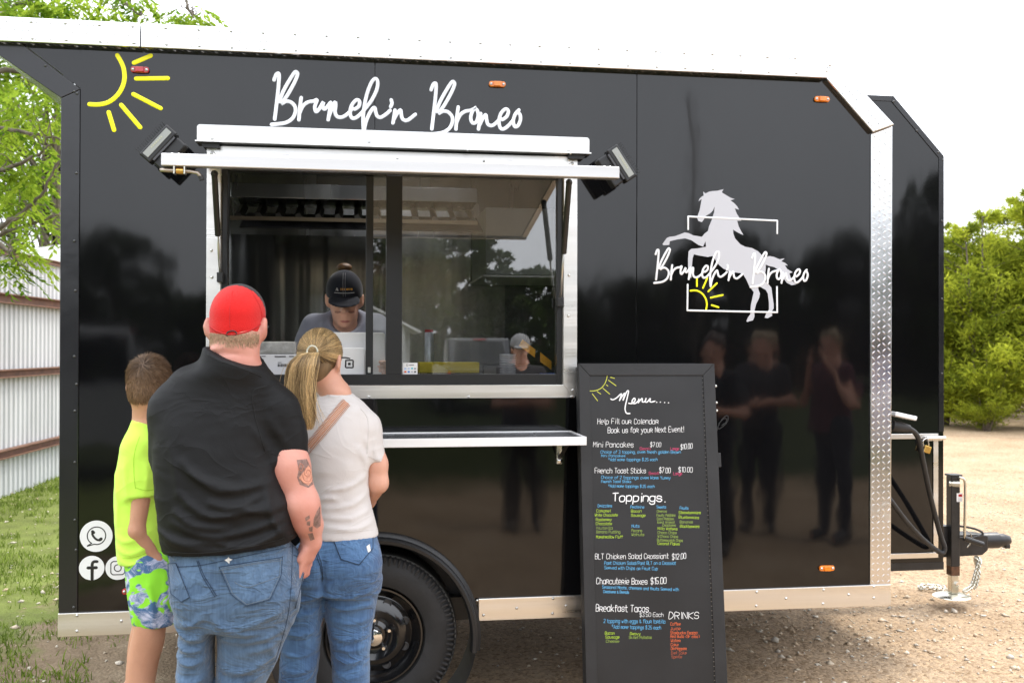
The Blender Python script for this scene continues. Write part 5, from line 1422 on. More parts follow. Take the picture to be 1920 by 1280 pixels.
f.ridges([xz(YM, q) for q in ([(412, 1150), (470, 1150), (548, 1118)], [(410, 1180), (480, 1180), (545, 1160)], [(404, 1118), (404, 1160), (404, 1200)], [(330, 1150), (360, 1175), (402, 1180)], [(330, 1215), (365, 1225), (400, 1215)], [(420, 1235), (460, 1240), (520, 1215)], [(505, 1175), (520, 1220), (500, 1275)], [(335, 1255), (360, 1262), (395, 1252)], [(545, 1075), (560, 1110), (562, 1150)], [(408, 1130), (440, 1160), (500, 1165)], [(402, 1125), (370, 1150), (335, 1150)], [(470, 1200), (505, 1195), (535, 1180)], [(412, 1262), (450, 1262), (500, 1250)], [(335, 1190), (360, 1200), (400, 1196)])], .009, .0105, YM)
f.ridges([xz(YM, q) for q in ([(404, 1122), (404, 1180), (404, 1280)],)], .010, -.012, YM + .1)
f.wrinkle(.0024, 2.5, 4.5, 62, 9, .5)
jeans = f.build('jeans', DENIM, man)
bv = f.bvh()
pk = [(411, 1062), (528, 1044), (526, 1078), (506, 1123), (462, 1135), (434, 1113)]
pkl = [(317, 1056), (331, 1055), (356, 1119), (341, 1127), (322, 1112)]
for poly in (pk, pkl): drape_patch(bv, poly, 'back_pocket', DENIM, jeans, .0032)
inset = lambda poly, t: [(x + (np.mean([p[0] for p in poly]) - x) * t, y + (np.mean([p[1] for p in poly]) - y) * t) for x, y in poly]
dl = []
for poly in (pk, pkl):
    q = poly + [poly[0]]; dl += [[q[i], q[i + 1]] for i in range(len(q) - 1)]
dl2 = [[a, ((a[0] + b[0]) / 2, (a[1] + b[1]) / 2), b] for a, b in dl]
drape_lines(bv, dl2, .0011, 'seam', STITCH, jeans, .0036)
ip = inset(pk, .07); q = ip + [ip[0]]
drape_lines(bv, [[q[i], ((q[i][0] + q[i + 1][0]) / 2, (q[i][1] + q[i + 1][1]) / 2), q[i + 1]] for i in range(len(q) - 1)] + [[(411, 1068), (470, 1058), (528, 1050)], [(440, 1090), (462, 1100), (490, 1092), (523, 1080)]], .0008, 'stitch_line', STITCH2, jeans, .004)
drape_lines(bv, [[(369, 1050), (379, 1078), (392, 1100), (403, 1118)], [(372, 1050), (382, 1077), (395, 1098), (406, 1116)], [(548, 1018), (547, 1060), (545, 1110), (536, 1170), (515, 1240)], [(312, 1062), (370, 1060), (440, 1046), (545, 1024)], [(550, 1040), (565, 1046), (574, 1050)], [(574, 1052), (566, 1090), (553, 1140)]], .0011, 'seam', STITCH, jeans, .001)
drape_patch(bv, [(421, 1049), (427, 1046), (429, 1043), (431, 1047), (436, 1048), (431, 1051), (430, 1056), (426, 1052)], 'frayed_patch', M('frayed_threads', (.62, .62, .60), .9, var=.4, vs=180), jeans, .003, 2)
for px in (449, 362): shoe(man, PX(px, 1275, YM), YM + (.0 if px > 400 else .03), -8)

# red and black cap
capf = Field(hm.c - .22, hm.c + .24, .006)
capf.ell(hm.at(0, -.004, .040), np.array((.088, .107, .098)) * .93, hm.m, 0)
capf.ell(hm.at(0, .03, .06), np.array((.082, .075, .088)) * .93, hm.m, .03)
capf.ell(hm.at(0, -.012, -.004), np.array((.086, .104, .080)) * .93, hm.m, .01)
nrm = hm.m @ np.array((0, -.16, -1.0))
capf.plane(hm.at(0, -.10, -.037), nrm)
V, F = capf.mesh()
loc = (V - hm.c) @ hm.m
fc = loc[F].mean(1)
back = fc[:, 1] + .42 * (fc[:, 2] - .05) < .022
RED = cloth('red_mesh_cap', (.56, .010, .009), rough=.8, bump=.0025, bs=260, var=.1, fold=None)
CAPBLK = cloth('black_cap_cloth', (.016, .016, .018), fold=None)
off = np.array(base_of(man))
for msk, nm, mt in ((back, 'cap_crown', RED), (~back, 'cap_front', CAPBLK)):
    Fm = F[msk]; u, inv = np.unique(Fm, return_inverse=True)
    o = link(nm, raw_mesh(nm, V[u] - off, inv.reshape(Fm.shape), mt, True), man)
    if nm == 'cap_crown':
        cap = o
        bvc = BVHTree.FromPolygons([Vector(v) for v in V], [tuple(int(i) for i in q) for q in F])
        drape_lines(bvc, [[(424, 627), (428, 622), (436, 620), (442, 622), (443, 627), (438, 630), (429, 631), (424, 627)]], .0022, 'cap_emblem', DARKMETAL, cap, .001)
        drape_lines(bvc, [[(436, 545), (431, 575), (431, 614)], [(470, 545), (487, 575), (492, 605)]], .0011, 'cap_seam', M('dark_red_seam', (.45, .008, .008), .8), cap, .0005)
        drape_lines(bvc, [[(394, 612), (410, 622), (433, 627), (465, 621), (491, 606)]], .0028, 'cap_band', M('dark_red_band', (.40, .008, .008), .8), cap, .0006)
    else:
        bf = Field(hm.c - .1, hm.c + .36, .008)
        bf.ell(hm.at(0, .135, -.004), np.array((.070, .080, .010)), hm.m @ rotm(0, -8), 0)
        bf.build('cap_brim', CAPBLK, man)
pt = hm.at(0, .012, .148); MB().ball(pt, .011, 8, 6, (1, 1, .6)).build('cap_button', CAPBLK, cap)
# short fair hair below the cap
n_ = 6500
th = rng.uniform(-2.2, 2.2, n_); zz = rng.uniform(-.066, -.012, n_)
dirs = np.stack([np.sin(th), -np.cos(th), np.zeros(n_)], 1)
org = []
bvb = BV_man
for t_, z_ in zip(th, zz):
    d_ = hm.m @ np.array((math.sin(t_), -math.cos(t_), 0)); c_ = hm.at(0, -.01, z_)
    loc_, nr_, _, _ = bvb.ray_cast(Vector(c_ + d_ * .25), Vector(-d_))
    org.append(loc_ if loc_ is not None and (np.array(loc_) - c_) @ d_ > 0 else None)
keep = [i for i, o_ in enumerate(org) if o_ is not None and abs(th[i]) < 1.25 + 6 * min(0, zz[i] + .045) and rng.uniform() > (-zz[i] - .045) * 45]
O = np.array([org[i] for i in keep]); D = np.stack([hm.m @ dirs[i] for i in keep])
tt = np.linspace(0, 1, 4)[None, :, None]
dn = np.array((0, 0, -1.0))[None] + .12 * rng.normal(size=(len(O), 3))
P3 = O[:, None] + tt * .008 * dn[:, None] + D[:, None] * (-.0003 + .0007 * tt)
HM = hair_mat('fair_hair', (.22, .13, .075), (.52, .36, .22))
sh_ = np.repeat(rng.uniform(0, 1, len(O))[:, None], 4, 1)
hair_obj('hair', P3, .0007, HM, man, sh_)
# arm tattoos
INKT = M('tattoo_grey', (.21, .125, .105), .55, var=.45, vs=90); INKP = M('tattoo_peach', (.60, .28, .19), .55, var=.2, vs=60)
bv = BV_man
drape_patch(bv, [(556, 862), (575, 860), (588, 890), (590, 905), (578, 914), (562, 908), (557, 895), (560, 880)], 'tattoo', INKT, body, .0006, 3)
rose = [(578, 872), (586, 884), (588, 898), (578, 910), (566, 902), (560, 896), (567, 886), (572, 880)]
tt_ = drape_patch(bv, rose, 'tattoo', INKP, body, .0010, 3)
drape_lines(bv, [[(574, 876), (570, 886), (576, 893), (582, 886), (577, 880), (573, 887)], [(567, 888), (570, 899), (579, 902), (585, 893)], [(562, 896), (570, 905), (580, 906)], [(563, 868), (560, 878), (565, 882), (568, 873), (563, 868)]], .0011, 'tattoo_line', M('tattoo_line', (.42, .17, .11), .6), tt_, .0012)
drape_patch(bv, [(600, 948), (601, 985), (594, 990), (587, 985), (588, 972), (594, 957)], 'tattoo', INKT, body, .0006, 3)
for poly in ([(572, 970), (580, 965), (581, 971), (573, 977)], [(575, 977), (582, 976), (581, 985), (575, 984)], [(579, 988), (586, 986), (586, 996), (579, 995)], [(577, 1000), (586, 998), (590, 1010), (582, 1013)]): drape_patch(bv, poly, 'tattoo', INKT, body, .0006, 2)

# ------------------------------------------------------------------ the woman with the ponytail
YF = -.62
wp = lambda px, py, dy=0.0: np.array(P(px, py, YF)) + np.array((0, dy, 0))
woman = thing('person', 'woman with blonde ponytail in pale t-shirt and jeans, striped strap over her shoulder', 'person', ground_pt(640, YF))
SKIN_W = skin('light_skin', (.56, .29, .205), (.66, .37, .27))
f = Field((-.46, YF - .24, 0), (.30, YF + .40, 1.68), .0075)
hw = Head(wp(602, 677), .87, -27, -3)
hw.put(f, neck=False)
f.cone(hw.at(0, -.015, -.05), wp(630, 735, -.01), .047, .050, .03)
f.loft(rows_of(YF, [(1060, 590, 690, .09), (960, 595, 685, .085), (860, 580, 680, .09), (790, 580, 680, .08), (755, 600, 665, .06), (735, 615, 652, .05)]), .03)
f.cone(wp(690, 795), wp(707, 870), .037, .036, .03); f.cone(wp(707, 870), wp(709, 905, .0), .037, .034, .02)
f.cone(wp(709, 905), wp(690, 950, .14), .035, .027, .02); f.cone(wp(690, 950, .14), wp(668, 930, .24), .026, .019, .02)
f.cone(wp(668, 930, .24), wp(655, 920, .30), .026, .02, .015)
for i in range(4): f.cone(wp(650 - i * 5, 915 + i * 5, .30), wp(640 - i * 5, 920 + i * 6, .35), .009, .008, .004)
f.cone(wp(575, 795), wp(560, 880), .037, .035, .03); f.cone(wp(560, 880), wp(580, 930, .16), .035, .026, .02)
f.ell(wp(590, 925, .22), (.03, .045, .02), k=.02)
for x0, xb in ((590, 560), (665, 657)):
    a = P(x0, 1080, YF)
    f.cone((a.x, YF, a.z), (PX(xb, 1275, YF), YF + .01, .48), .07, .05, .04); f.cone((PX(xb, 1275, YF), YF + .01, .48), (PX(xb, 1275, YF), YF, .07), .05, .033, .03)
f.build('body', SKIN_W, woman); BV_w = f.bvh()
SHIRT_W = cloth('pale_cotton', (.57, .54, .525), rough=.9, var=.04)
f = Field((-.46, YF - .24, .84), (.30, YF + .30, 1.50), .0065)
f.loft(rows_of(YF, [(1020, 570, 709, .118), (1003, 570, 709, .118), (975, 575, 703, .110), (940, 577, 694, .104), (905, 572, 691, .105), (870, 566, 691, .112), (830, 562, 691, .115), (795, 566, 690, .106), (770, 580, 686, .092), (752, 594, 672, .076), (738, 605, 660, .066), (724, 610, 656, .062)]), .03)
f.cone(wp(662, 776), wp(688, 800), .043, .043, .05); f.cone(wp(600, 776), wp(574, 800), .043, .043, .05)
for a, b in ((wp(689, 799), wp(706, 895)), (wp(574, 799), wp(560, 890, .02))):
    sl_ = f.like(); sl_.cone(a, b, .0445, .0425, 0); sl_.plane(a + (b - a) * .69, (b - a)); f.merge(sl_, .03)
f.plane(wp(630, 738, -.06), (.10, -.12, 1)); f.plane(wp(640, 1003), (0, 0, -1))
wf = lambda *p: xz(YF, p)
f.ridges([wf((690, 885), (655, 905), (610, 912)), wf((694, 915), (660, 938), (605, 945)), wf((698, 945), (660, 962), (600, 960)), wf((703, 968), (665, 982), (600, 976)), wf((684, 815), (692, 840), (690, 870)), wf((670, 830), (685, 860), (688, 890)), wf((700, 820), (704, 850), (715, 866)), wf((640, 930), (620, 925), (600, 930))], .008, .0065, YF)
f.wrinkle(.0016, 2.2, 5.5, 63, 9, .7)
shirt = f.build('t_shirt', SHIRT_W, woman); bv = f.bvh()
drape_lines(bv, [[(676, 766), (690, 790), (688, 850)], [(690, 855), (708, 861), (724, 855)], [(609, 738), (630, 745), (650, 736)], [(576, 996), (640, 997), (706, 992)]], .0010, 'seam', M('pale_seam', (.52, .49, .47), .9), shirt, .0003)
# woven strap across her back: bands of orange, white and brown weave
S0, S1 = np.array((647, 757)), np.array((572, 848))
dirp = (S1 - S0) / np.linalg.norm(S1 - S0); nrp = np.array((-dirp[1], dirp[0]))
strap_cols = {'o': M('strap_orange', (.50, .16, .045), .8), 'w': M('strap_cream', (.66, .56, .49), .85), 'b': M('strap_rust', (.30, .10, .05), .8)}
def strap_piece(t0, t1, a, b, mat, name, parent, off=.0042):
    q = [S0 + dirp * t0 + nrp * a, S0 + dirp * t0 + nrp * b, S0 + dirp * t1 + nrp * b, S0 + dirp * t1 + nrp * a]
    return drape_patch(bv, [tuple(p) for p in q], name, mat, parent, off, 2 if t1 - t0 > 10 else 0)
Lp = float(np.linalg.norm(S1 - S0)) + 14
strap = strap_piece(-4, Lp, -9.5, 9.5, strap_cols['w'], 'bag_strap', woman, .0036)
for a in (-4.2, 3.2): strap_piece(-4, Lp, a, a + 1.3, strap_cols['o'], 'strap_band', strap, .0046)
k = 0
t = -3.0
while t < Lp - 2:
    for a0, a1, sk in ((-9.3, -4.8, 1.5), (-2.4, 2.6, -.0), (5.2, 9.3, -1.5)):
        q = [S0 + dirp * (t + sk) + nrp * a0, S0 + dirp * t + nrp * a1, S0 + dirp * (t + 1.3) + nrp * a1, S0 + dirp * (t + 1.3 + sk) + nrp * a0]
        drape_patch(bv, [tuple(p) for p in q], 'strap_weave', strap_cols['b' if a0 < -5 or a0 > 5 else 'o'], strap, .0046, 0)
    t += 2.9
f = Field((-.46, YF - .24, .06), (.30, YF + .26, 1.0), .0068)
f.loft(rows_of(YF, [(1105, 540, 712, .130), (1075, 546, 715, .132), (1040, 560, 714, .125), (1005, 573, 706, .112), (980, 580, 700, .10)]), 0)
f.loft(leg_rows(YF, [(1085, 606, 714, .12), (1130, 608, 706, .105), (1170, 613, 699, .095), (1220, 620, 694, .088), (1290, 625, 692, .08)], 657, .058, .065), .02)
f.loft(leg_rows(YF, [(1085, 540, 608, .12), (1130, 535, 606, .10), (1170, 531, 603, .095), (1220, 527, 600, .088), (1290, 522, 592, .08)], 558, .058, .065, .02), .02)
f.ell(wp(662, 1050, -.075), (.085, .075, .075), k=.05); f.ell(wp(582, 1050, -.075), (.078, .075, .075), k=.05)
f.ridges([wf(*q) for q in (((612, 1098), (655, 1104), (706, 1090)), ((612, 1122), (655, 1129), (703, 1118)), ((616, 1150), (655, 1155), (698, 1146)), ((620, 1180), (655, 1186), (694, 1176)), ((624, 1200), (655, 1205), (692, 1198)), ((626, 1222), (655, 1228), (690, 1220)), ((628, 1250), (655, 1256), (690, 1248)), ((538, 1105), (570, 1110), (604, 1100)), ((534, 1135), (565, 1141), (602, 1130)), ((532, 1172), (565, 1176), (600, 1168)), ((528, 1210), (560, 1216), (598, 1206)), ((526, 1240), (560, 1246), (594, 1236)))], .0075, .0065, YF)
f.ridges([wf((607, 1020), (607, 1050), (607, 1080), (606, 1110))], .010, -.012, YF)
f.wrinkle(.0020, 2.5, 6, 64, 9, .3)
jeans = f.build('jeans', DENIM2, woman); bv = f.bvh()
pk = [(622, 1003), (698, 1003), (698, 1028), (673, 1058), (640, 1048)]
drape_patch(bv, pk, 'back_pocket', DENIM2, jeans, .003)
q = pk + [pk[0]]
drape_lines(bv, [[q[i], ((q[i][0] + q[i + 1][0]) / 2, (q[i][1] + q[i + 1][1]) / 2), q[i + 1]] for i in range(1, 5)] + [[(592, 1005), (597, 1040), (604, 1062), (607, 1085)], [(588, 1005), (593, 1040), (601, 1066), (605, 1088)]], .0013, 'seam', STITCH, jeans, .0034)
drape_patch(bv, [(686, 1025), (692, 1020), (694, 1033), (689, 1036)], 'frayed_patch', M('frayed_threads', (.62, .62, .60), .9), jeans, .004, 1)
for px in (657, 558): shoe(woman, PX(px, 1275, YF), YF + (.0 if px > 600 else .02), -8, mat=SOLE)
# hair: combed to a tie, then a long ponytail
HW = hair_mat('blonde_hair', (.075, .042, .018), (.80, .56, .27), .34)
tie = wp(591, 660, -.115)
hc_ = hw.at(0, -.008, .030); rad_ = np.array((.084, .105, .101)) * .87
hf = Field(hc_ - .2, hc_ + .2, .007)
hf.ell(hc_, rad_ * .985, hw.m, 0); hf.ell(hw.at(0, -.055, -.035), np.array((.060, .045, .055)) * .90, hw.m, .03)
hf.plane(hw.at(0, .05, .02), hw.m @ np.array((0, 1, -.55))); hf.plane(hw.at(0, -.03, -.088), hw.m @ np.array((0, .55, -1)))
M('blonde_scalp', (.14, .085, .038), .5, var=.5, vs=40, stretch=(1, 1, .3))
hf.build('hair_base', MATS['blonde_scalp'], woman)
n_ = 5200
dv = rng.normal(size=(n_ * 4, 3)); dv /= np.linalg.norm(dv, axis=1, keepdims=True)
okm = (dv[:, 1] < .55 + .5 * dv[:, 2]) & (dv[:, 2] > -.90 - .3 * dv[:, 1]) & ~((dv[:, 2] < -.25) & (dv[:, 1] > .02))
dv = dv[okm][:n_]
tl = ((tie - hc_) @ hw.m) / rad_; tl /= np.linalg.norm(tl)
K = 9; ts = np.linspace(0, 1, K)
om = np.arccos(np.clip(dv @ tl, -1, 1))[:, None]
path = (np.sin((1 - ts)[None] * om)[..., None] * dv[:, None] + np.sin(ts[None] * om)[..., None] * tl[None, None]) / (np.sin(om)[..., None] + 1e-6)
bul = 1.0 + .022 * rng.uniform(0, 1, (len(dv), 1)) + .045 * np.sin(np.pi * ts)[None] * rng.uniform(.0, 1, (len(dv), 1)) + .05 * (ts[None] ** 4)
W3 = hc_ + (path * bul[..., None] * rad_) @ hw.m.T
jit = rng.normal(size=(len(dv), 1, 3)) * .006
W3 = W3 + jit * (ts ** 3)[None, :, None]
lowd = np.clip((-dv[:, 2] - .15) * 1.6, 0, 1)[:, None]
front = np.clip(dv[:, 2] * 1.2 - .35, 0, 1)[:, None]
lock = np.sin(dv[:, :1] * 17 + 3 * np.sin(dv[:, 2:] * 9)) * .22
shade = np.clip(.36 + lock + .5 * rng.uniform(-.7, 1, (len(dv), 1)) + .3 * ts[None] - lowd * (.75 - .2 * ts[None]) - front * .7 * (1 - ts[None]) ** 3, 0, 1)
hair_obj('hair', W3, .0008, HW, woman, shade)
cl = np.array([wp(*q) for q in ((591, 660, -.118), (583, 664, -.140), (574, 682, -.155), (569, 712, -.160), (570, 745, -.162), (575, 775, -.160), (579, 792, -.156))])
cl = np.array(catmull(cl, 3)); K = len(cl)
n_ = 2400
an = rng.uniform(0, 2 * np.pi, n_); rr_ = np.sqrt(rng.uniform(0, 1, n_))
wd = np.interp(np.linspace(0, 1, K), [0, .12, .35, .65, .9, 1], [.014, .030, .052, .048, .032, .020])
wv = .0045 * np.sin(np.linspace(0, 7, K)[None] + rng.uniform(0, 6, (n_, 1)))
P3 = cl[None] + (np.cos(an) * rr_)[:, None, None] * wd[None, :, None] * np.array((1, 0, .1)) + (np.sin(an) * rr_)[:, None, None] * wd[None, :, None] * np.array((0, .75, 0)) + wv[..., None] * np.array((1, .3, 0))
stretch_ = rng.uniform(.84, 1.06, n_)[:, None]
loose = (rng.uniform(0, 1, n_) < .06)[:, None] * rng.normal(size=(n_, 1)) * np.linspace(0, 1, K)[None] ** 2 * .03
P3[:, :, 0] += loose; P3[:, :, 1] -= np.abs(loose) * .4
P3[:, :, 2] = tie[2] + (P3[:, :, 2] - tie[2]) * stretch_
shade = np.clip(.55 + .25 * np.sin(an * 5)[:, None] + .42 * rng.uniform(-1, 1, (n_, 1)) + 0 * P3[:, :, 0], 0, 1)
pony = hair_obj('ponytail', P3, .0009, HW, woman, shade)
tw = MB()
for k in range(26):
    a = 2 * math.pi * k / 26
    c = tie + np.array((.022 * math.cos(a) * .8 - .004, -.012 + .010 * math.sin(a * 3) * .3, .022 * math.sin(a)))
    tw.ball(tuple(c), .0038, 6, 4)
tw.build('hair_tie', M('pale_bead_tie', (.62, .62, .50), .25, coat=.5), pony, smooth=True)['kind'] = 'stuff'
MB().tube([hw.at(.082, .09, .015), hw.at(.087, .04, .017), hw.at(.086, -.005, .014)], .0028, 6).build('glasses_arm', PLASTIC, woman)

# ------------------------------------------------------------------ the boy
YB = -.44
bp_ = lambda px, py, dy=0.0: np.array(P(px, py, YB)) + np.array((0, dy, 0))
boy = thing('person', 'boy with short brown hair in neon yellow t-shirt and patterned shorts', 'person', ground_pt(275, YB))
SKIN_B = skin('tanned_skin', (.47, .235, .145), (.58, .31, .20))
f = Field((-1.06, YB - .30, 0), (-.52, YB + .34, 1.56), .0072)
hb = Head(bp_(281, 725), .86, -18, -8)
hb.put(f, neck=False)
f.cone(hb.at(0, -.025, -.05), bp_(275, 800), .046, .050, .03)
f.loft(rows_of(YB, [(1080, 245, 320, .08), (1000, 235, 295, .08), (900, 232, 292, .085), (830, 243, 292, .075), (795, 258, 292, .05)]), .03)
f.cone(bp_(271, 845, -.055), bp_(276, 910, -.088), .034, .034, .03); f.cone(bp_(276, 910, -.09), bp_(268, 985, -.095), .034, .029, .02)
f.cone(bp_(268, 985, -.095), bp_(300, 1042, -.07), .029, .021, .015); f.cone(bp_(300, 1042, -.07), bp_(310, 1062, -.06), .023, .022, .015)
for i in range(4): f.cone(bp_(306 + i * 3, 1055, -.075 + .012 * i), bp_(314 + i * 3, 1085, -.07 + .012 * i), .008, .007, .004)
f.cone(bp_(245, 835, .08), bp_(240, 930, .12), .034, .028, .03); f.cone(bp_(240, 930, .12), bp_(285, 970, .2), .028, .02, .02)
f.loft([(.09, PX(258, 1275, YB), YB - .05, .034, .042)] + [(.30, PX(262, 1275, YB), YB - .05, .05, .055)] + rows_of(YB, [(1280, 241, 294, .058, -.05), (1235, 244, 302, .060, -.05), (1200, 250, 312, .066, -.05), (1165, 258, 316, .075, -.05), (1110, 258, 322, .08, -.04)]), .02)
f.loft([(.09, PX(238, 1275, YB), YB + .07, .032, .04)] + [(.30, PX(240, 1275, YB), YB + .07, .042, .05)] + rows_of(YB, [(1280, 229, 263, .05, .07), (1235, 231, 264, .055, .07), (1200, 236, 270, .06, .07), (1165, 245, 290, .068, .06), (1110, 250, 300, .07, .05)]), .01)
f.build('body', SKIN_B, boy); BV_b = f.bvh()
NEON = cloth('neon_yellow_cotton', (.56, .90, .10), rough=.9, var=.04)
f = Field((-1.06, YB - .26, .70), (-.52, YB + .26, 1.40), .0065)
f.loft(rows_of(YB, [(1065, 227, 312, .10), (1040, 222, 308, .105), (1000, 220, 308, .108), (950, 217, 306, .108), (905, 218, 303, .108), (865, 223, 300, .105), (830, 231, 298, .095), (803, 242, 294, .075), (786, 250, 290, .062), (775, 254, 288, .056)]), .02)
sl_ = f.like(); sl_.cone(bp_(270, 836, -.055), bp_(276, 950, -.09), .050, .048, 0); sl_.plane(bp_(275, 921), (.05, 0, -1)); f.merge(sl_, .035)
f.cone(bp_(250, 832, .06), bp_(242, 905, .10), .045, .042, .04)
f.plane(bp_(270, 787), (.16, -.1, 1)); a = bp_(226, 1055); f.plane(a, (.20, 0, -1))
bf_ = lambda *p: xz(YB, p)
f.ridges([bf_((222, 995), (250, 1005), (298, 985)), bf_((224, 1015), (255, 1028), (300, 1010)), bf_((228, 1035), (255, 1048), (295, 1035)), bf_((222, 880), (232, 930), (230, 980)), bf_((248, 850), (250, 890), (256, 925)), bf_((285, 860), (290, 890), (285, 915))], .008, .0055, YB)
f.wrinkle(.0020, 2.4, 4.5, 65, 9, .6)
bsh = f.build('t_shirt', NEON, boy); bv = f.bvh()
drape_lines(bv, [[(255, 914), (275, 919), (296, 915)], [(262, 818), (252, 850), (251, 885), (254, 916)], [(230, 1046), (255, 1043), (290, 1030)]], .0010, 'seam', M('neon_seam', (.34, .62, .03), .9), bsh, .0003)
sm = M('patterned_swim_fabric', (.06, .13, .26), .85)
n, l = sm.node_tree.nodes, sm.node_tree.links; b = n['Principled BSDF']
t = n.new('ShaderNodeTexCoord'); mpn = n.new('ShaderNodeMapping'); mpn.inputs['Scale'].default_value = (10, 10, 14); mpn.inputs['Rotation'].default_value = (0, R(30), 0)
n1 = n.new('ShaderNodeTexNoise'); n1.inputs['Scale'].default_value = 1.25; n1.inputs['Detail'].default_value = 5; n1.inputs['Distortion'].default_value = 1.2
n2 = n.new('ShaderNodeTexNoise'); n2.inputs['Scale'].default_value = 1.5; n2.inputs['Detail'].default_value = 8; n2.inputs['Roughness'].default_value = .75; n2.inputs['Distortion'].default_value = .8
mpo = n.new('ShaderNodeMapping'); mpo.inputs['Location'].default_value = (5, 9, 2)
r1 = n.new('ShaderNodeValToRGB'); r1.color_ramp.elements[0].position = .515; r1.color_ramp.elements[1].position = .545
r2 = n.new('ShaderNodeValToRGB'); r2.color_ramp.elements[0].position = .46; r2.color_ramp.elements[1].position = .60
m1 = n.new('ShaderNodeMixRGB'); m1.inputs[1].default_value = (.055, .13, .26, 1); m1.inputs[2].default_value = (.52, .54, .68, 1)
m2 = n.new('ShaderNodeMixRGB'); m2.inputs[2].default_value = (.27, .72, .03, 1)
l.new(t.outputs['Object'], mpn.inputs['Vector']); l.new(mpn.outputs['Vector'], n1.inputs['Vector']); l.new(mpn.outputs['Vector'], mpo.inputs['Vector']); l.new(mpo.outputs['Vector'], n2.inputs['Vector'])
l.new(n1.outputs['Fac'], r1.inputs['Fac']); l.new(n2.outputs['Fac'], r2.inputs['Fac'])
l.new(r2.outputs['Color'], m1.inputs['Fac']); l.new(m1.outputs['Color'], m2.inputs[1]); l.new(r1.outputs['Color'], m2.inputs['Fac']); l.new(m2.outputs['Color'], b.inputs['Base Color'])
f = Field((-1.06, YB - .28, .52), (-.48, YB + .28, .98), .0068)
f.loft(rows_of(YB, [(1175, 254, 340, .125), (1130, 246, 338, .13), (1090, 240, 336, .125), (1050, 235, 325, .115), (1030, 236, 318, .10)]), 0)
f.plane(bp_(258, 1162), (.0, 0, -1))
f.ridges([bf_((250, 1060), (262, 1100), (272, 1160)), bf_((290, 1070), (300, 1110), (302, 1160)), bf_((320, 1060), (325, 1110), (328, 1160))], .010, .006, YB)
f.wrinkle(.0022, 5, 3, 66, 9, .3)
f.build('shorts', sm, boy)
for px, dy in ((258, -.05), (238, .07)): shoe(boy, PX(px, 1275, YB), YB + dy, -20, mat=SHOE)
# cropped brown hair
HB = hair_mat('brown_hair', (.045, .024, .012), (.29, .175, .095), .45)
hc_ = hb.at(0, -.008, .032); rad_ = np.array((.078, .100, .095)) * .86
hf = Field(hc_ - .18, hc_ + .18, .007)
hf.ell(hc_, rad_ * 1.02, hb.m, 0); hf.ell(hb.at(0, -.052, -.035), np.array((.057, .046, .055)) * .88, hb.m, .03)
hf.plane(hb.at(0, .06, .02), hb.m @ np.array((0, 1, -.5))); hf.plane(hb.at(0, -.06, -.075), hb.m @ np.array((0, .45, -1)))
hbo = hf.build('hair_base', M('brown_scalp', (.095, .055, .030), .7, var=.3, vs=30), boy); bvh_ = hf.bvh()
n_ = 9000
dv = rng.normal(size=(n_ * 2, 3)); dv /= np.linalg.norm(dv, axis=1, keepdims=True)
org, nor = [], []
cen = Vector(hb.at(0, -.03, .0))
for d_ in dv[:n_]:
    w_ = Vector(hb.m @ d_)
    lo_, nr_, _, _ = bvh_.ray_cast(cen + w_ * .3, -w_)
    if lo_ is not None and (hb.m.T @ (np.array(lo_) - hb.c))[2] > -.082 and (hb.m.T @ np.array(nr_))[2] > -.85 and (hb.m.T @ np.array(nr_))[1] < .75:
        org.append(lo_); nor.append(nr_ if nr_.dot(w_) > 0 else -nr_)
O, Nn = np.array(org), np.array(nor)
wh = hb.at(.012, -.088, .085)
away = O - wh; away -= (away * Nn).sum(1, keepdims=True) * Nn; dist = np.linalg.norm(away, axis=1, keepdims=True); away /= dist + 1e-6
swirl = np.cross(Nn, away)
flow = away + .45 * swirl * np.exp(-dist / .05) + .12 * rng.normal(size=O.shape)
topl = np.clip(((O - hb.c) @ hb.m)[:, 2:3] / .1, 0, 1)
ln_ = .013 + .022 * topl
tt = np.linspace(0, 1, 5)[None, :, None]
P3 = O[:, None] + tt * ln_[:, None] * flow[:, None] + Nn[:, None] * (np.sin(tt * 2.6) * (.0015 + .004 * topl[:, None]))
sh_ = np.clip(.45 + .35 * rng.uniform(-1, 1, (len(O), 1)) + .25 * np.linspace(0, 1, 5)[None] - .35 * np.exp(-dist / .03) + (1 - topl) * .12, 0, 1)
hair_obj('hair', P3, .0010, HB, boy, sh_)

# ------------------------------------------------------------------ the worker behind the window
YK = .46
kp = lambda px, py, dy=0.0: np.array(P(px, py, YK)) + np.array((0, dy, 0))
worker = thing('person', 'worker in dark cap and grey t-shirt looking down behind the serving window', 'person', (PX(650, 600, YK), YK + .1, .52))
f = Field((-.42, YK - .42, .54), (.42, YK + .55, 2.04), .0075)
hk = Head(kp(646, 562, -.02), .93, 180, -18)
hk.put(f, face=True, neck=False)
f.cone(hk.at(0, -.02, -.05), kp(648, 625, .06), .056, .062, .04)
f.loft([(.56, kp(648, 700)[0], YK + .16, .15, .10), (.95, kp(648, 700)[0], YK + .2, .16, .12)] + rows_of(YK, [(700, 585, 715, .10, .12), (650, 580, 715, .09, .08), (610, 600, 695, .06, .06)]), .03)
f.cone(kp(715, 620, .04), kp(735, 690, .0), .05, .042, .03); f.cone(kp(735, 690), kp(726, 700, -.24), .042, .028, .02)
f.ell(kp(724, 688, -.29), (.026, .035, .036), k=.02)
for i in range(4): f.cone(kp(722, 676 + i * 7, -.31), kp(708 + 1.5 * abs(i - 1), 676 + i * 8, -.335), .0088, .0078, .004)
f.cone(kp(580, 620, .04), kp(560, 700, .0), .05, .042, .03); f.cone(kp(560, 700), kp(600, 708, -.2), .042, .028, .02)
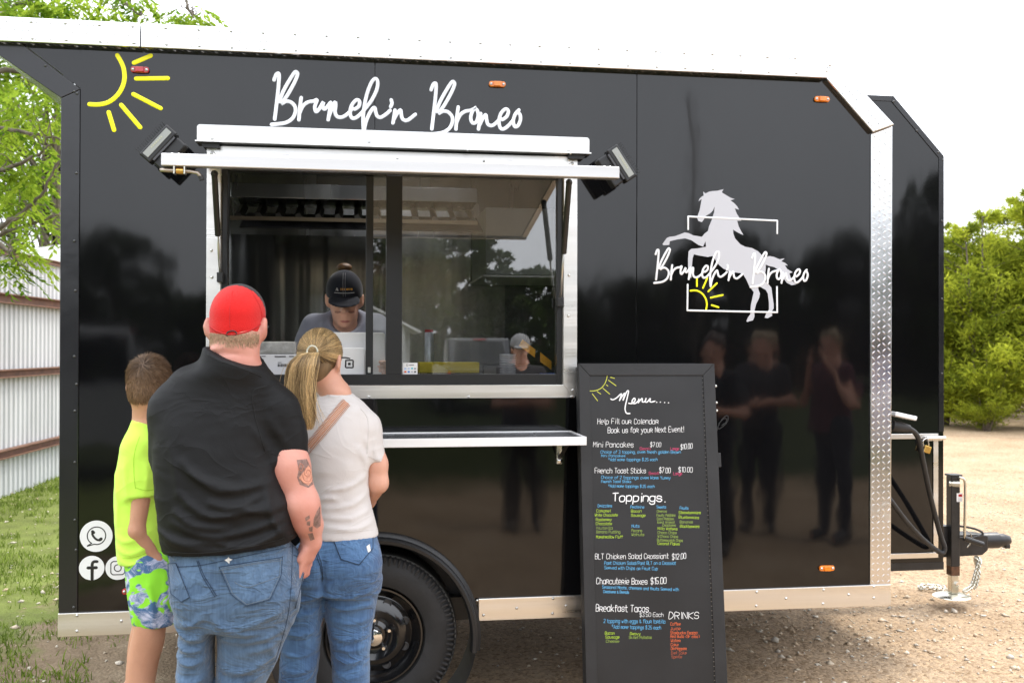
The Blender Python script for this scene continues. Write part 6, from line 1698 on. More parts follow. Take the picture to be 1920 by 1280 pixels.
f.ell(kp(612, 706, -.23), (.035, .03, .024), k=.02)
wb = f.build('body', skin('worker_skin', (.62, .33, .23), (.72, .42, .30)), worker)
f2_bvh = f.bvh()
f = Field((-.42, YK - .3, .9), (.42, YK + .5, 1.86), .0075)
f.loft([(.95, kp(648, 700)[0], YK + .18, .18, .14)] + rows_of(YK, [(720, 566, 728, .13, .10), (670, 562, 730, .13, .07), (630, 568, 724, .115, .06), (605, 588, 708, .095, .06), (590, 608, 690, .075, .06), (580, 620, 676, .06, .06)]), .03)
f.cone(kp(590, 612, .04), kp(566, 680, .0), .062, .058, .05); f.cone(kp(705, 612, .04), kp(728, 675, .0), .062, .058, .05)
f.ell(kp(648, 590, -.03), (.075, .07, .085), k=.01, cut=True)
f.ridges([xz(YK, q) for q in ([(585, 625), (590, 660), (588, 690)], [(600, 615), (612, 640), (615, 680)], [(690, 615), (684, 640), (680, 680)], [(712, 625), (706, 655), (708, 690)])], .010, .006, 9)
f.wrinkle(.002, 3, 4, 67, 9, .6)
f.build('t_shirt', cloth('heather_grey', (.21, .22, .27), var=.1), worker)
f = Field((-.3, YK - .1, .52), (.42, YK + .5, 1.0), .012)
for x in (-.08, .08): f.cone((kp(648, 700)[0] + x, YK + .18, .97), (kp(648, 700)[0] + x, YK + .16, .56), .1, .06, .03)
f.build('trousers', cloth('dark_trousers', (.03, .03, .035)), worker)
bvw = f2_bvh
drape_patch(bvw, [(637, 602), (643, 600.5), (647, 601.3), (651, 600.5), (657, 602), (651, 605), (643, 605)], 'lips', M('lip_skin', (.42, .13, .11), .4), wb, .0012, 2)
for q in (-1, 1): drape_patch(bvw, [(646 + q * 7, 583), (646 + q * 18, 583), (646 + q * 18, 586), (646 + q * 12, 587.5), (646 + q * 7, 586)], 'eyelid', M('eyelid_skin', (.34, .16, .11), .5), wb, .0010, 2)
NAVY = cloth('navy_cap_cloth', (.012, .014, .022), fold=None); TAN = cloth('tan_cap_mesh', (.28, .24, .17), bump=.001, fold=None)
cf = Field(hk.c - .2, hk.c + .22, .006)
cf.ell(hk.at(0, -.004, .045), np.array((.086, .106, .098)) * .97, hk.m, 0); cf.ell(hk.at(0, .04, .07), np.array((.070, .06, .075)), hk.m, .03)
cf.plane(hk.at(0, 0, .022), hk.m @ np.array((0, .0, -1)))
V, F = cf.mesh(); fc = ((V - hk.c) @ hk.m)[F].mean(1); frt = fc[:, 1] > -.005
off = np.array(base_of(worker))
for msk, nm, mt in ((frt, 'cap_front', NAVY), (~frt, 'cap_back', TAN)):
    Fm = F[msk]; u, inv = np.unique(Fm, return_inverse=True)
    o = link(nm, raw_mesh(nm, V[u] - off, inv.reshape(Fm.shape), mt, True), worker)
    if nm == 'cap_front': capw = o
bvc = BVHTree.FromPolygons([Vector(v) for v in V], [tuple(int(i) for i in q) for q in F])
bf = Field(hk.c - .26, hk.c + .2, .006)
bf.ell(hk.at(0, .112, .024), np.array((.074, .060, .008)), hk.m @ rotm(0, -14), 0); bf.ell(hk.at(0, .09, .036), np.array((.058, .05, .008)), hk.m @ rotm(0, -14), .01)
bf.build('cap_brim', NAVY, capw)
GOLD = M('gold_thread', (.55, .28, .04), .7); WTH = M('white_thread', (.5, .5, .5), .8)
for k, px in enumerate((639, 642, 645, 649, 651.5, 654, 657.5, 659.5)): drape_lines(bvc, [[(px, 540.5), (px + .6, 542.5), (px + .2, 544)]], .0018, 'cap_lettering', GOLD, capw, .001)
drape_lines(bvc, [[(627, 548.5), (640, 549.5), (652, 549.5), (664, 548.5)]], .0012, 'cap_lettering', WTH, capw, .001)
drape_lines(bvc, [[(630, 545), (632, 540), (634, 545), (632, 543)]], .0012, 'cap_lettering', WTH, capw, .001)
drape_lines(bvc, [[(643.5, 512), (643, 530), (643.5, 556)], [(647.5, 512), (647, 530), (647.5, 556)]], .0008, 'cap_seam', M('cap_stitch', (.2, .2, .22), .8), capw, .0006)
MB().ball(hk.at(0, -.03, .155), .035, 12, 8, (1, 1, .6)).build('hair_bun', M('brown_bun', (.12, .06, .025), .5, var=.5, vs=60, bump=.003, bs=90), worker, smooth=True)
# ================================================================== loose stones and grass
def stones(name, n_, xr, yr, smin, smax, mats, seed, accept=None):
    r_ = np.random.default_rng(seed)
    x, y = r_.uniform(*xr, n_), r_.uniform(*yr, n_)
    if accept is not None:
        k = accept(x, y, r_); x, y = x[k], y[k]
    m = len(x)
    s = smin * (smax / smin) ** (r_.uniform(0, 1, m) ** 2.2)
    cube = np.array([(i, j, k) for i in (-1, 1) for j in (-1, 1) for k in (-1, 1)], float) * .62
    octa = np.array([(1, 0, 0), (-1, 0, 0), (0, 1, 0), (0, -1, 0), (0, 0, 1), (0, 0, -1)], float)
    F0 = np.array([(0, 2, 4), (2, 1, 4), (1, 3, 4), (3, 0, 4), (2, 0, 5), (1, 2, 5), (3, 1, 5), (0, 3, 5)])
    V = octa[None] * (1 + .35 * r_.normal(size=(m, 6, 1))) + .22 * r_.normal(size=(m, 6, 3))
    V *= s[:, None, None] * np.stack([r_.uniform(.7, 1.3, m), r_.uniform(.7, 1.3, m), r_.uniform(.4, .8, m)], 1)[:, None, :]
    a = r_.uniform(0, 6.28, m); ca, sa = np.cos(a)[:, None], np.sin(a)[:, None]
    X = V[..., 0] * ca - V[..., 1] * sa + x[:, None]; Y = V[..., 0] * sa + V[..., 1] * ca + y[:, None]
    Z = V[..., 2] + (ground_z(x, y) + s * .25)[:, None]
    F = (F0[None] + (np.arange(m) * 6)[:, None, None]).reshape(-1, 3)
    me = raw_mesh(name, np.stack([X, Y, Z], 2).reshape(-1, 3), F, None)
    for q in mats: me.materials.append(q)
    me.polygons.foreach_set('material_index', np.repeat(r_.integers(0, len(mats), m), 8).astype(np.int32))
    return link(name, me)
ST = [M('stone_beige', (.56, .46, .34), .9, var=.2, vs=40), M('stone_grey', (.48, .43, .36), .9, var=.2, vs=40), M('stone_pale', (.62, .55, .45), .9, var=.2, vs=40), M('stone_tan', (.50, .38, .26), .9, var=.2, vs=40)]
tag(stones('gravel', 11000, (-.4, 7.5), (.0, 6.5), .003, .014, ST, 11, lambda x, y, r_: (y > .02) & (sines(x, y, 9, 3, .5) + r_.normal(size=len(x)) * .5 > -.25)), 'loose beige gravel scattered over the yard', 'gravel', kind='stuff')
tag(stones('gravel', 1500, (1.3, 4.6), (.2, 2.2), .006, .022, ST, 12, lambda x, y, r_: np.exp(-((x - 2.9) / 1.1) ** 2 - ((y - .9) / .7) ** 2) > r_.uniform(0, 1, len(x))), 'heap of coarser gravel under the front of the trailer', 'gravel', kind='stuff')
tag(stones('pebbles', 1400, (-4.2, -.2), (.2, 8.5), .005, .022, ST, 13), 'scattered pale pebbles among the grass', 'pebbles', kind='stuff')

def foliage_mat(name, dark, light, trans=.35):
    m = bpy.data.materials.new(name); MATS[name] = m; m.use_nodes = True
    n, l = m.node_tree.nodes, m.node_tree.links; n.clear()
    o = n.new('ShaderNodeOutputMaterial'); a = n.new('ShaderNodeAttribute'); a.attribute_name = 'shade'
    mx = n.new('ShaderNodeMixRGB'); mx.inputs[1].default_value = (*dark, 1); mx.inputs[2].default_value = (*light, 1)
    d = n.new('ShaderNodeBsdfDiffuse'); t = n.new('ShaderNodeBsdfTranslucent'); ms = n.new('ShaderNodeMixShader'); ms.inputs[0].default_value = trans
    l.new(a.outputs['Fac'], mx.inputs['Fac']); l.new(mx.outputs['Color'], d.inputs['Color']); l.new(mx.outputs['Color'], t.inputs['Color'])
    l.new(d.outputs['BSDF'], ms.inputs[1]); l.new(t.outputs['BSDF'], ms.inputs[2]); l.new(ms.outputs['Shader'], o.inputs['Surface'])
    return m
def shade_attr(me, vals, per):
    at = me.attributes.new('shade', 'FLOAT', 'POINT'); at.data.foreach_set('value', np.repeat(np.clip(vals, 0, 1), per).astype(np.float32))
GRASS = foliage_mat('grass_green', (.085, .13, .022), (.24, .32, .055), .3)
r_ = np.random.default_rng(21)
N = 70000
x, y = r_.uniform(-4.3, -.25, N), r_.uniform(.0, 9.5, N)
k = (sines(x, y, 31, 4, .45) * 1.3 + sines(x, y, 32, 3, 2.0) * .8 - np.clip((x + 1.4) * .9, -.25, 2) + r_.normal(size=N) * .12) > .14
x, y = x[k], y[k]; m = len(x)
h = r_.uniform(.015, .06, m) * (1 + .5 * sines(x, y, 33, 2, .8)); w = r_.uniform(.0022, .0045, m); a = r_.uniform(0, 6.28, m); ln_ = r_.uniform(.1, 1.1, m) * h; la = r_.uniform(0, 6.28, m)
z = ground_z(x, y) - .004
V = np.zeros((m, 5, 3))
for i, (t_, ww) in enumerate(((0, 1), (0, -1), (.55, .8), (.55, -.8), (1, 0))):
    V[:, i, 0] = x + np.cos(a) * w * ww + np.cos(la) * ln_ * t_ ** 1.8; V[:, i, 1] = y + np.sin(a) * w * ww + np.sin(la) * ln_ * t_ ** 1.8; V[:, i, 2] = z + h * t_
F = (np.array([(0, 1, 3), (0, 3, 2), (2, 3, 4)])[None] + (np.arange(m) * 5)[:, None, None]).reshape(-1, 3)
me = raw_mesh('grass', V.reshape(-1, 3), F, GRASS); shade_attr(me, .45 + .35 * sines(x, y, 35, 3, 1.2) + .25 * r_.normal(size=m), 5)
tag(link('grass', me), 'short patchy green grass beside the fence and behind the trailer', 'grass', kind='stuff')

# ================================================================== corrugated fence
FA, FB = Vector((-3.726, 6.833)), Vector((-3.614, 8.5))
fd = (FB - FA).normalized(); fn = Vector((fd.y, -fd.x))              # fn points towards the trailer side
fence = thing('metal_fence', 'white corrugated metal fence with brown steel rails left of the trailer', 'fence', (FA.x, FA.y, 0))
fto = lambda s, z_, d: (FA.x + fd.x * s + fn.x * d, FA.y + fd.y * s + fn.y * d, z_)
zf = lambda px, py: CAM.z + ray(px, py).z * ((FA.y - CAM.y) / ray(px, py).y)
SHEET = M('white_corrugated_sheet', (.46, .47, .48), .5, var=.10, vs=3, stretch=(1, 1, .3)); BROWN = M('brown_primer_steel', (.135, .062, .035), .7, var=.3, vs=9, bump=.001, bs=60)
ztop = zf(0, 474)
mb = MB(); s = 0.0
prof = []
for k in range(9):
    s = k * .12
    prof += [(s, 0), (s + .062, 0), (s + .074, .019), (s + .104, .019), (s + .116, 0)]
prof = [p for p in prof if p[0] <= .961]
v = []
for s_, d_ in prof: v += [(s_, d_, -.05), (s_, d_, 1.0)]
for j in range(-3, 6):
    mb = MB()
    zt = ztop + .0
    vv = [fto(j * .96 + s_, -.06 if zz < 0 else zt, d_ + (.0015 if j % 2 else 0)) for s_, d_, zz in v]
    mb.add(vv, [(2 * i, 2 * i + 2, 2 * i + 3, 2 * i + 1) for i in range(len(prof) - 1)])
    mb.build('sheet', SHEET, fence)
def rail(z0, z1, nm='rail', d=.10):
    MB().add([fto(s_, z_, d_) for s_ in (-3, 5.8) for d_, z_ in ((.025, z1), (d, z1), (d, z1 - .012), (.035, z1 - .012), (.035, z0 + .012), (d, z0 + .012), (d, z0), (.025, z0))],
             [(i, (i + 1) % 8, (i + 1) % 8 + 8, i + 8) for i in range(8)]).build(nm, BROWN, fence)
for a, b_ in ((550.4, 569), (692.4, 708), (841.8, 858)): rail(zf(0, b_), zf(0, a))
rail(ztop - .02, ztop + .035, 'top_rail', .06)
for s_ in (-2.8, -.6, 3.4, 5.7): MB().box(fto(s_, 0, -.12)[0] - .05, fto(s_, 0, -.12)[0] + .05, fto(s_, 0, 0)[1] - .05, fto(s_, 0, 0)[1] + .05, -.05, ztop).build('post', BROWN, fence)
# white metal building beyond the fence
YBd = 17.0
bx0 = PX(66, 470, YBd); bz = PZ(90, 472, YBd)
bld = thing('metal_building', 'white metal building with low roof behind the fence', 'building', (bx0 + 3, YBd + 2, 0))
MB().box(bx0, bx0 + 6.0, YBd, YBd + 6, -.05, bz - .25).build('wall', SHEET, bld)
rf = MB().prism([(bx0 - .2, bz - .25), (bx0 + 6.2, bz - .25), (bx0 + 6.2, bz - .1), (bx0 + 3, bz + .5), (bx0 - .2, bz - .0)], YBd - .3, YBd + 6.3).build('roof', WHITEALU, bld)
MB().box(bx0 + 2, bx0 + 4.4, YBd - .03, YBd - .002, -.05, 2.3).build('roller_door', M('grey_door', (.4, .4, .4), .5), bld)

# ================================================================== trees
BARK = M('grey_bark', (.13, .105, .08), .9, var=.4, vs=12, bump=.006, bs=25)
def leaf_mesh(pos, d, side, L, W, nm, mat, shade):
    """folded pointed leaflets: (N,3) base, axis, side; lengths, widths"""
    m = len(pos); nrm = np.cross(d, side)
    V = np.zeros((m, 6, 3))
    L, W = L[:, None], W[:, None]
    V[:, 0] = pos; V[:, 1] = pos + d * L * .4 + side * W + nrm * W * .35; V[:, 2] = pos + d * L * .45 - nrm * W * .1; V[:, 3] = pos + d * L * .4 - side * W + nrm * W * .35
    V[:, 4] = pos + d * L * .95 - nrm * L * .12; V[:, 5] = pos + d * L * .75 + side * W * .4 - nrm * L * .03
    F = (np.array([(0, 1, 2), (0, 2, 3), (1, 5, 2), (2, 5, 4), (2, 4, 3)])[None] + (np.arange(m) * 6)[:, None, None]).reshape(-1, 3)
    me = raw_mesh(nm, V.reshape(-1, 3), F, mat); shade_attr(me, shade, 6); return me
def unit(a): return a / (np.linalg.norm(a, axis=-1, keepdims=True) + 1e-9)
LEAF = foliage_mat('pecan_leaf', (.075, .16, .014), (.33, .44, .045), .6)
tree = thing('pecan_tree', 'leafy tree with drooping compound leaves over the fence and trailer roof', 'tree', (-4.6, 5.2, 0))
brs = []
def br(pts, r0, r1):
    q = [Vector(p) for p in catmull(pts, 5)]; nn = len(q)
    jj = [p + Vector((random.uniform(-1, 1), random.uniform(-1, 1), random.uniform(-1, 1))) * .012 for p in q]
    brs.append((jj, r0, r1)); return jj
trunk = [(-4.6, 5.2, -.1), (-4.55, 5.2, 1.2), (-4.65, 5.15, 2.4), (-4.6, 5.2, 3.6), (-4.5, 5.1, 5.2)]
MB().tube([Vector(p) for p in catmull(trunk, 5)], list(np.linspace(.15, .07, 21)), 12).build('trunk', BARK, tree, smooth=True)
mains = []
for pts in ([(-60, 470, 5.2), (0, 425, 5.0), (40, 400, 4.9), (75, 365, 4.8), (108, 305, 4.7)], [(-70, 250, 5.2), (0, 242, 5.1), (60, 252, 5.0), (112, 262, 5.0)], [(-60, 140, 5.1), (0, 133, 5.0), (50, 138, 5.0), (110, 165, 4.9), (160, 200, 4.8)],
            [(-60, 60, 5.2), (0, 28, 5.1), (50, 5, 5.0), (130, -30, 4.9), (220, 0, 4.8), (265, 30, 4.8)], [(-60, -60, 5.2), (80, -60, 4.8), (220, -50, 4.7), (330, -20, 4.7), (360, 35, 4.7)], [(-60, 330, 4.9), (0, 320, 4.8), (50, 300, 4.7), (100, 270, 4.7)], [(-80, 420, 4.8), (-20, 440, 4.5), (15, 470, 4.4), (40, 500, 4.3), (60, 515, 4.3)], [(-60, 480, 5.6), (0, 440, 5.5), (60, 420, 5.4), (112, 400, 5.4)]):
    root_ = (-4.58, 5.18, P(pts[0][0], pts[0][1], pts[0][2]).z - .3)
    q = br([root_] + [tuple(P(*p)) for p in pts], .035, .008); mains.append(np.array([tuple(v_) for v_ in q]))
for k in range(8):       # limbs on the side away from view
    an = R(90 + k * 28); z_ = 3 + .4 * k
    q = br([(-4.58, 5.18, z_ - .5), (-4.6 + .9 * math.cos(an), 5.2 + .9 * math.sin(an), z_ + .3), (-4.6 + 1.9 * math.cos(an), 5.2 + 1.9 * math.sin(an), z_ + .6)], .03, .008); mains.append(np.array([tuple(v_) for v_ in q]))
mp3 = np.concatenate(mains)
tips = []
def tips_px(n_, xr, yr, Yr):
    for _ in range(n_): tips.append(tuple(P(random.uniform(*xr), random.uniform(*yr), random.uniform(*Yr))))
tips_px(40, (-40, 118), (150, 425), (4.4, 6.2)); tips_px(17, (-20, 135), (-30, 30), (4.4, 5.6)); tips_px(12, (150, 268), (-25, 28), (4.4, 5.2)); tips_px(9, (335, 382), (8, 40), (4.5, 5.0)); tips_px(3, (275, 300), (38, 46), (4.6, 5.0)); tips_px(6, (-10, 60), (450, 490), (4.2, 4.5)); tips_px(60, (-260, -30), (-60, 480), (4.6, 6.6))
for q in mains[8:]:
    for _ in range(7): tips.append(tuple(q[-1 - random.randrange(5)] + np.array([random.uniform(-.4, .4) for _ in range(3)])))
pos, dd, sd_, LL, WW, shd = [], [], [], [], [], []
for tp in tips:
    tp = np.array(tp); i = np.argmin(((mp3 - tp) ** 2).sum(1)); st = mp3[i]
    mid = (st + tp) / 2 + np.array((random.uniform(-.05, .05), random.uniform(-.05, .05), .06))
    br([tuple(st), tuple(mid), tuple(tp)], .006, .002)
    base = random.uniform(.15, .85)
    for c in range(random.randint(3, 5)):
        an = random.uniform(0, 6.28); d0 = unit(np.array((math.cos(an), math.sin(an), random.uniform(-.75, .15)))); p0 = tp + np.array([random.uniform(-.08, .08) for _ in range(3)])
        Lr = random.uniform(.18, .30); s0 = unit(np.cross(d0, (0, 0, 1.0)))
        for j in range(11):
            t_ = .15 + .085 * j; sgn = 1 if j % 2 else -1
            if j == 10: sgn = 0
            p_ = p0 + d0 * Lr * t_ + np.array((0, 0, -.5 * Lr * t_ * t_))
            ax = unit(d0 * (.55 if sgn else 1) + s0 * sgn * .8 + np.array((0, 0, -.35 - .3 * t_)) + .12 * np.array([random.gauss(0, 1) for _ in range(3)]))
            pos.append(p_); dd.append(ax); sd_.append(unit(np.cross(ax, unit(np.array((random.gauss(0, .3), random.gauss(0, .3), 1.0)))))); LL.append(random.uniform(.085, .13) * (1 - .25 * abs(t_ - .6))); WW.append(random.uniform(.013, .019)); shd.append(base + random.uniform(-.25, .25))
mb = MB()
for q, r0, r1 in brs: mb.tube(q, list(np.linspace(r0, r1, len(q))), 6)
limbs = mb.build('limbs', BARK, tree, smooth=True); limbs['kind'] = 'stuff'
off = np.array(base_of(tree))
lf = link('crown', leaf_mesh(np.array(pos) - off, np.array(dd), np.array(sd_), np.array(LL), np.array(WW), 'crown', LEAF, np.array(shd)), tree); lf['kind'] = 'stuff'

def cedar_tree(seed, H, Rr, n_br, per, mat, L=(.10, .19), W=(.012, .022)):
    r_ = np.random.default_rng(seed); mb = MB(); pos, dd, tone = [], [], []
    lead = [(0, 0, H)] + [(r_.normal() * Rr * .35, r_.normal() * Rr * .35, H * r_.uniform(.72, .95)) for _ in range(4)]
    for q in lead: mb.tube([(q[0] * .1, q[1] * .1, -.1), (q[0] * .5, q[1] * .5, q[2] * .4), (q[0], q[1], q[2] * .97)], [.07 * H / 5, .045 * H / 5, .008], 7)
    for b_ in range(n_br):
        q = lead[r_.integers(0, 5)]; hz = r_.uniform(.0, 1) ** .85; z0 = .02 * H + q[2] * .96 * hz; a = r_.uniform(0, 6.28)
        ln_ = Rr * (1.05 * (1 - hz) ** .75 + .12) * r_.uniform(.45, 1.25)
        st = np.array((q[0] * (.1 + .9 * hz), q[1] * (.1 + .9 * hz), z0)); out = np.array((math.cos(a), math.sin(a), 0)); rise = r_.uniform(.15, .75)
        ts = np.linspace(0, 1, 7); cur = st + out * (ln_ * ts)[:, None] + np.array((0, 0, 1.0)) * (ln_ * rise * ts ** 1.3)[:, None]
        mb.tube([tuple(p) for p in cur], list(np.linspace(.016, .003, 7)), 4)
        n_ = int(per * (.35 + ln_ / Rr)); t_ = r_.uniform(.12, 1, n_) ** .8
        c = np.stack([np.interp(t_, ts, cur[:, i]) for i in range(3)], 1)
        wd = (.05 + .17 * np.sin(np.pi * np.clip(t_, 0, .93)))[:, None] * min(1, ln_)
        c = c + r_.normal(size=(n_, 3)) * wd * np.array((1, 1, .55)) - np.array((0, 0, .05))
        tan = unit(np.diff(cur, axis=0).mean(0)); pos.append(c); dd.append(unit(tan * .7 + r_.normal(size=(n_, 3)) * .5 + np.array((0, 0, -.12)))); tone.append(np.full(n_, r_.uniform(.05, .85)) + r_.normal(size=n_) * .15)
    pos, dd, tone = np.concatenate(pos), np.concatenate(dd), np.concatenate(tone); n_ = len(pos)
    sdv = unit(np.cross(dd, r_.normal(size=(n_, 3))))
    cr = leaf_mesh(pos, dd, sdv, r_.uniform(*L, n_), r_.uniform(*W, n_), 'crown', mat, tone)
    return cr, raw_mesh('trunk', np.array(mb.v), mb.f, BARK, True)
def crown_tree(seed, H, Rr, n_clump, n_leaf, mat, L=(.07, .13), W=(.010, .02), lo=.05, kind='cedar'):
    r_ = np.random.default_rng(seed)
    z = lo * H + (H * (1 - lo)) * r_.uniform(0, 1, n_clump) ** .9
    prof_ = np.interp(z / H, [0, .12, .35, .7, .9, 1], [.75, 1.0, .95, .62, .3, .06]) if kind == 'cedar' else np.interp(z / H, [0, .25, .5, .8, .95, 1], [.75, .95, 1, .8, .4, .12])
    a = r_.uniform(0, 6.28, n_clump); q = r_.uniform(.35, 1.0, n_clump) ** .6
    C = np.stack([np.cos(a) * Rr * prof_ * q, np.sin(a) * Rr * prof_ * q, z], 1)
    cs = r_.uniform(.16, .36, n_clump) * (H / 5) ** .6
    ci = r_.integers(0, n_clump, n_leaf)
    o = r_.normal(size=(n_leaf, 3)); o = unit(o) * r_.uniform(.2, 1, (n_leaf, 1)) ** .5
    pos = C[ci] + o * cs[ci][:, None] * np.array((1.1, 1.1, .8))
    out = unit(np.stack([pos[:, 0], pos[:, 1], np.full(n_leaf, .35)], 1))
    d = unit(o * .7 + out * .6 + r_.normal(size=(n_leaf, 3)) * .5 + np.array((0, 0, .15)))
    sdv = unit(np.cross(d, r_.normal(size=(n_leaf, 3))))
    tone = r_.uniform(0, 1, n_clump)[ci] * .65 + .35 * r_.uniform(0, 1, n_leaf)
    cr = leaf_mesh(pos, d, sdv, r_.uniform(*L, n_leaf), r_.uniform(*W, n_leaf), 'crown', mat, tone)
    mb = MB(); mb.tube([(0, 0, -.1), (.03, 0, H * .3), (-.04, .03, H * .6), (0, 0, H * .9)], [.11 * H / 5, .09 * H / 5, .05 * H / 5, .015], 8)
    for i in r_.integers(0, n_clump, min(70, n_clump)):
        p = C[i]; mb.tube([(0, 0, max(.3, p[2] * .72)), tuple(p * np.array((.5, .5, .9))), tuple(p)], [.028, .018, .006], 5)
    me = raw_mesh('trunk', np.array(mb.v), mb.f, BARK, True)
    return cr, me
CED = foliage_mat('cedar_leaf', (.10, .14, .016), (.52, .58, .06), .55)
OAK = foliage_mat('oak_leaf', (.022, .040, .012), (.075, .110, .028), .25)
TREES = [cedar_tree(41, 5.2, 1.6, 150, 190, CED), cedar_tree(42, 4.7, 1.7, 150, 180, CED), crown_tree(43, 6.0, 2.8, 190, 26000, OAK, (.14, .26), (.04, .07), .01, 'oak'), crown_tree(44, 5.0, 2.6, 170, 24000, OAK, (.14, .26), (.04, .07), .0, 'oak'), crown_tree(45, 7.5, 2.2, 60, 5000, LEAF, (.12, .2), (.025, .04), .45, 'oak')]
def plant(name, kind, x, y, s, rz, label, group):
    t_ = thing(name, label, 'tree', (x, y, 0), group); t_.rotation_euler.z = rz; t_.scale = (s, s, s)
    link('trunk', TREES[kind][1], t_); c_ = link('crown', TREES[kind][0], t_); c_['kind'] = 'stuff'
    return t_
cx_l = ['yellow-green cedar closest to the trailer front, partly hidden by the black cabinet', 'tall yellow-green cedar right of the cabinet, at the yard edge', 'broad cedar at the far right edge of the yard', 'cedar filling the gap behind the tall cedar', 'rear cedar whose top shows above the others', 'low cedar bush at the edge of the gravel']
for i, (px, Y, s, kd) in enumerate(((1768, 14.6, .80, 0), (1842, 14.0, .92, 1), (1935, 13.4, .90, 0), (1805, 17.2, .90, 1), (1890, 17.0, .98, 0), (1850, 13.1, .34, 1), )):
    plant('cedar_tree', kd, PX(px, 780, Y), Y, s, i * 1.3, cx_l[i], 'cedars along the right of the yard')
for i, (px, Y, s) in enumerate(((2030, 13.5, 1.0), (1960, 19, 1.05))):
    plant('cedar_tree', i % 2, PX(px, 780, Y), Y, s, i * 2.1, ['cedar cut off by the right picture edge, in front of the others', 'farthest cedar, its top showing at the right picture edge'][i], 'cedars along the right of the yard')
for i, (px, Y, s, kd) in enumerate(((84, 21, 1.15, 4), (108, 20, 1.2, 4), (20, 23, 1.0, 4))):
    plant('oak_tree', kd, PX(px, 600, Y), Y, s, i * 1.7, ['slim tree trunk rising over the white roof behind the fence', 'second trunk beside the trailer corner, over the white roof', 'thin-leaved tree behind the fence at the left edge', 'tree beyond the left picture edge'][i], 'trees behind the fence')

# ================================================================== what stands behind the viewer and shows in the gloss of the trailer
k = 0
for x, y, s, kd in ((-24, -31, 1.0, 3), (-19, -33, .9, 2), (-14, -34, .85, 3), (-9, -34, .95, 2), (-4.5, -35, .8, 3), (0, -33, 1.15, 2), (3.2, -36, 1.2, 2), (-6.5, -37, .7, 3), (-1.5, -38, .8, 3), (5, -38, .8, 3), (9, -38, .75, 3), (12.5, -37, .85, 3), (16, -36, .9, 3), (-11.5, -37, .75, 3), (-16.5, -37, .8, 3), (19, -33, .9, 3), (22, -32, 1.0, 3), (26, -27, 1.0, 3), (7, -35, .9, 3), (10.5, -35, .85, 3), (14, -33, 1.0, 2), (18, -31, 1.1, 3), (20.5, -26, 1.25, 2), (24, -29, 1.2, 2), (28, -24, 1.15, 3), (33, -20, 1.2, 2), (38, -15, 1.2, 3), (42, -8, 1.2, 2), (-29, -25, 1.1, 2), (-33, -18, 1.1, 3)):
    plant('oak_tree', kd, x, y, s, k * 1.9, 'dark leafy oak in the row across the yard, seen only as a reflection', 'oaks across the yard, seen as reflections'); k += 1
def pickup(loc, yaw, paint, label):
    t_ = thing('pickup_truck', label, 'pickup truck', loc, 'pickup trucks reflected in the trailer'); t_.rotation_euler.z = yaw
    L0 = Vector(loc)
    def bd(mb, nm, mt, par=None, bev=0.0, sm=False):
        mb.v = [tuple(Vector(p) + L0) for p in mb.v]; return mb.build(nm, mt, par or t_, bev, sm)
    side = lambda u, w, d: (d, u, w)     # u along the truck (rear = -2.8), w up, d across
    bd(MB().prism([(-2.8, .55), (-2.8, 1.05), (-.95, 1.08), (-.95, 1.1), (1.2, 1.12), (2.55, 1.02), (2.7, .85), (2.72, .5), (2.1, .42), (-2.2, .42)], -.97, .97, side), 'body', paint, None, .05)
    bd(MB().prism([(-.98, 1.09), (-.72, 1.78), (.35, 1.82), (1.15, 1.13)], -.78, .78, side), 'cab', paint, None, .06)
    G = M('dark_car_glass', (.01, .012, .014), .05)
    bd(MB().add([(-.66, -.985, 1.14), (.66, -.985, 1.14), (.58, -.76, 1.70), (-.58, -.76, 1.70)], [(0, 1, 2, 3)]), 'rear_window', G)
    for s_ in (-1, 1):
        bd(MB().prism([(-.85, 1.14), (-.66, 1.68), (.30, 1.72), (.92, 1.16)], s_ * .785, s_ * .795, side), 'side_window', G)
        bd(MB().box(s_ * .96 - .06 * (s_ > 0), s_ * .96 + .06 * (s_ < 0), -2.83, -2.78, .70, 1.02), 'tail_lamp', REDLENS)
        for yy in (-1.7, 1.75):
            w_ = bd(MB().lathe([(.20, -.1), (.36, -.1), (.39, -.05), (.39, .08), (.36, .12), (.20, .12)], (s_ * .86, yy, .39), (1, 0, 0), 24), 'wheel', RUBBER, None, 0, True)
            bd(MB().lathe([(.001, 0), (.2, 0.0), (.21, .04)], (s_ * .86 + s_ * .08, yy, .39), (s_, 0, 0), 16), 'rim', CHROME, w_)
    bd(MB().add([(-.8, .62, 1.82 - .05), (.8, .62, 1.77), (.76, 1.12, 1.17), (-.76, 1.12, 1.17)], [(0, 1, 2, 3)]), 'windscreen', G)
    bd(MB().box(-.9, .9, -2.92, -2.8, .5, .66), 'bumper', CHROME, None, .02)
    bd(MB().box(-.16, .16, -.80, -.74, 1.74, 1.77), 'brake_lamp', REDLENS)
    bd(MB().box(-.22, .22, -2.815, -2.801, .82, .94), 'number_plate', WHITEALU)
    return t_
pickup((2.9, -21.5, 0), math.pi, M('charcoal_paint', (.06, .062, .068), .2, coat=.6), 'charcoal pickup reflected in the window pane, tail towards the trailer')
pickup((-3.6, -8.6, 0), R(75), M('white_car_paint', (.30, .31, .33), .2, coat=.6), 'silver pickup reflected in the black panel left of the window')
shed = thing('porch_shed', 'small white gabled porch shed reflected in the window pane', 'shed', (1.4, -27, 0))
PW = M('white_paint', (.72, .72, .70), .6, var=.06, vs=3)
for x, y in ((-1.5, -26), (1.2, -26), (-1.5, -28), (1.2, -28)): MB().box(x - .06, x + .06, y - .06, y + .06, 0, 2.05).build('post', PW, shed)
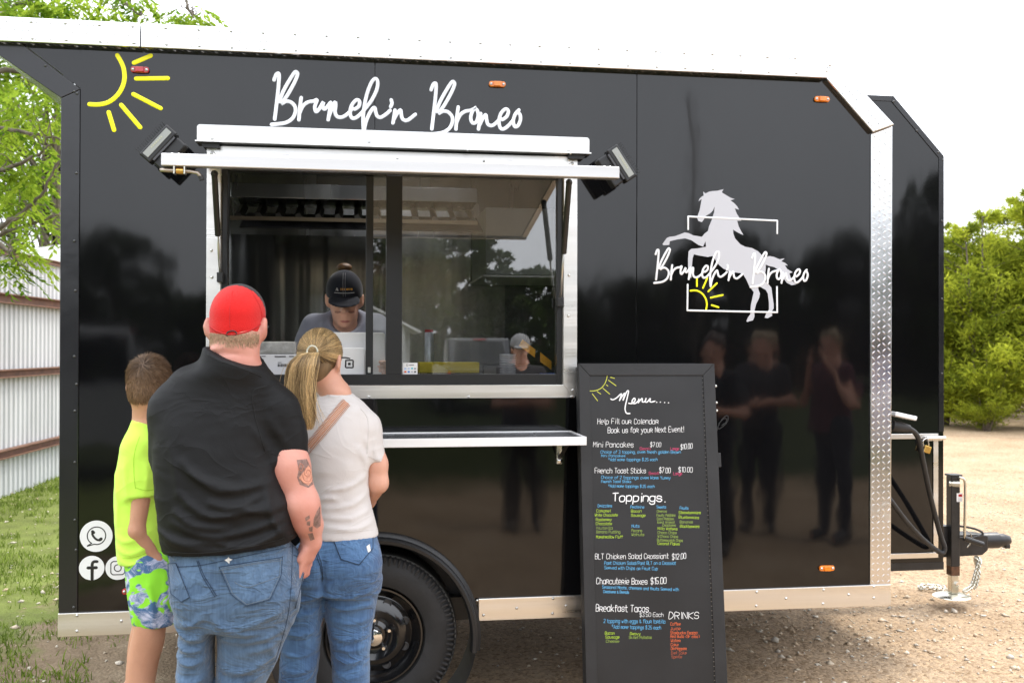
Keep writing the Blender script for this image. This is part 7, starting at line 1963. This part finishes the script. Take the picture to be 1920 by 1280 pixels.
for s_ in (-1, 1): MB().obox((-.15 + s_ * .9, -27.5, 2.5), (s_ * .95, 0, -.50), (0, 1.9, 0), (.02, 0, .03)).build('roof_slope', PW, shed)
MB().prism([(-1.7, 2.06), (1.4, 2.06), (-.15, 2.9)], -26.1, -26.0).build('gable', PW, shed)
MB().box(-1.8, 1.5, -30, -28.2, 0, 2.1).build('shed_wall', PW, shed)
pole = thing('utility_pole', 'tall wooden utility pole reflected in the trailer side above the horse emblem', 'pole', (11.6, -30, 0))
MB().tube([(11.6, -30, 0), (11.7, -30, 5), (11.5, -30, 10.5)], [.15, .13, .11], 10).build('shaft', BARK, pole, smooth=True)
MB().lathe([(.001, 0), (.10, 0), (.10, .12), (.02, .2), (.001, .2)], (11.5, -30, 10.5), (0, 0, 1), 10).build('pole_cap', DARKMETAL, pole)

def onlooker(loc, yaw, top, legs, hairc, label, height=1.68, arms='crossed', cap=None, skinm=None):
    t_ = thing('person', label, 'person', loc, 'onlookers reflected in the trailer side')
    s_ = height / 1.72; L0 = np.array(loc, float); m_ = rotm(yaw)
    q = lambda x, y, z_: L0 + m_ @ (np.array((x, y, z_)) * s_)
    mk = lambda lo_, hi_: Field(L0 + np.array((-.48, -.48, lo_)), L0 + np.array((.48, .48, hi_)), .013)
    f = mk(-.02, height + .12); hd = Head(q(0, .01, 1.60), .95 * s_, yaw, -6); hd.put(f)
    f.cone(q(0, -.02, 1.42), q(0, 0, 1.0), .10, .11, .05)
    hands = []
    for sg in (-1, 1):
        el = q(sg * .25, .02 if arms != 'up' else .08, 1.12); sh_ = q(sg * .18, -.02, 1.40)
        ha = q(sg * .05, .24, 1.14) if arms == 'crossed' else (q(sg * .10, .22, 1.44) if arms == 'up' else q(sg * .24, .06, .86))
        f.cone(sh_, el, .045, .04, .03); f.cone(el, ha, .038, .027, .02)
        dr_ = unit(ha - el)
        f.ell(ha + dr_ * .045, (.035, .035, .035), k=.02)
        for j in range(4): f.cone(ha + dr_ * .06 + np.array((0, 0, .022 * (j - 1.5))), ha + dr_ * .13 + np.array((0, 0, .018 * (j - 1.5))), .010, .009, .004)
        f.cone(ha + dr_ * .02, ha + dr_ * .06 + np.array((0, 0, .05)), .011, .010, .006)
        f.cone(q(sg * .09, 0, .92), q(sg * .10, .01, .48), .07, .05, .03); f.cone(q(sg * .10, .01, .48), q(sg * .10, -.01, .08), .048, .035, .03); f.cone(q(sg * .10, -.01, .05), q(sg * .12, .13, .035), .036, .034, .03)
    f.build('body', skinm or SKIN_W, t_)
    f = mk(.8, 1.56 * s_)
    f.loft([(.88 * s_, *q(0, 0, 0)[:2], .19 * s_, .13 * s_), (1.1 * s_, *q(0, 0, 0)[:2], .18 * s_, .13 * s_), (1.3 * s_, *q(0, 0, 0)[:2], .19 * s_, .13 * s_), (1.42 * s_, *q(0, -.01, 0)[:2], .15 * s_, .09 * s_), (1.49 * s_, *q(0, -.01, 0)[:2], .07 * s_, .07 * s_)], 0)
    for sg in (-1, 1): f.cone(q(sg * .17, -.01, 1.39), q(sg * .225, .01, 1.22), .065, .056, .04)
    f.build('shirt', top, t_)
    f = mk(.05, 1.02 * s_)
    f.cone(q(-.06, 0, .93), q(.06, 0, .93), .13, .13, 0)
    for sg in (-1, 1): f.cone(q(sg * .085, 0, .88), q(sg * .10, .01, .48), .095, .072, .04); f.cone(q(sg * .10, .01, .48), q(sg * .10, 0, .10), .072, .06, .03)
    f.build('trousers', legs, t_)
    f = mk(1.2 * s_, height + .14)
    f.ell(hd.at(0, -.02, .05), np.array((.088, .103, .10)) * s_, hd.m, 0); f.cone(hd.at(0, -.07, .02), hd.at(0, -.09, -.20), .07, .045, .04); f.ell(hd.at(0, .10, -.02), np.array((.075, .07, .095)) * s_, hd.m, .02, cut=True)
    f.build('hair', hairc, t_)
    if cap:
        f = mk(1.4 * s_, height + .16); f.ell(hd.at(0, -.005, .055), np.array((.094, .112, .098)) * s_, hd.m, 0); f.plane(hd.at(0, 0, .03), hd.m @ np.array((0, 0, -1))); f.ell(hd.at(0, .13, .035), np.array((.075, .08, .012)) * s_, hd.m, .01); f.build('cap', cap, t_)
    for sg in (-1, 1): p_ = q(sg * .11, .04, 0); shoe(t_, p_[0], p_[1], yaw + sg * -8)
    return t_
C1, C2, C3, C4 = cloth('dark_teal_top', (.02, .025, .03)), cloth('charcoal_top', (.035, .033, .036)), cloth('blue_top', (.03, .13, .45)), cloth('plum_top', (.09, .03, .04))
DK = cloth('dark_jeans', (.018, .020, .028)); BRH = M('dark_brown_hair', (.05, .028, .016), .45); BLH = M('ash_blonde_hair', (.30, .22, .13), .45)
onlooker((2.66, -3.15, 0), 35, C1, DK, BRH, 'dark-haired onlooker in black top reflected just right of the menu board', 1.66)
onlooker((3.40, -4.0, 0), 30, C2, DK, BLH, 'fair-haired onlooker in charcoal top reflected below the horse emblem', 1.68)
onlooker((3.84, -3.55, 0), 60, C4, DK, BLH, 'blonde onlooker drinking, hands raised, reflected near the front corner', 1.70, 'up')
onlooker((4.45, -3.30, 0), 40, C3, DK, BRH, 'onlooker in bright blue shirt reflected beside the diamond plate strip', 1.62, 'down')
onlooker((1.36, -4.35, 0), 5, C2, DK, BRH, 'onlooker in trucker cap reflected in the window pane', 1.66, 'crossed', cloth('grey_trucker_cap', (.3, .3, .3)))
